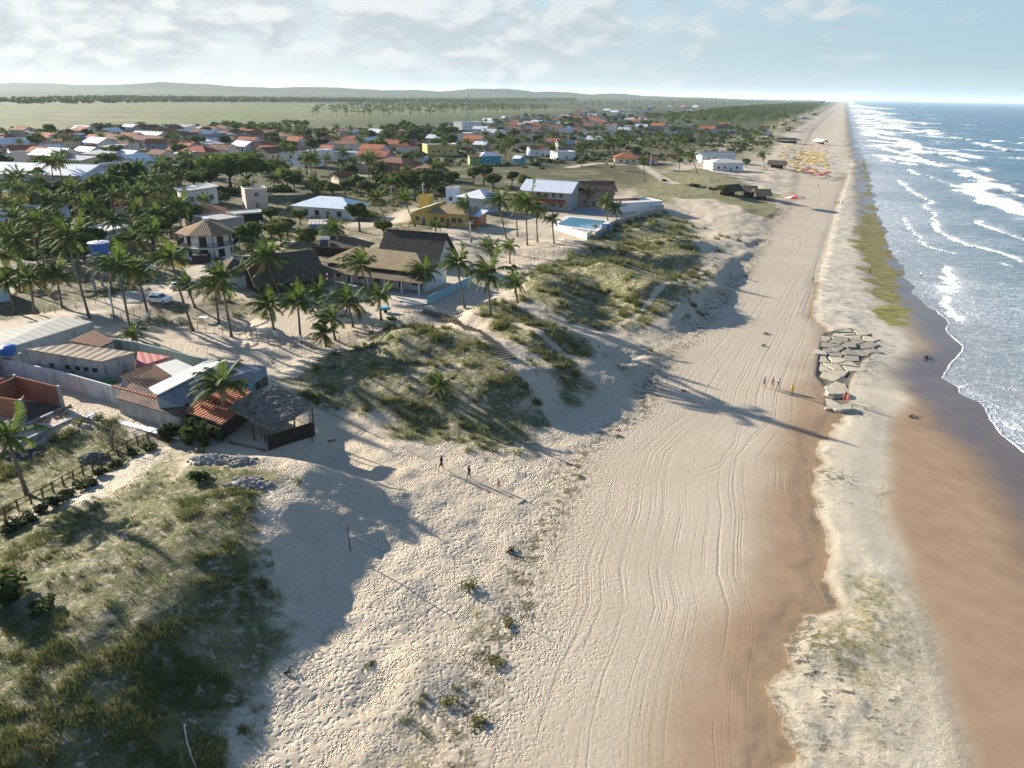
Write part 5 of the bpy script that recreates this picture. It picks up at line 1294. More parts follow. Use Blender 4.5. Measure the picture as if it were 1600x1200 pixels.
# pool
t = empty('swimming_pool', (*g2(905, 352), 5.0)); tag(t, 'blue swimming pool with white deck behind the dune wall', 'pool')
pq = [Wp(868, 351, 5.2), Wp(930, 359, 5.2), Wp(948, 345, 5.2), Wp(890, 339, 5.2)]; c_ = sum(pq, Vector()) / 4
b = MB(); b.slab([c_ + (q - c_) * 1.25 for q in pq], .7); local_obj('deck', b, plain((.58, .57, .55), .7), t)
b = MB(); b.slab([c_ + (q - c_) * .95 + Vector((0, 0, .06)) for q in pq], .05); local_obj('water', b, plain((.10, .27, .38), .08, .6, .1), t)
t = empty('splash_pool', (*g2(925, 333), 5.0)); tag(t, 'smaller light blue splash pool under the court palms', 'pool')
b = MB(); b.slab([Wp(895, 330, 5.22), Wp(935, 336, 5.22), Wp(948, 329, 5.22), Wp(905, 324, 5.22)], .7); local_obj('basin', b, plain((.14, .32, .42), .15, .6, .1), t)
b = MB(); wall_run(b, [g2(866, 358), g2(917, 374), g2(925, 366)], 1.6); o = local_obj('white_wall', b, WPAINT); tag(o, 'white rendered wall below the blue swimming pool', 'wall')
b = MB(); wall_run(b, [g2(930, 372), g2(960, 352), g2(985, 345), g2(1037, 327)], 1.5); o = local_obj('grey_wall', b, CONC); tag(o, 'grey wall along the dune edge of the pool plot', 'wall')
t = empty('blue_slide', Wp(944, 356, 5.1)); tag(t, 'bright blue water slide by the pool wall', 'slide'); b = MB(); b.slab([Wp(938, 360, 5.2), Wp(952, 358, 5.2), Wp(952, 350, 6.8), Wp(941, 350, 6.8)], .2); local_obj('chute', b, plain((.05, .22, .55), .4), t)
b = MB(); b.beam(Wp(952, 350, 5), Wp(952, 350, 6.7), .15); local_obj('leg', b, PALE_METAL, t)
# houses behind
house('big pale hangar with a long low white gable roof', (-30, 287, 128, 292), 24, 4.0, 'gable', 3.0, paint((.50, .56, .62), .3), sheet((.60, .63, .66), 2.0, .1), 6, 0, .6)
t = house('yellow house with a yellow chimney block and white roof', (-40, 372, 110, 362), 12, 4.0, 'gable', 2.2, YELLOW, sheet((.58, .63, .68), 1.0, .15), 4, 1, .7)
house('yellow tower block rising over the yellow house at the frame edge', (22, 338, 50, 336), 5, 6.8, 'flat', .4, YELLOW, paint((.55, .62, .66), .2), 0, 0, .05, door=False)
house('house with a dusty red roof behind the yellow tower block', (-40, 338, 24, 334), 9, 3.0, 'gable', 2.0, CREAM, RED, 2, 0)
house('light blue house half hidden behind the blue tank', (128, 382, 172, 386), 8, 3.4, 'flat', .3, paint((.42, .53, .60), .4), WPAINT, 2, 1, .1)
house('house with a dark red hip roof among the palms', (182, 338, 272, 334), 9, 3.0, 'hip', 2.0, paint((.45, .43, .38), .4), RED, 4, 1)
house('two storey house with flat grey sheet roof left of the octagonal one', (292, 322, 342, 318), 9, 4.6, 'shed_x', .9, WPAINT, GSHEET, 4, 1, .8)
house('house with bright orange roof behind the octagonal house', (290, 352, 352, 350), 9, 3.0, 'hip', 2.0, CREAM, TERRA, 2, 1)
house('plain grey block wall house right behind the octagonal house', (345, 372, 384, 366), 10, 4.2, 'flat', .3, paint((.34, .32, .30), .5), CONC, 1, 0, .05)
house('pinkish beige two storey block with a leaning palm', (386, 328, 420, 326), 7, 6.0, 'flat', .4, paint((.47, .39, .33), .3), CREAM, 1, 1, .1, storeys=2)
house('dark open carport with a flat roof behind the green bush', (372, 350, 412, 347), 6, 2.6, 'flat', .2, DARKWOOD, GSHEET, 0, 0, .5, door=False)
house('small blue kiosk house with a pale roof near the guest house', (484, 366, 512, 366), 4, 2.6, 'shed', .5, paint((.10, .22, .42), .3), sheet((.52, .45, .38), 1.0, .3), 1, 0, .3)
house('tall white gable house with a turquoise side wall', (438, 258, 475, 262), 13, 6.0, 'shed_x', 1.6, WPAINT, sheet((.36, .29, .23), 1.0, .4), 1, 2, .3, storeys=2, wcol=paint((.08, .34, .36), .2))
house('white cube house next to the turquoise sided one', (495, 254, 522, 252), 8, 5.6, 'flat', .4, WPAINT, WPAINT, 1, 1, .1)
house('long white house with low parapet behind a dark palm', (522, 250, 565, 252), 8, 4.0, 'flat', .4, paint((.60, .61, .62), .4), WPAINT, 3, 1, .1)
house('house with a brown hip roof and brown brick walls', (588, 272, 630, 276), 11, 5.6, 'hip', 2.0, bricks((.25, .13, .09), (.21, .11, .08)), BROWN, 2, 1, .7, storeys=2)
house('orange roofed wing between the brick house and pink house', (628, 280, 664, 280), 8, 3.6, 'gable', 1.6, CREAM, tiles((.42, .22, .12), (.2, .11, .07)), 2, 1)
house('pink house with a pink gable beside a palm', (664, 284, 702, 282), 9, 4.6, 'gable_y', 1.8, paint((.52, .30, .34), .25), TERRA_OLD, 2, 1)
house('bright yellow box shaped house in the middle of town', (668, 244, 714, 243), 9, 6.2, 'flat', .4, paint((.60, .45, .13), .2), CREAM, 4, 1, .1)
house('teal house with a white pyramid roof', (752, 258, 783, 257), 9, 4.4, 'hip', 1.8, paint((.06, .32, .36), .25), WSHEET, 2, 1, .7)
house('lime green house wall beside the teal house', (734, 258, 751, 258), 8, 4.2, 'gable', 1.2, paint((.26, .38, .14), .25), TERRA_OLD, 1, 0)
house('low house with orange red roof right below the brick house', (530, 288, 560, 286), 8, 2.6, 'gable', 1.6, CREAM, TERRA, 1, 0)
house('bare grey concrete house with open front behind the palms', (545, 270, 575, 272), 8, 4.2, 'flat', .3, paint((.36, .31, .28), .5), CONC, 2, 1, .1)
house('large blue grey house with a slanted white roof', (296, 226, 334, 229), 12, 6.0, 'shed_x', 2.2, paint((.20, .25, .31), .2), WSHEET, 3, 2, .6, storeys=2, wcol=WPAINT)
house('bright orange gable roof over a grey wall in the far town', (229, 236, 262, 236), 9, 4.4, 'gable', 2.2, paint((.34, .34, .35), .3), TERRA, 2, 1)
house('blue walled house corner in the far town', (118, 226, 131, 226), 7, 6.2, 'flat', .3, paint((.10, .24, .44), .2), WPAINT, 1, 1, .1)
house('long white house under a long red roof at the town edge', (18, 246, 74, 244), 10, 3.6, 'gable', 2.0, WPAINT, TERRA, 5, 0)
house('white gable end house facing the town square trees', (296, 256, 336, 252), 10, 4.6, 'gable_y', 2.0, WPAINT, WSHEET, 2, 0)
house('white house with flat veranda roof among the far coast palms', (1113, 266, 1160, 268), 12, 4.4, 'hip', 1.6, WPAINT, sheet((.62, .58, .52), 1.0, .2), 4, 2, .9)
house('long white house with cream roof behind the coast palms', (1096, 254, 1148, 254), 9, 4.4, 'gable', 1.6, WPAINT, sheet((.55, .51, .45), 1.0, .2), 4, 1, .7)
house('spreading orange tile roof house by the dune meadow', (960, 256, 1000, 257), 12, 3.0, 'hip', 2.6, CREAM, TERRA, 3, 1, 1.0)
house('low red and brown roof house next to the spreading orange roof', (1003, 256, 1028, 257), 8, 2.6, 'gable', 1.6, CREAM, TERRA_OLD, 2, 0)
house('white curved looking block with no roof above the meadow', (871, 250, 899, 249), 8, 4.0, 'flat', .5, WPAINT, WPAINT, 1, 1, .05)
house('white house with red awning left of the white block', (828, 244, 858, 244), 9, 4.2, 'gable', 1.6, paint((.5, .58, .66), .3), tiles((.38, .10, .08), (.15, .06, .05)), 2, 0)
house('dark gabled house behind the white block', (872, 236, 898, 236), 8, 4.8, 'gable', 2.0, paint((.3, .28, .26), .3), GSHEET, 1, 0)
house('white three storey office block near the telecom mast', (722, 206, 752, 205), 12, 8.5, 'flat', .5, WPAINT, WPAINT, 4, 1, .1, storeys=3)
house('house with a wide brown pyramid roof near the coast palms', (1115, 208, 1150, 207), 14, 4.0, 'hip', 3.2, CREAM, tiles((.24, .16, .11), (.12, .09, .07)), 3, 0, 1.2)
house('turquoise roofed little house left of the yellow palms', (801, 256, 812, 257), 5, 3.0, 'gable', 1.2, paint((.10, .33, .42), .2), BSHEET, 1, 0)
house('blue grey garage with white door at the left edge of the yard', (-30, 478, 18, 470), 6, 2.8, 'flat', .2, paint((.42, .55, .60), .3), CONC, 0, 1, .1, door=False)

# ================================================================ telecom mast and poles
def mast(u, v, vt, label):
    x, y, z = G(u, v); h = z_at(u, vt, y) - z; t = empty('lattice_mast', (x, y, z)); tag(t, label, 'mast')
    b = MB(); n = 10; w0, w1 = 2.6, .7
    cor = lambda k: [Vector((sx * (w0 + (w1 - w0) * k / n), sy * (w0 + (w1 - w0) * k / n), h * k / n)) for sx, sy in ((-1, -1), (1, -1), (1, 1), (-1, 1))]
    for j in range(4): b.beam(cor(0)[j], cor(n)[j], .32)
    for k in range(n):
        for j in range(4): b.beam(cor(k)[j], cor(k + 1)[(j + 1) % 4], .18); b.beam(cor(k)[j], cor(k)[(j + 1) % 4], .16)
    b.build('tower', plain((.48, .40, .38), .6), t); b = MB(); b.tube([(0, 0, h), (0, 0, h + 4)], [1.1, .9], 8); b.build('antenna', WPAINT, t)
mast(731, 195, 151, 'tall lattice telecom mast over the white office block')
mast(983, 178, 157, 'thin distant lattice mast above the far palm belt')
def pole(u, v, vt, label, arm=True):
    x, y, z = G(u, v); h = max(4, z_at(u, vt, y) - z); t = empty('utility_pole', (x, y, z), random.uniform(0, 3)); tag(t, label, 'pole')
    b = MB(); b.tube([(0, 0, -.4), (0, 0, h)], [.17, .12], 8); b.build('post', plain((.50, .49, .47), .8), t, True)
    b = MB(); b.box(-.9, .9, -.06, .06, h - .7, h - .56); b.tube([(0, 0, h - .3), (1.4, 0, h + .1)], [.05, .04], 5); b.build('crossarm', PALE_METAL, t)
for q in ((178, 492, 452, 'concrete utility pole at the sand road bend'), (411, 385, 345, 'slim concrete pole left of the green bush'), (392, 385, 350, 'concrete pole at the grey block house corner'), (662, 330, 285, 'utility pole rising behind the yellow house'), (612, 320, 290, 'concrete utility pole by the dark round tree'), (1105, 300, 282, 'yellowish pole beside the black beach kiosk'), (578, 262, 232, 'utility pole in front of the white cube houses'), (460, 258, 240, 'thin pole before the turquoise sided house'), (1016, 262, 240, 'thin pole at the meadow edge near the orange roof'), (735, 380, 345, 'short pole in the sandy lot behind the guest house')): pole(*q)

# ================================================================ coconut palms
PALMS = [
 (432,528,420,477,'dark palm with a white painted foot, leftmost on the sandy yard',1.0,True),(470,535,465,472,'palm with white painted foot beside the leftmost yard palm',1.0,True),
 (497,485,496,460,'small palm standing behind the pair with white feet',.8,False),(552,511,545,474,'bushy palm with a skirt of dead fronds on the yard',1.12,False),
 (524,531,517,498,'half grown palm in front of the skirted yard palm',.75,False),(510,541,506,522,'smallest palm of the sandy yard, near the fence corner',.68,False),
 (596,500,592,464,'slender palm beside the turquoise hand cart',.85,False),(577,458,563,414,'palm standing tight against the middle of the veranda',1.0,False),
 (655,457,662,424,'palm with yellow skirt at the right end of the veranda',.95,False),(727,481,714,412,'tall palm outside the turquoise wall',1.05,False),
 (767,492,762,430,'tall palm on the dune with a ragged yellow skirt',1.1,False),(770,414,764,388,'fan shaped small palm between fence and turquoise wall',.85,False),
 (797,412,796,387,'small palm by the stake fence gate',.7,False),(809,474,805,441,'single palm at the foot of the grassy dune',.8,False),
 (437,460,416,404,'large palm in front of the dark thatch hall',1.2,False),(302,517,267,404,'very tall leaning palm beside the white car',1.1,False),
 (206,527,184,416,'tall palm leaning left at the road fence',1.1,False),(234,499,214,424,'tall palm with a whitewashed foot by the road',1.0,True),
 (140,497,105,372,'tallest palm left of the blue tank',1.15,False),(305,480,293,446,'short palm with wide fronds right of the white car',1.0,False),
 (342,506,336,450,'palm with two leaning neighbours on the lawn',1.0,False),(362,526,346,436,'slim palm with yellow fronds leaning left on the lawn',.95,False),
 (97,480,88,432,'short palm on the grass left of the road',.95,False),(54,491,46,438,'short palm between two alike on the roadside grass',.95,False),(24,491,10,440,'short palm at the left edge of the roadside grass',.95,False),
 (358,660,345,602,'wind swept palm growing through the red tile roof',.95,False),(42,772,12,684,'young palm at the left edge of the front yard',.8,False),
 (690,622,687,603,'tiny yellowish palm alone on the shaded dune',.55,False),
 (70,450,61,346,'tall palm in the dark grove below the yellow house',1.1,False),(30,455,24,374,'palm with glossy fronds at the left grove edge',1.1,False),
 (153,385,140,322,'palm with hanging yellow fronds before the white roof',1.05,False),(182,385,175,346,'palm right behind the blue tank',1.0,False),
 (229,372,215,332,'dark palm before the dark red hip roof',1.0,False),(253,378,244,334,'dense dark palm right of the dark red hip roof',1.05,False),
 (289,380,277,324,'palm towering left of the octagonal house',1.1,False),(216,415,208,376,'dense palm between the tank and the blue car',1.05,False),
 (246,418,240,366,'palm behind the blue car',1.0,False),(22,318,20,280,'palm in front of the pale hangar, left one',1.0,False),(64,320,61,284,'palm in front of the pale hangar, right one',1.0,False),
 (398,322,387,290,'palm leaning over the pinkish beige block',.95,False),(324,340,320,313,'palm just behind the octagonal roof tip',.85,False),
 (488,292,484,250,'tall palm right of the turquoise sided house',1.05,False),(419,309,431,280,'strongly leaning palm over the beige block',1.0,False),(490,305,492,284,'yellow green palm above the white hip roof',1.0,False),
 (580,292,572,248,'large dark palm in front of the white houses',1.15,False),(608,356,590,310,'palm leaning over the path right of the white hip roof',1.05,False),
 (650,354,632,310,'palm with brown skirt leaning before the yellow block',1.0,False),(737,378,725,322,'slender single palm on the sandy lot',.8,False),
 (792,374,780,314,'big palm with yellow skirt by the sandy lot',1.25,False),(809,370,806,322,'palm in the clump right of the big skirted palm',1.1,False),
 (824,383,822,318,'tallest palm of the clump beside the pool house',1.2,False),(840,378,838,328,'dark palm on the pool side of the clump',1.1,False),(866,381,863,344,'thin dark palm in front of the pool wall',.75,False),
 (698,284,692,260,'palm beside the pink gable',.85,False),(616,318,610,286,'palm in front of the dark round tree',1.0,False),
 (867,256,865,232,'lone palm left of the white roofless block',1.0,False),(909,262,909,228,'tall lone palm right of the white roofless block',1.1,False),
 (960,258,956,220,'tallest palm standing left of the orange roofs',1.1,False),(1008,284,1005,252,'lone palm in the middle of the dune meadow',.9,False),
 (915,322,917,300,'palm before the brown tiled house',.9,False),(950,346,947,316,'palm in the pool court, left of two',1.0,False),(964,348,962,326,'palm in the pool court, right of two',.9,False),
 (1062,264,1060,236,'palm at the right end of the meadow grove',1.1,False),(1091,272,1082,244,'yellowish palm nearest the white coast houses',1.1,False),(1178,240,1175,218,'palm behind the black beach kiosk roofs',1.1,False),
 (682,375,680,352,'little palm right of the yellow slatted front',.7,False),(1195,262,1192,243,'palm at the landward end of the umbrella field',1.0,False),
 (524,395,522,360,'drooping palm hanging over the dark thatch',1.1,False),(208,536,207,522,'bushy trunkless palm by the sandy lot',.6,False),
]
for q in PALMS: palm(q[0], q[1], q[2], q[3], q[4], size=q[5], painted=q[6])

TRUNKS_FAR = [trunk_mesh(hh, lx, ly, .17) for hh, lx, ly in ((6.5, .6, .2), (8.0, -.9, .4), (9.5, 1.2, -.3), (7.2, -.4, -.6))]
def in_px(pts): 
    a = np.array(pts, float)
    while True:
        u = random.uniform(a[:, 0].min(), a[:, 0].max()); v = random.uniform(a[:, 1].min(), a[:, 1].max())
        if bool(inside(np.array([u]), np.array([v]), a)[0]): return u, v
TAKEN = [(o.location.x, o.location.y, 9.0 if o.get('category') == 'house' else 2.0) for o in COL.objects if o.parent is None and o.get('category') in ('house', 'palm tree', 'stand', 'pool')]
def spots(pts, n, z, dmin, tries=60):
    """random places in a surveyed outline, even over the ground rather than over the picture"""
    a = PL(pts, z); out = []
    for _ in range(n * tries):
        if len(out) >= n: break
        x = random.uniform(a[:, 0].min(), a[:, 0].max()); y = random.uniform(a[:, 1].min(), a[:, 1].max())
        if not bool(inside(np.array([x]), np.array([y]), a)[0]): continue
        if any((x - p[0]) ** 2 + (y - p[1]) ** 2 < max(dmin, p[2]) ** 2 for p in TAKEN): continue
        out.append((x, y)); TAKEN.append((x, y, dmin * .8))
    return out
hz1 = lambda x, y: float(H(np.array([x]), np.array([y]))[0])

# far houses: walls and roof of their own, in a few shared kinds
FW = [('white', paint((.62, .61, .58), .3)), ('pale blue', paint((.40, .48, .56), .3)), ('pink', paint((.50, .33, .31), .3)), ('cream', paint((.55, .47, .33), .3)), ('grey', paint((.36, .35, .33), .4))]
FR = [('orange tile', TERRA, 'gable'), ('brown tile', TERRA_OLD, 'gable'), ('white sheet', WSHEET, 'gable'), ('grey sheet', GSHEET, 'shed'), ('red tile', RED, 'hip')]
PROTO = {}
def far_house(x, y, wi, ri, where, scale=1.0):
    k = (wi, ri, random.randrange(2)); wd, dp, hh = ((11, 9, 3.4), (14, 10, 4.6))[k[2]]; kind = FR[ri][2]; rh = 2.2 if kind != 'shed' else 1.2
    if k not in PROTO:
        ws = MB()
        for q in (.2, .5, .8): ws.box(wd * q - .6, wd * q + .6, -.04, -.004, 1.0, 2.3)
        PROTO[k] = (walls_mb(wd, dp, hh, kind, rh).mesh('wall', FW[wi][1]), roof_parts(wd, dp, hh, kind, rh, .6).mesh('roof', FR[ri][1]), ws.mesh('window_row', GLASS))
    rz = math.atan2(1, SLOPE) - math.pi / 2 + random.choice((0, math.pi / 2, math.pi, -math.pi / 2)) + random.uniform(-.15, .15)
    t = empty('far_house', (x, y, hz1(x, y)), rz, scale * random.uniform(.85, 1.15))
    tag(t, f'small {FW[wi][0]} house with {FR[ri][0]} roof {where}', 'house', f'{FW[wi][0]} houses with {FR[ri][0]} roofs {where}')
    for nm, me in zip(('wall', 'roof', 'windows'), PROTO[k]):
        link(nm, me, t)
wts_w = [7, 1, 1, 2, 2]; wts_r = [4, 4, 4, 3, 1]
for pts, n, dm, where in (
    ([(0,214),(120,205),(300,204),(440,212),(440,262),(300,258),(160,262),(0,262)], 90, 11.5, 'in the hazy western town'),
    ([(440,210),(560,212),(640,220),(650,262),(560,268),(500,240),(440,235)], 22, 12, 'below the western tree belt'),
    ([(640,206),(720,200),(800,186),(900,180),(1000,186),(1060,205),(1000,222),(880,232),(760,236),(640,232)], 110, 11, 'in the crowded middle town'),
    ([(860,178),(960,170),(1080,167),(1120,176),(1000,184),(900,180)], 50, 13, 'far off towards the horizon palms'),
    ([(1040,205),(1120,196),(1200,200),(1215,212),(1150,222),(1060,222)], 9, 16, 'behind the coast palms'),
    ([(140,268),(250,264),(300,275),(200,300),(120,300)], 5, 14, 'among the trees behind the hangar')):
    for x, y in spots(pts, n, 5.0, dm):
        far_house(x, y, random.choices(range(5), wts_w)[0], random.choices(range(5), wts_r)[0], where)

# trees that fill the gardens
def garden_palm(x, y, where, s=1.0):
    t = empty('coconut_palm', (x, y, hz1(x, y)), 0, s * random.uniform(.8, 1.2)); tag(t, f'coconut palm {where}', 'palm tree', f'coconut palms {where}')
    k = random.randrange(4); link('trunk', TRUNKS_FAR[k], t); c = link('crown', random.choice(CROWNS_FAR), t)
    tr = ((6.5, .6, .2), (8.0, -.9, .4), (9.5, 1.2, -.3), (7.2, -.4, -.6))[k]; c.location = (tr[1], tr[2], tr[0]); c.rotation_euler = (0, 0, random.uniform(-.6, .6)); return t
for pts, n, dm, where in (
    ([(0,410),(0,360),(60,345),(130,345),(150,400),(110,440),(0,445)], 24, 3.6, 'in the dark grove below the yellow house'),
    ([(150,320),(280,300),(300,330),(270,390),(170,345)], 18, 4, 'between the tank and the dark red roof'),
    ([(0,330),(140,300),(300,285),(420,300),(560,300),(700,300),(700,270),(420,265),(150,275),(0,300)], 30, 6, 'in the gardens behind the hangar and octagonal house'),
    ([(920,250),(1095,252),(1100,225),(1000,215),(920,225)], 40, 6, 'in the dense grove left of the white coast houses'),
    ([(700,262),(880,250),(920,228),(760,232),(690,244)], 18, 7, 'around the teal house'),
    ([(1090,226),(1180,232),(1210,212),(1100,205)], 12, 8, 'behind the white coast houses'),
    ([(320,212),(480,208),(640,212),(640,240),(480,236),(320,228)], 26, 9, 'in the far western gardens'),
    ([(640,200),(900,184),(1050,190),(1060,206),(900,222),(640,226)], 30, 10, 'in the middle town gardens'),
    ([(0,232),(300,228),(300,262),(0,262)], 12, 9, 'among the hazy red roofs')):
    for x, y in spots(pts, n, 5.0, dm): garden_palm(x, y, where)
def treeuv(u, v, s, var, mat, label, sz=1.0):
    x, y, z = G(u, v); tree(x, y, z, s, TREES[var], mat, label, None, sz)
treeuv(362, 300, 2.3, 2, TREE_B, 'wide bright green spreading tree, the largest in town', .85)
treeuv(390, 300, 1.7, 2, TREE_B, 'green spreading tree joined to the widest one')
treeuv(205, 318, 1.9, 0, TREE_A, 'big dark tree behind the palm grove', 1.1); treeuv(178, 330, 1.8, 0, TREE_B, 'olive green round tree left of the dark red roof')
treeuv(150, 335, 1.7, 0, TREE_B, 'dull green tree behind the white roof of the yellow house'); treeuv(668, 312, 1.9, 0, TREE_A, 'dark round tree behind the yellow house', .9)
treeuv(648, 312, 1.6, 0, TREE_A, 'smaller dark tree left of the dark round one'); treeuv(440, 385, 1.1, 1, TREE_B, 'light green bushy tree right of the octagonal house', .8)
treeuv(425, 375, 1.0, 3, TREE_B, 'light green tree behind the thin white poles', .8); treeuv(424, 352, .9, 3, TREE_A, 'dark clipped tree left of the white hip roof')
treeuv(482, 398, .9, 1, TREE_B, 'green tree by the blue kiosk'); treeuv(756, 288, 1.3, 0, TREE_A, 'dark tree right of the pink gable'); treeuv(740, 290, 1.1, 1, TREE_B, 'yellowish tree beside the pink gable')
treeuv(1128, 306, .55, 2, TREE_A, 'dark low tree by the black kiosk'); treeuv(1165, 262, .8, 0, TREE_A, 'dark tree at the white veranda house corner')
for pts, n, dm, where, s in (
    ([(0,262),(160,262),(300,262),(310,300),(140,300),(0,280)], 14, 7, 'beside the hangar', 1.1),
    ([(430,300),(560,296),(640,300),(640,275),(560,280),(430,270)], 8, 8, 'behind the white hip roof', 1.2),
    ([(480,214),(640,206),(720,212),(700,240),(560,244),(470,238)], 24, 11, 'in the western tree belt', 1.5),
    ([(0,210),(300,204),(460,210),(450,258),(0,262)], 40, 12, 'between the western red roofs', 1.25),
    ([(760,244),(1080,248),(1100,222),(900,222),(760,232)], 26, 10, 'in the coast grove', 1.15),
    ([(640,205),(900,182),(1100,182),(1100,205),(900,228),(640,228)], 46, 12, 'between the middle town roofs', 1.2)):
    for x, y in spots(pts, n, 5.0, dm):
        tree(x, y, hz1(x, y), s * random.uniform(.75, 1.25), random.choice(TREES_FAR), random.choice((TREE_A, TREE_A, TREE_B)), f'leafy tree {where}', f'leafy trees {where}')

# low garden greenery of the town: hedges, banana plants and weeds nobody could count
def garden_mass():
    V = []; F = []; off = 0; rr = np.random.default_rng(77)
    taken = np.array([(p[0], p[1], p[2]) for p in TAKEN if p[2] > 5])
    for pts, n in (([(0,405),(150,400),(160,330),(300,330),(380,300),(560,296),(700,296),(700,262),(420,262),(0,262)], 2000), ([(0,262),(700,262),(1100,252),(1210,225),(1210,205),(900,180),(640,200),(0,208)], 5500)):
        a = PL(pts, 5.0); x = rr.uniform(a[:, 0].min(), a[:, 0].max(), n * 3); y = rr.uniform(a[:, 1].min(), a[:, 1].max(), n * 3)
        k = inside(x, y, a) & (fbm(x, y, .02, 3) > .38); x, y = x[k][:n], y[k][:n]
        near = ((x[:, None] - taken[None, :, 0] - 2) ** 2 + (y[:, None] - taken[None, :, 1] - 4) ** 2).min(1) < 58
        bad = near
        for pth in PATHS: bad = bad | (line_d(x, y, PL(pth[0], pth[1]), 30)[0] < pth[2] + 2)
        x, y = x[~bad], y[~bad]; z = H(x, y)
        for i in range(len(x)):
            R_ = rr.uniform(.8, 2.3); m_ = 26
            d = rr.normal(size=(m_, 3)); d /= np.linalg.norm(d, axis=1)[:, None]; c = np.array([x[i], y[i], z[i] + R_ * .4]) + d * R_ * np.array([1.2, 1.2, .6]) * rr.uniform(.5, 1, (m_, 1))
            q = np.cross(d, rr.normal(size=(m_, 3))); q /= np.linalg.norm(q, axis=1)[:, None]; w_ = np.cross(d, q); l = R_ * .33
            V.append(np.stack([c - q * l, c + w_ * l, c + q * l, c - w_ * l], 1).reshape(-1, 3))
    V = np.concatenate(V); me = mesh_np('garden_greenery', V, np.arange(len(V)).reshape(-1, 4), leaf((0.022, 0.036, 0.012), (0.065, 0.085, 0.024), .2))
    o = link('garden_greenery', me); tag(o, 'low tangled garden greenery between the town houses', 'undergrowth', kind='stuff')
garden_mass()
NT_ = [(300,360),(268,372),(255,352),(345,352),(362,386),(395,402),(450,372),(470,352),(505,300),(540,304),(520,312),(575,312),(600,300),(705,300),(690,312),(628,338),(600,372),(562,362),(660,300),(240,392),(196,402),(150,410),(120,330),(90,322),(40,330),(330,300),(300,296),(460,300),(770,300),(800,292),(820,300),(850,300),(640,262),(480,272),(450,282),(400,275),(240,290),(270,300)]
for k, (u, v) in enumerate(NT_):
    x, y, z = G(u, v)
    if any((x - p[0]) ** 2 + (y - p[1]) ** 2 < 30 for p in TAKEN if p[2] > 5): continue
    tree(x, y, z, random.uniform(.7, 1.3), TREES[(0, 1, 3, 0)[k % 4]], (TREE_A, TREE_B, TREE_A)[k % 3], 'leafy garden tree between the houses behind the guest house', 'leafy garden trees behind the guest house')
# far palm belts and woods that read as one mass
def mass(name, label, cat, pts, n, z, kind, mat, s=(.9, 1.2)):
    a = PL(pts, z); rr = np.random.default_rng(len(pts) * 7 + n); V = []; F = []; off = 0; got = []
    while len(got) < n:
        x = rr.uniform(a[:, 0].min(), a[:, 0].max(), n); y = rr.uniform(a[:, 1].min(), a[:, 1].max(), n); k = inside(x, y, a); got += list(zip(x[k], y[k]))
    got = np.array(got[:n]); gz = H(got[:, 0], got[:, 1])
    for (x, y), zz in zip(got, gz):
        sc = rr.uniform(*s)
        if kind == 'palm':
            h = 8.5 * sc; nf = 9
            V += [(x - .22, y, zz - .5), (x + .22, y, zz - .5), (x + .15, y, zz + h), (x - .15, y, zz + h)]; F.append((off, off + 1, off + 2, off + 3)); off += 4
            for j in range(nf):
                az = j * 2.4 + rr.uniform(-.3, .3); L = 3.9 * sc; c, s_ = math.cos(az), math.sin(az); up = rr.uniform(-.1, .75); wd = .75
                p0 = (x, y, zz + h); m1 = (x + c * L * .55, y + s_ * L * .55, zz + h + L * .5 * up); e = (x + c * L - .8, y + s_ * L, zz + h + L * (.5 * up - .55))
                V += [p0, (m1[0] - s_ * wd, m1[1] + c * wd, m1[2] - .25), m1, (m1[0] + s_ * wd, m1[1] - c * wd, m1[2] - .25), e]
                F += [(off, off + 1, off + 2, off + 2), (off, off + 2, off + 3, off + 3), (off + 1, off + 4, off + 2, off + 2), (off + 2, off + 4, off + 3, off + 3)]; off += 5
        else:
            R_ = 5.5 * sc
            for j in range(26):
                d = rr.normal(size=3); d /= np.linalg.norm(d); c = np.array([x, y, zz + R_ * .55]) + d * R_ * np.array([1, 1, .55]) * rr.uniform(.5, 1); q = rr.normal(size=3); q -= q @ d * d * .6; q /= np.linalg.norm(q); w_ = np.cross(d, q); l = R_ * .36
                V += [c - q * l, c + w_ * l, c + q * l, c - w_ * l]; F.append((off, off + 1, off + 2, off + 3)); off += 4
    tri = [f for f in F]
    me = bpy.data.meshes.new(name); me.from_pydata([tuple(v) for v in V], [], [tuple(dict.fromkeys(f)) for f in tri]); me.materials.append(mat); me.update()
    o = link(name, me); tag(o, label, cat, kind='stuff'); return o
mass('palm_plantation', 'far palm plantation standing in rows on the green plain', 'palm grove', [(480,186),(490,172),(600,164),(720,162),(860,168),(850,178),(700,182),(600,190)], 750, 4, 'palm', PALM_LEAF)
mass('palm_belt', 'long belt of palms along the coast towards the horizon', 'palm grove', [(1000,200),(1100,184),(1180,172),(1262,163),(1290,160),(1284,166),(1262,182),(1248,194),(1200,204),(1100,208)], 2300, 4, 'palm', PALM_LEAF, (1.35, 1.85))
mass('distant_palms', 'pale distant palm woods below the hills', 'palm grove', [(620,166),(900,160),(1280,158),(1262,162),(1080,168),(900,172),(700,174)], 1500, 4, 'palm', PALM_LEAF, (1.0, 1.5))
mass('far_woodland', 'hazy woodland belt at the foot of the hills', 'woodland', [(-150,158),(200,152),(640,156),(900,156),(900,159),(640,160),(300,160),(-150,166)], 2600, 4, 'tree', TREE_A, (.7, 1.5))
mass('plain_scrub', 'scattered scrub trees on the western plain', 'woodland', [(-60,214),(150,202),(320,200),(480,196),(480,206),(320,208),(150,212),(-60,224)], 150, 4, 'tree', TREE_A, (.5, 1.0))
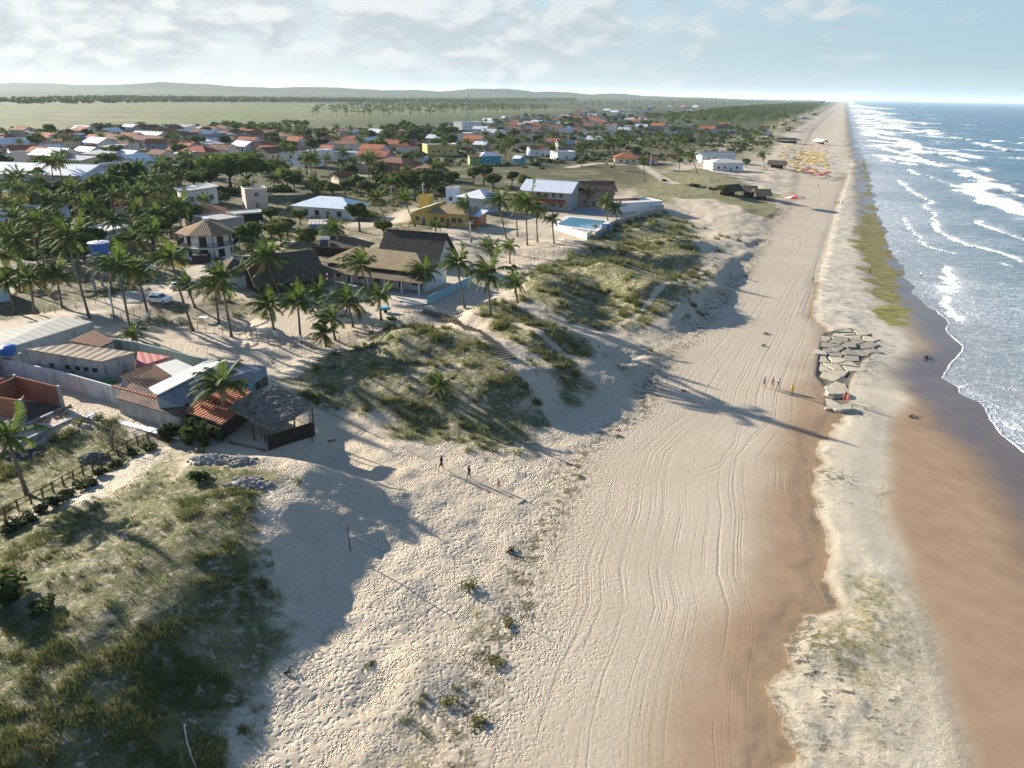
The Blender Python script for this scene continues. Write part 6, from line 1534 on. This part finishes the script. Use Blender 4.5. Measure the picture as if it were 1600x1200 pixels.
# ================================================================ shrubs near the camera
for k, (u, v, s) in enumerate(((8, 832, 1.2), (35, 818, 1.2), (62, 800, 1.0), (88, 790, 1.2), (112, 776, 1.0), (135, 760, 1.1), (160, 742, 1.0), (184, 728, .9), (208, 712, .9), (232, 703, .9))):
    shrub(u, v, s, SHRUBS[k % 4], 'dark shrub growing along the foot of the rough wooden fence', 'dark shrubs along the rough wooden fence', .8)
shrub(275, 685, 1.5, SHRUBS[0], 'tall dark bush at the corner post below the red tile roof', None, 1.5); shrub(312, 692, 1.9, SHRUBS[1], 'big dark glossy bush under the plank rail', None, 1.5)
shrub(346, 690, 1.3, SHRUBS[2], 'dark bush beside the open thatch hut', None, 1.3); shrub(310, 752, 1.1, SHRUBS[3], 'single dark bush on the dune below the hut'); shrub(12, 925, 2.3, SHRUBS[0], 'large black green bush at the left frame edge')
shrub(70, 955, 1.0, SHRUBS[1], 'small dark bush right of the large black green one'); shrub(150, 655, 1.5, YSHRUBS[0], 'yellow green creeper bush by the rubble', None, .6); shrub(126, 662, 1.1, YSHRUBS[1], 'small yellow green bush on the foundation beams', None, .8)
for k, (u, v, s, l) in enumerate(((735, 915, 1.1, 'dry yellow bush beside the thin pale pole'), (770, 1035, 1.0, 'yellow bush with long shadow at the beach edge'), (790, 975, .9, 'yellow brown bush on the drift line'), (745, 1130, .9, 'low green yellow bush near the bottom beach edge'), (700, 1100, .8, 'small dry bush uphill of the bottom beach edge'), (580, 1040, .6, 'tiny dry tuft bush in footprinted sand'), (965, 682, .6, 'dry little bush on the drift line bend'), (905, 745, .6, 'brown bush where the drift line turns'))): shrub(u, v, s, YSHRUBS[k % 3], l, None, .4)
for k, (u, v, s, l) in enumerate(((1040, 283, 1.8, 'dark rounded bush in the meadow'), (1085, 292, 2.6, 'largest dark bush patch of the meadow'), (1110, 297, 2.0, 'dark bush between meadow and kiosk'), (955, 262, 1.6, 'bush beside the tall meadow palm'), (820, 262, 2.0, 'green bush below the teal house'), (845, 264, 2.0, 'green bush left of the meadow path'), (690, 412, 1.0, 'dark bush by the small fan palm'), (800, 418, 1.1, 'dark bush at the stake fence'), (610, 500, 1.0, 'low dark bush at the sandy yard corner'), (960, 362, 1.2, 'dark bush under the pool wall'), (985, 352, 1.0, 'bush by the grey dune wall'))): shrub(u, v, s, GSHRUBS[k % 3] if k > 2 else SHRUBS[k], l, None, .6)
# a leafless shrub
x, y, z = G(176, 702); t = empty('bare_shrub', (x, y, z)); tag(t, 'leafless shrub with thin bare twigs in the front yard', 'shrub'); b = MB(); r = random.Random(4)
for k in range(16):
    a = r.uniform(0, 6.28); q = Vector((math.cos(a), math.sin(a), 0)) * r.uniform(.5, 1.7); m_ = q * .4 + Vector((0, 0, r.uniform(.9, 1.5))); e = q + Vector((0, 0, r.uniform(1.4, 2.6)))
    b.tube([(0, 0, -.1), m_, e], [.035, .025, .01], 4)
    for j in range(3): b.tube([m_.lerp(e, .3 + .2 * j), m_.lerp(e, .6 + .2 * j) + Vector((r.uniform(-.4, .4), r.uniform(-.4, .4), .3))], [.015, .008], 3)
b.build('twigs', TRUNK_W, t)

# ================================================================ dune grass
def grass_field():
    V = []; F = []; rr = np.random.default_rng(5); X = []; Y = []; S = []
    for pts, pz, st, so, ji in GRASS:
        a = PL(pts, pz); lo, hi = a.min(0), a.max(0); lo = np.maximum(lo, [-75, 26]); area = max(0, (hi - lo).prod()); 
        if lo[1] > 190 or area <= 0: continue
        dens = 5.5 if hi[1] < 75 else 1.6
        n = int(min(area * dens, 90000)); x = rr.uniform(lo[0], hi[0], n); y = rr.uniform(lo[1], hi[1], n)
        sd_ = sdf_poly(x, y, a); g_ = st * sstep(sd_ + (fbm(x, y, .12, 3) - .5) * 2 * ji, -so, so); g_ = g_ * sstep(fbm(x, y, .45, 4) + .35 * (g_ - .5), .40, .62)
        k = (rr.random(n) < g_ * np.clip(70 / y, .12, 1)) & (x < FOOT(y) - .5)
        X.append(x[k]); Y.append(y[k]); S.append(.5 + .7 * g_[k])
    x = np.concatenate(X); y = np.concatenate(Y); s = np.concatenate(S)
    # yards, roads and buildings stay clear
    bad = np.zeros(len(x), bool)
    for pts, pz, wd, so in PATHS: bad |= line_d(x, y, PL(pts, pz), 30)[0] < wd * .8
    for pts, pz, so in YARDS: bad |= inside(x, y, PL(pts, pz))
    bad |= inside(x, y, PL([(0, 580), (120, 560), (420, 560), (500, 640), (430, 700), (300, 668), (0, 600)], 5.0))
    x, y, s = x[~bad], y[~bad], s[~bad]
    if len(x) > 80000: k = rr.choice(len(x), 80000, replace=False); x, y, s = x[k], y[k], s[k]
    nc = 3600; w_ = np.clip(s, .1, 2) ** 2; w_ = w_ / w_.sum(); k = rr.choice(len(x), nc, p=w_); cx, cy = x[k], y[k]; m_ = fbm(cx, cy, .15, 3) > .46; cx, cy = cx[m_], cy[m_]; q = 9
    rr_ = rr.uniform(.15, .75, len(cx)); ang = rr.uniform(0, 6.28, (len(cx), q)); rad = np.sqrt(rr.random((len(cx), q))) * rr_[:, None]
    x = np.concatenate([x, (cx[:, None] + np.cos(ang) * rad).ravel()]); y = np.concatenate([y, (cy[:, None] + np.sin(ang) * rad).ravel()]); s = np.concatenate([s, np.repeat(.9 + rr_ * 1.3, q)])
    z = H(x, y); n = len(x); B = 6
    far = np.clip(y / 60, .8, 2.2)
    az = rr.uniform(0, 2 * np.pi, (n, B)); ln = rr.uniform(.18, .5, (n, B)) * (s * far)[:, None]; tilt = rr.uniform(.35, 1.15, (n, B)); sp = rr.uniform(0, .22, (n, B)) * far[:, None]; a2 = rr.uniform(0, 6.28, (n, B)); wd = .028 * far[:, None] * rr.uniform(.6, 1.5, (n, B))
    bx = x[:, None] + np.cos(a2) * sp; by = y[:, None] + np.sin(a2) * sp; bz = np.repeat(z[:, None] - .05, B, 1)
    ex = bx + np.cos(az) * ln * np.sin(tilt) - .12 * ln; ey = by + np.sin(az) * ln * np.sin(tilt); ez = bz + .05 + ln * np.cos(tilt)
    px_, py_ = -np.sin(az) * wd, np.cos(az) * wd
    V = np.stack([np.stack([bx - px_, by - py_, bz], -1), np.stack([bx + px_, by + py_, bz], -1), np.stack([ex, ey, ez], -1)], 2).reshape(-1, 3)
    Fc = np.arange(len(V)).reshape(-1, 3)
    m, g = new_mat('dune_grass'); A = g.rgb(g.attr('tint').outputs['Color'])
    c = g.mix(A[0], (0.075, 0.10, 0.028), (0.30, 0.26, 0.11)); c = g.mix(A[1], c, (0.16, 0.19, 0.045)); d = g.bsdf(c, .7, .2)
    tr = g.n('ShaderNodeBsdfTranslucent'); g.put(tr.inputs[0], c); mx = g.n('ShaderNodeMixShader'); mx.inputs[0].default_value = .3; g.t.links.new(d.outputs[0], mx.inputs[1]); g.t.links.new(tr.outputs[0], mx.inputs[2]); g.out(mx.outputs[0])
    me = mesh_np('dune_grass', V, Fc, m); tint = np.repeat(np.stack([np.clip(rr.random(n * B) * .7 + .5 * (np.repeat(fbm(x, y, .2, 2), B) - .3), 0, 1), rr.random(n * B) ** 2, rr.random(n * B)], 1), 3, 0); put_attr(me, 'tint', tint)
    o = link('dune_grass', me); tag(o, 'low dry dune grass and creepers covering the sand hills', 'grass', kind='stuff'); return o
grass_field()

# ================================================================ cracked rock plates
def clip_poly(poly, a, b, c):
    out = []
    for i in range(len(poly)):
        p, q = poly[i], poly[(i + 1) % len(poly)]; dp = a * p[0] + b * p[1] - c; dq = a * q[0] + b * q[1] - c
        if dp <= 0: out.append(p)
        if dp * dq < 0: s = dp / (dp - dq); out.append((p[0] + (q[0] - p[0]) * s, p[1] + (q[1] - p[1]) * s))
    return out
def rock_plates():
    r = random.Random(12); pl = PLATES; ang = math.atan2(1, SLOPE) ; ca, sa = math.cos(ang), math.sin(ang)
    pts = []
    lo, hi = pl.min(0), pl.max(0); c0 = (lo + hi) / 2
    for i in range(-15, 16):
        for j in range(-15, 16):
            q = (i * 2.9 + r.uniform(-.9, .9) + (j % 2) * 1.2, j * 2.3 + r.uniform(-.7, .7)); q = (q[0] + r.uniform(-1.1, 1.1), q[1] + r.uniform(-1.0, 1.0)); pts.append((c0[0] + q[0] * ca - q[1] * sa, c0[1] + q[0] * sa + q[1] * ca))
    inn = inside(np.array([p[0] for p in pts]), np.array([p[1] for p in pts]), pl); n = 0
    PM = [plain(c, .9, .15, .5) for c in ((0.50, .44, .33), (.43, .375, .28), (.29, .265, .21))]
    dk = np.array(P(1345, 545, 1.3))
    for k, p in enumerate(pts):
        if not inn[k]: continue
        poly = [(p[0] - 5, p[1] - 5), (p[0] + 5, p[1] - 5), (p[0] + 5, p[1] + 5), (p[0] - 5, p[1] + 5)]
        for q in pts:
            d = (q[0] - p[0], q[1] - p[1]); L = math.hypot(*d)
            if 0 < L < 9: poly = clip_poly(poly, d[0] / L, d[1] / L, (d[0] * (p[0] + q[0]) + d[1] * (p[1] + q[1])) / 2 / L - r.uniform(.10, .22))
            if len(poly) < 3: break
        if len(poly) < 3: continue
        # rough the outline
        fine = []
        for i in range(len(poly)):
            a, b = Vector(poly[i]), Vector(poly[(i + 1) % len(poly)]); m_ = max(1, int((b - a).length / .6))
            for j in range(m_): q = a.lerp(b, j / m_); fine.append((q.x + r.uniform(-.07, .07), q.y + r.uniform(-.07, .07)))
        z = hz1(*p); h = r.uniform(.10, .22); tx, ty = r.uniform(-.014, .014), r.uniform(-.016, .012)
        b = MB(); f = lambda q, s, zz: ((q[0] - p[0]) * s, (q[1] - p[1]) * s, zz + ((q[0] - p[0]) * tx + (q[1] - p[1]) * ty) * (zz > 0))
        R0, R1, R2 = [f(q, 1.0, -.5) for q in fine], [f(q, 1.0, h * .8) for q in fine], [f(q, .93, h) for q in fine]
        b.solid(R0, R1, caps=False); b.solid(R1, R2, caps=False); b.face(R2); 
        dark = math.hypot(p[0] - dk[0], p[1] - dk[1]) < 7
        o = b.build('rock_plate', PM[2] if dark else PM[n % 2]); o.location = (p[0], p[1], z); n += 1
        if dark: tag(o, 'dark grey rock plate at the top of the cracked shelf', 'rock', 'dark grey cracked rock plates')
        else: tag(o, 'pale cracked rock plate of the broken shelf beside the walkers', 'rock', 'pale cracked rock plates')
rock_plates()
def boulder(u, v, rx, ry, h, label, rz=0.3):
    x, y, z = G(u, v); r = random.Random(int(u)); b = MB(); n = 11; o_ = [1 + r.uniform(-.15, .15) for _ in range(n)]
    f = lambda s, zz: [(math.cos(6.2832 * k / n) * rx * s * o_[k], math.sin(6.2832 * k / n) * ry * s * o_[k], zz + r.uniform(-.03, .03)) for k in range(n)]
    A, B_, C_ = f(.92, -.3), f(1.0, h * .75), f(.9, h); b.solid(A, B_, caps=False); b.solid(B_, C_, caps=False); b.face(C_)
    o = b.build('rock_block', plain((.42, .385, .30), .9, .15, .4)); o.location = (x, y, z); o.rotation_euler.z = rz; tag(o, label, 'rock')
boulder(1304, 618, 1.6, 1.1, .7, 'pale rock block just left of the reddish couple'); boulder(1317, 642, 1.5, .8, .6, 'split pale rock block below the reddish couple'); boulder(1294, 640, .6, .4, .3, 'small rock chip beside the split block')
def weed(u, v, l, rz, label, mat=None):
    x, y, z = G(u, v); b = MB(); r = random.Random(int(u + v))
    for k in range(7):
        p = Vector((r.uniform(-l, l) * .5, r.uniform(-.25, .25), .04)); b.tube([p, p + Vector((r.uniform(.2, .5) * l, r.uniform(-.2, .2), r.uniform(.05, .25))), p + Vector((r.uniform(.5, .9) * l, r.uniform(-.3, .3), .05))], [.04, .05, .02], 5)
    o = b.build('driftwood', mat or DARKWOOD); o.location = (x, y, z); o.rotation_euler.z = rz; tag(o, label, 'driftwood')
weed(1195, 522, 1.0, .6, 'dark driftwood scrap on the upper open beach'); weed(1192, 541, .7, .3, 'small driftwood scrap below the upper one'); weed(1424, 652, 1.2, .9, 'dark branch on the wet sand edge of the shelf'); weed(515, 690, .9, .2, 'dark driftwood tangle on the sand by the slatted fence'); weed(1446, 562, 2.2, 1.0, 'dark weedy rock scrap at the wet edge of the shelf'); weed(1068, 612, .5, .2, 'tiny dark scrap on the beach near the dune foot'); weed(795, 862, .8, .5, 'pale and dark rubbish heap on the drift line'); weed(448, 1050, .5, .5, 'dark scrap in the dune grass at the shadow edge')

# ================================================================ people
def skin_obj(name, nodes, edges, mat, parent, sub=1):
    me = bpy.data.meshes.new(name); me.from_pydata([n[0] for n in nodes], edges, []); o = link(name, me)
    o.modifiers.new('skin', 'SKIN'); o.modifiers.new('sub', 'SUBSURF').levels = sub
    for i, n in enumerate(nodes):
        s = me.skin_vertices[0].data[i]; s.radius = n[1] if isinstance(n[1], tuple) else (n[1], n[1]); s.use_root = (i == 0)
    dg = bpy.context.evaluated_depsgraph_get(); m2 = bpy.data.meshes.new_from_object(o.evaluated_get(dg)); bpy.data.objects.remove(o)
    m2.materials.clear(); m2.materials.append(mat); m2.polygons.foreach_set('use_smooth', [True] * len(m2.polygons)); m2.name = name
    return link(name, m2, parent)
def person(u, v, face, label, top=None, bottom=None, skin=(.22, .125, .08), hair=(.02, .015, .012), h=1.7, stride=.28, pose='walk', at=None, group=None, long=False):
    x, y, z = at if at else G(u, v); t = empty('person', (x, y, z), face, h / 1.7); tag(t, label, 'person', group)
    st = stride; sk = plain(skin, .6, .3, .1)
    if pose == 'sit': hip = .22; kn = [(.10, .38, .48), (-.10, .38, .48)]; ft = [(.11, .62, .05), (-.11, .62, .05)]; to = [(.11, .78, .03), (-.11, .78, .03)]
    else: hip = .90; kn = [(.09, st * .55 + .03, .49), (-.09, -st * .35 + .05, .49)]; ft = [(.09, st, .08), (-.09, -st * .9, .10)]; to = [(.09, st + .16, .03), (-.09, -st * .9 + .16, .03)]
    N = []; E = []
    def add(p, r, par=None):
        N.append((p, r)); i = len(N) - 1
        if par is not None: E.append((par, i))
        return i
    pel = add((0, 0, hip), (.135, .10)); wa = add((0, 0, hip + .17), (.115, .085), pel); ch = add((0, .01, hip + .38), (.15, .10), wa); nk0 = add((0, 0, hip + .52), (.075, .07), ch); nk = add((0, .01, hip + .58), .05, nk0)
    hd = add((0, .02, hip + .68), (.075, .09), nk); add((0, .02, hip + .79), (.06, .075), hd); add((0, .105, hip + .675), .018, hd)
    for k, sg in enumerate((1, -1)):
        hj = add((.09 * sg, 0, hip - .06), .085, pel); a = add(kn[k], .055, hj); c = add(ft[k], .038, a); add(to[k], .035, c)
        sh = add((.19 * sg, 0, hip + .46), .055, ch); sw = -st * .6 * sg
        el = add((.24 * sg, sw * .5 - .02, hip + .20), .04, sh); wr = add((.25 * sg, sw + .05, hip - .03), .028, el); pm = add((.25 * sg, sw + .07, hip - .10), (.038, .022), wr)
        for f_ in range(4): q = add((.25 * sg, sw + .045 + .02 * f_, hip - .15), .010, pm); add((.245 * sg, sw + .05 + .02 * f_, hip - (.19, .20, .205, .185)[3 - f_]), .008, q)
        q = add((.235 * sg, sw + .115, hip - .12), .011, pm); add((.23 * sg, sw + .125, hip - .155), .009, q)
    skin_obj('body', N, E, sk, t)
    hm = plain(hair, .7, .3, .1); skin_obj('hair', [((0, -.015, hip + .72), (.085, .09)), ((0, 0, hip + .80), (.078, .09))] + ([((0, -.07, hip + .58), (.08, .04))] if long else []), [(0, 1)] + ([(0, 2)] if long else []), hm, t)
    for s in (-1, 1):
        pass
    if top: 
        n_ = [((0, 0, hip + .05), (.142, .108)), ((0, 0, hip + .17), (.132, .105)), ((0, .01, hip + .38), (.168, .118)), ((0, 0, hip + .51), (.095, .085))]; e_ = [(0, 1), (1, 2), (2, 3)]
        for k, sg in enumerate((1, -1)): n_ += [((.19 * sg, 0, hip + .46), .07), ((.225 * sg, -st * .3 * sg - .01, hip + .29), .056)]; e_ += [(2, len(n_) - 2), (len(n_) - 2, len(n_) - 1)]
        skin_obj('shirt', n_, e_, plain(top, .9, .1, .15), t)
    if bottom:
        n_ = [((0, 0, hip + .06), (.148, .115)), ((0, 0, hip - .03), (.15, .115))]; e_ = [(0, 1)]
        for k, sg in enumerate((1, -1)):
            q = Vector((.09 * sg, 0, hip - .06)).lerp(Vector(kn[k]), .75); n_ += [((.09 * sg, 0, hip - .07), .1), (tuple(q), .078)]; e_ += [(1, len(n_) - 2), (len(n_) - 2, len(n_) - 1)]
        skin_obj('shorts', n_, e_, plain(bottom, .9, .1, .15), t)
    return t
BLK = (.012, .012, .016)
person(690, 735, 2.4, 'person in black clothes walking up the concrete path, topmost of three', BLK, BLK, (.10, .06, .04), long=True, h=1.78, stride=.34)
person(733, 749, 2.4, 'person in dark maroon clothes walking in the middle of the path', (.05, .014, .018), BLK, (.10, .06, .04), long=True, h=1.65, stride=.24)
person(779, 765, 2.4, 'child in orange shorts walking last on the path', None, (.42, .13, .02), (.26, .13, .075), h=1.25, stride=.2)
person(1193, 605, -2.0, 'person in a blue top, leftmost of the beach walkers', (.06, .12, .36), (.03, .04, .10))
person(1206, 606, -2.2, 'person in a red top beside the blue topped walker', (.38, .04, .035), (.22, .04, .04))
person(1215, 607, -2.0, 'person in a white top among the beach walkers', (.68, .66, .64), (.30, .28, .27))
person(1236, 617, 2.3, 'person in yellow clothes walking apart from the group', (.52, .34, .02), (.45, .30, .03), h=1.6)
person(1318, 629, 2.6, 'sunburnt person in red swimwear standing by the split rock', None, (.34, .03, .025), (.36, .15, .09), stride=.1)
person(1323, 632, 2.2, 'person in pink swimwear right beside the split rock', (.50, .14, .13), (.40, .08, .08), (.36, .16, .10), stride=.1)
person(1358, 429, 2.0, 'person in dark clothes standing by the tide pool', BLK, BLK); person(1438, 435, 1.8, 'person in a white shirt wading at the water edge', (.7, .69, .67), (.08, .08, .1), stride=.1)
person(1269, 444, -1.2, 'person in dark clothes alone at the rock shelf edge', BLK, (.05, .05, .07)); person(1171, 438, -.7, 'person in white sitting at the dune foot', (.66, .66, .66), (.5, .5, .52), pose='sit')
person(1305, 321, 2.4, 'left of the three dark figures on the far sand', BLK, BLK, stride=.2); person(1310, 320, 2.2, 'middle of the three dark figures on the far sand', (.03, .03, .04), BLK, stride=.2); person(1316, 320, 2.0, 'right of the three dark figures on the far sand', (.04, .035, .03), BLK, stride=.2)
person(1385, 272, 1.5, 'far bather in the wash, left of the pair', None, BLK, stride=.1); person(1387, 271, 1.6, 'far bather in the wash, right of the pair', None, (.1, .03, .03), stride=.1)
person(1278, 293, -1.0, 'far person in dark clothes walking below the umbrellas', BLK, BLK)

# ================================================================ vehicles
def car(u, v, rz, col, label, L=4.2, h=1.55):
    x, y, z = G(u, v); t = empty('parked_car', (x, y, z), rz); tag(t, label, 'car')
    m, g = new_mat('car_paint'); g.out(g.bsdf(col, .25, .5, None, **{'Coat Weight': .6}).outputs[0])
    k = L / 4.2; prof = [(-2.1, .35), (-2.1, .85), (-1.95, 1.0), (-1.75, 1.05), (-1.35, 1.48), (-.6, 1.56), (.35, 1.50), (1.0, 1.02), (1.85, .90), (2.08, .70), (2.1, .35)]
    w_ = lambda zz: .86 if zz < 1.1 else .86 - (zz - 1.1) * .42
    b = MB(); n = len(prof); b.v = [(a * k, -w_(c), c * h / 1.55) for a, c in prof] + [(a * k, w_(c), c * h / 1.55) for a, c in prof]
    for i in range(n): j = (i + 1) % n; b.f.append((i, j, n + j, n + i)); b.mi.append(0)
    b.f += [tuple(range(n)), tuple(reversed(range(n, 2 * n)))]; b.mi += [0, 0]; b.build('body', m, t)
    for sg in (-1, 1):
        b = MB(); q = [(-1.28, 1.08), (-1.12, 1.42), (-.25, 1.47), (-.25, 1.08)]; b.face([(a * k, sg * (w_(c) + .012), c * h / 1.55) for a, c in q]); q = [(-.17, 1.08), (-.17, 1.47), (.32, 1.44), (.82, 1.08)]; b.face([(a * k, sg * (w_(c) + .012), c * h / 1.55) for a, c in q]); b.build('side_window', GLASS, t)
        for wx in (-1.3, 1.3):
            b = MB(); b.tube([(wx * k, sg * .62, .33), (wx * k, sg * .66, .33), (wx * k, sg * .86, .33), (wx * k, sg * .9, .33)], [.28, .33, .33, .27], 16); o = b.build('wheel', plain((.02, .02, .02), .8), t); b = MB(); b.tube([(wx * k, sg * .895, .33), (wx * k, sg * .915, .33)], [.2, .17], 12); b.build('rim', PALE_METAL, o)
        b = MB(); b.box(1.98 * k, 2.1 * k + .02, sg * .68 - .16, sg * .68 + .16, .68, .84); b.build('headlight', plain((.6, .6, .6), .1, .6), t); b = MB(); b.box(-2.1 * k - .02, -2.05 * k, sg * .72 - .1, sg * .72 + .1, .75, 1.0); b.build('tail_light', plain((.3, .02, .02), .2, .5), t)
    b = MB(); b.face([(.42 * k, -.68, 1.475 * h / 1.55 + .01), (.42 * k, .68, 1.475 * h / 1.55 + .01), (.95 * k, .80, 1.075 * h / 1.55 + .01), (.95 * k, -.80, 1.075 * h / 1.55 + .01)]); b.build('windscreen', GLASS, t)
    return t
car(249, 473, -.12, (.75, .75, .74), 'white hatchback parked on the sand road under the leaning palm'); car(284, 452, .45, (.70, .71, .72), 'white car half hidden behind the leaning palm'); car(229, 425, -.05, (.02, .045, .13), 'dark blue car parked in the shade behind the palms')
def cart(u, v):
    x, y, z = G(u, v); t = empty('hand_cart', (x, y, z), .3); tag(t, 'small turquoise hand cart on the sandy yard', 'cart'); b = MB(); b.box(-.8, .8, -.45, .45, .45, .95); b.build('box', plain((.10, .42, .48), .6), t)
    for sg in (-1, 1): b = MB(); b.tube([(0, sg * .5, .3), (0, sg * .58, .3)], [.3, .3], 12); b.build('wheel', DARKWOOD, t)
    b = MB(); b.beam((.8, -.3, .7), (1.5, -.3, .9), .05); b.beam((.8, .3, .7), (1.5, .3, .9), .05); b.build('handle', PALE_METAL, t)
cart(602, 488)
def table(u, v, label, col):
    x, y, z = G(u, v); t = empty('garden_table', (x, y, z)); tag(t, label, 'table'); b = MB(); b.box(-.8, .8, -.5, .5, .68, .74); b.build('tabletop', plain(col, .6), t)
    for sx in (-.7, .7):
        for sy in (-.4, .4): b = MB(); b.box(sx - .04, sx + .04, sy - .04, sy + .04, -.1, .68); b.build('leg', plain(col, .6), t)
table(319, 502, 'white garden table on the lawn between the palms', (.7, .7, .7)); table(208, 522, 'grey table beside the trunkless palm', (.4, .42, .45))

# ================================================================ beach bars and umbrellas
def umbrella(u, v, col, label, group, tent=False):
    x, y, z = G(u, v); t = empty('beach_umbrella', (x, y, z), random.uniform(0, 1)); tag(t, label, 'umbrella', group); n = 8; R_ = 2.0
    b = MB(); b.tube([(0, 0, -.2), (0, 0, 2.35)], [.035, .03], 6); b.build('pole', PALE_METAL, t)
    b = MB(); rg = [(math.cos(6.2832 * k / n) * R_, math.sin(6.2832 * k / n) * R_, 1.95) for k in range(n)]
    for k in range(n):
        q, s = rg[k], rg[(k + 1) % n]; b.face([q, s, (0, 0, 2.45)], k % 2 if tent else 0); b.face([(q[0], q[1], 1.78), (s[0], s[1], 1.78), s, q], k % 2 if tent else 0)
    b.build('canopy', [plain(col, .8, .15, .1), plain((.65, .5, .42), .8, .15, .1)], t)
    return t
YEL, REDC, ORG, PNK = (.62, .40, .03), (.36, .035, .03), (.55, .20, .03), (.55, .38, .30)
us = [(1222,236),(1230,232),(1236,238),(1226,252),(1233,256),(1240,262),(1290,262),(1296,250),(1244,268),(1250,272),(1219,258),(1240,230),(1292,268)] + [(1250,247),(1256,241),(1262,252),(1268,246),(1275,251),(1266,238),(1258,256),(1280,257),(1272,242),(1283,248),(1288,255),(1253,262),(1277,236),(1247,252),(1253,251),(1259,248),(1265,256),(1270,253),(1277,246),(1264,243),(1249,242),(1284,252),(1270,259),(1245,258),(1260,236),(1286,244),(1274,256)]
for k, (u, v) in enumerate(us): umbrella(u, v, YEL, 'yellow beach umbrella in the cluster on the wide sand', 'yellow beach umbrellas in the cluster')
for u, v in ((1278, 228), (1284, 230), (1271, 226), (1289, 239), (1292, 243), (1265, 231)): umbrella(u, v, PNK, 'pale pink beach umbrella behind the yellow cluster', 'pale pink beach umbrellas')
for u, v in ((1258, 271), (1266, 276), (1288, 277), (1293, 275), (1281, 279), (1262, 268)): umbrella(u, v, REDC, 'red beach umbrella nearest the shore side of the umbrella field', 'red beach umbrellas')
for u, v in ((1271, 271), (1274, 274)): umbrella(u, v, ORG, 'orange beach umbrella between the red ones', 'orange beach umbrellas')
for u, v in ((1222, 243), (1228, 247), (1217, 248), (1240, 250), (1240, 240)): umbrella(u, v, (.30, .22, .10), 'straw coloured beach umbrella at the landward end', 'straw beach umbrellas')
u_ = umbrella(1240, 322, (.50, .07, .06), 'red and pink striped beach tent umbrella alone on the sand', None, True); u_.scale = (2.0, 2.0, 1.7)
def beach_table(u, v, col, label, group):
    x, y, z = G(u, v); b = MB(); b.tube([(0, 0, -.1), (0, 0, .62), (0, 0, .64), (0, 0, .70)], [.06, .06, .42, .42], 10); o = b.build('beach_table', plain(col, .7)); o.location = (x, y, z); tag(o, label, 'table', group)
for u, v in ((1252,250),(1260,246),(1266,254),(1272,247),(1279,252),(1262,259),(1255,244),(1284,259),(1276,240),(1246,252)): beach_table(u, v, YEL, 'small yellow table under the yellow umbrella cluster', 'small yellow beach tables')
for u, v in ((1261,275),(1269,279),(1290,280),(1296,278),(1284,282)): beach_table(u, v, REDC, 'small red table under the red umbrellas', 'small red beach tables')
def kiosk(u1, v1, u2, v2, d, h, mat, label, kind='gable'):
    a, b_, rz, w = base_line(u1, v1, u2, v2); t = empty('beach_kiosk', (a.x, a.y, min(a.z, b_.z)), rz); tag(t, label, 'kiosk')
    roof_parts(w, d, h, kind, 1.6, .8, .3).build('roof', mat, t); n = max(2, int(w / 4))
    for k in range(n + 1):
        for yy in (.1, d - .1): b = MB(); b.box(w * k / n - .09, w * k / n + .09, yy - .09, yy + .09, -.5, h + .02); b.build('post', DARKWOOD, t)
    b = MB(); b.box(w * .1, w * .9, d * .5, d * .55, -.3, h * .75); b.build('back_wall', DARKWOOD, t)
kiosk(1132, 306, 1160, 306, 6, 2.4, DTH, 'black thatched kiosk at the meadow edge, left of three'); kiosk(1162, 308, 1180, 309, 6, 2.3, MTH, 'brown thatched kiosk in the middle of three'); kiosk(1182, 312, 1202, 314, 5, 2.3, TAN, 'pinkish roofed kiosk nearest the beach, right of three')
kiosk(1212, 222, 1250, 225, 8, 3.0, DTH, 'long black thatched beach bar behind the umbrellas', 'hip'); kiosk(1200, 262, 1225, 265, 6, 2.6, MTH, 'grey thatched beach bar left of the umbrellas'); kiosk(1270, 224, 1284, 226, 6, 2.6, sheet((.6, .55, .5)), 'pale roofed stall behind the pink umbrellas')
for k, (u, v) in enumerate(((1225, 196), (1240, 190), (1255, 186), (1270, 180), (1232, 205))): kiosk(u, v, u + 9, v, 9, 3, (TAN, MTH, WSHEET)[k % 3], ('tan', 'straw', 'white', 'brown tan', 'dark straw')[k] + ' roofed stall far along the coast sand', 'hip')

# ================================================================ the air
b = MB(); b.box(-14000, 62500, -300, 61500, -9, 175)
hm = bpy.data.materials.new('haze'); hm.use_nodes = True; hm.node_tree.nodes.clear(); hn = NT(hm.node_tree)
pv = hn.n('ShaderNodeVolumePrincipled'); hn.put(pv.inputs['Color'], (0.72, 0.87, 1.0)); pv.inputs['Density'].default_value = 0.000044; pv.inputs['Anisotropy'].default_value = 0.05
ho = hn.n('ShaderNodeOutputMaterial'); hm.node_tree.links.new(pv.outputs[0], ho.inputs['Volume'])
o = b.build('haze', hm); tag(o, 'thin sea haze over the coast', 'haze', kind='stuff')
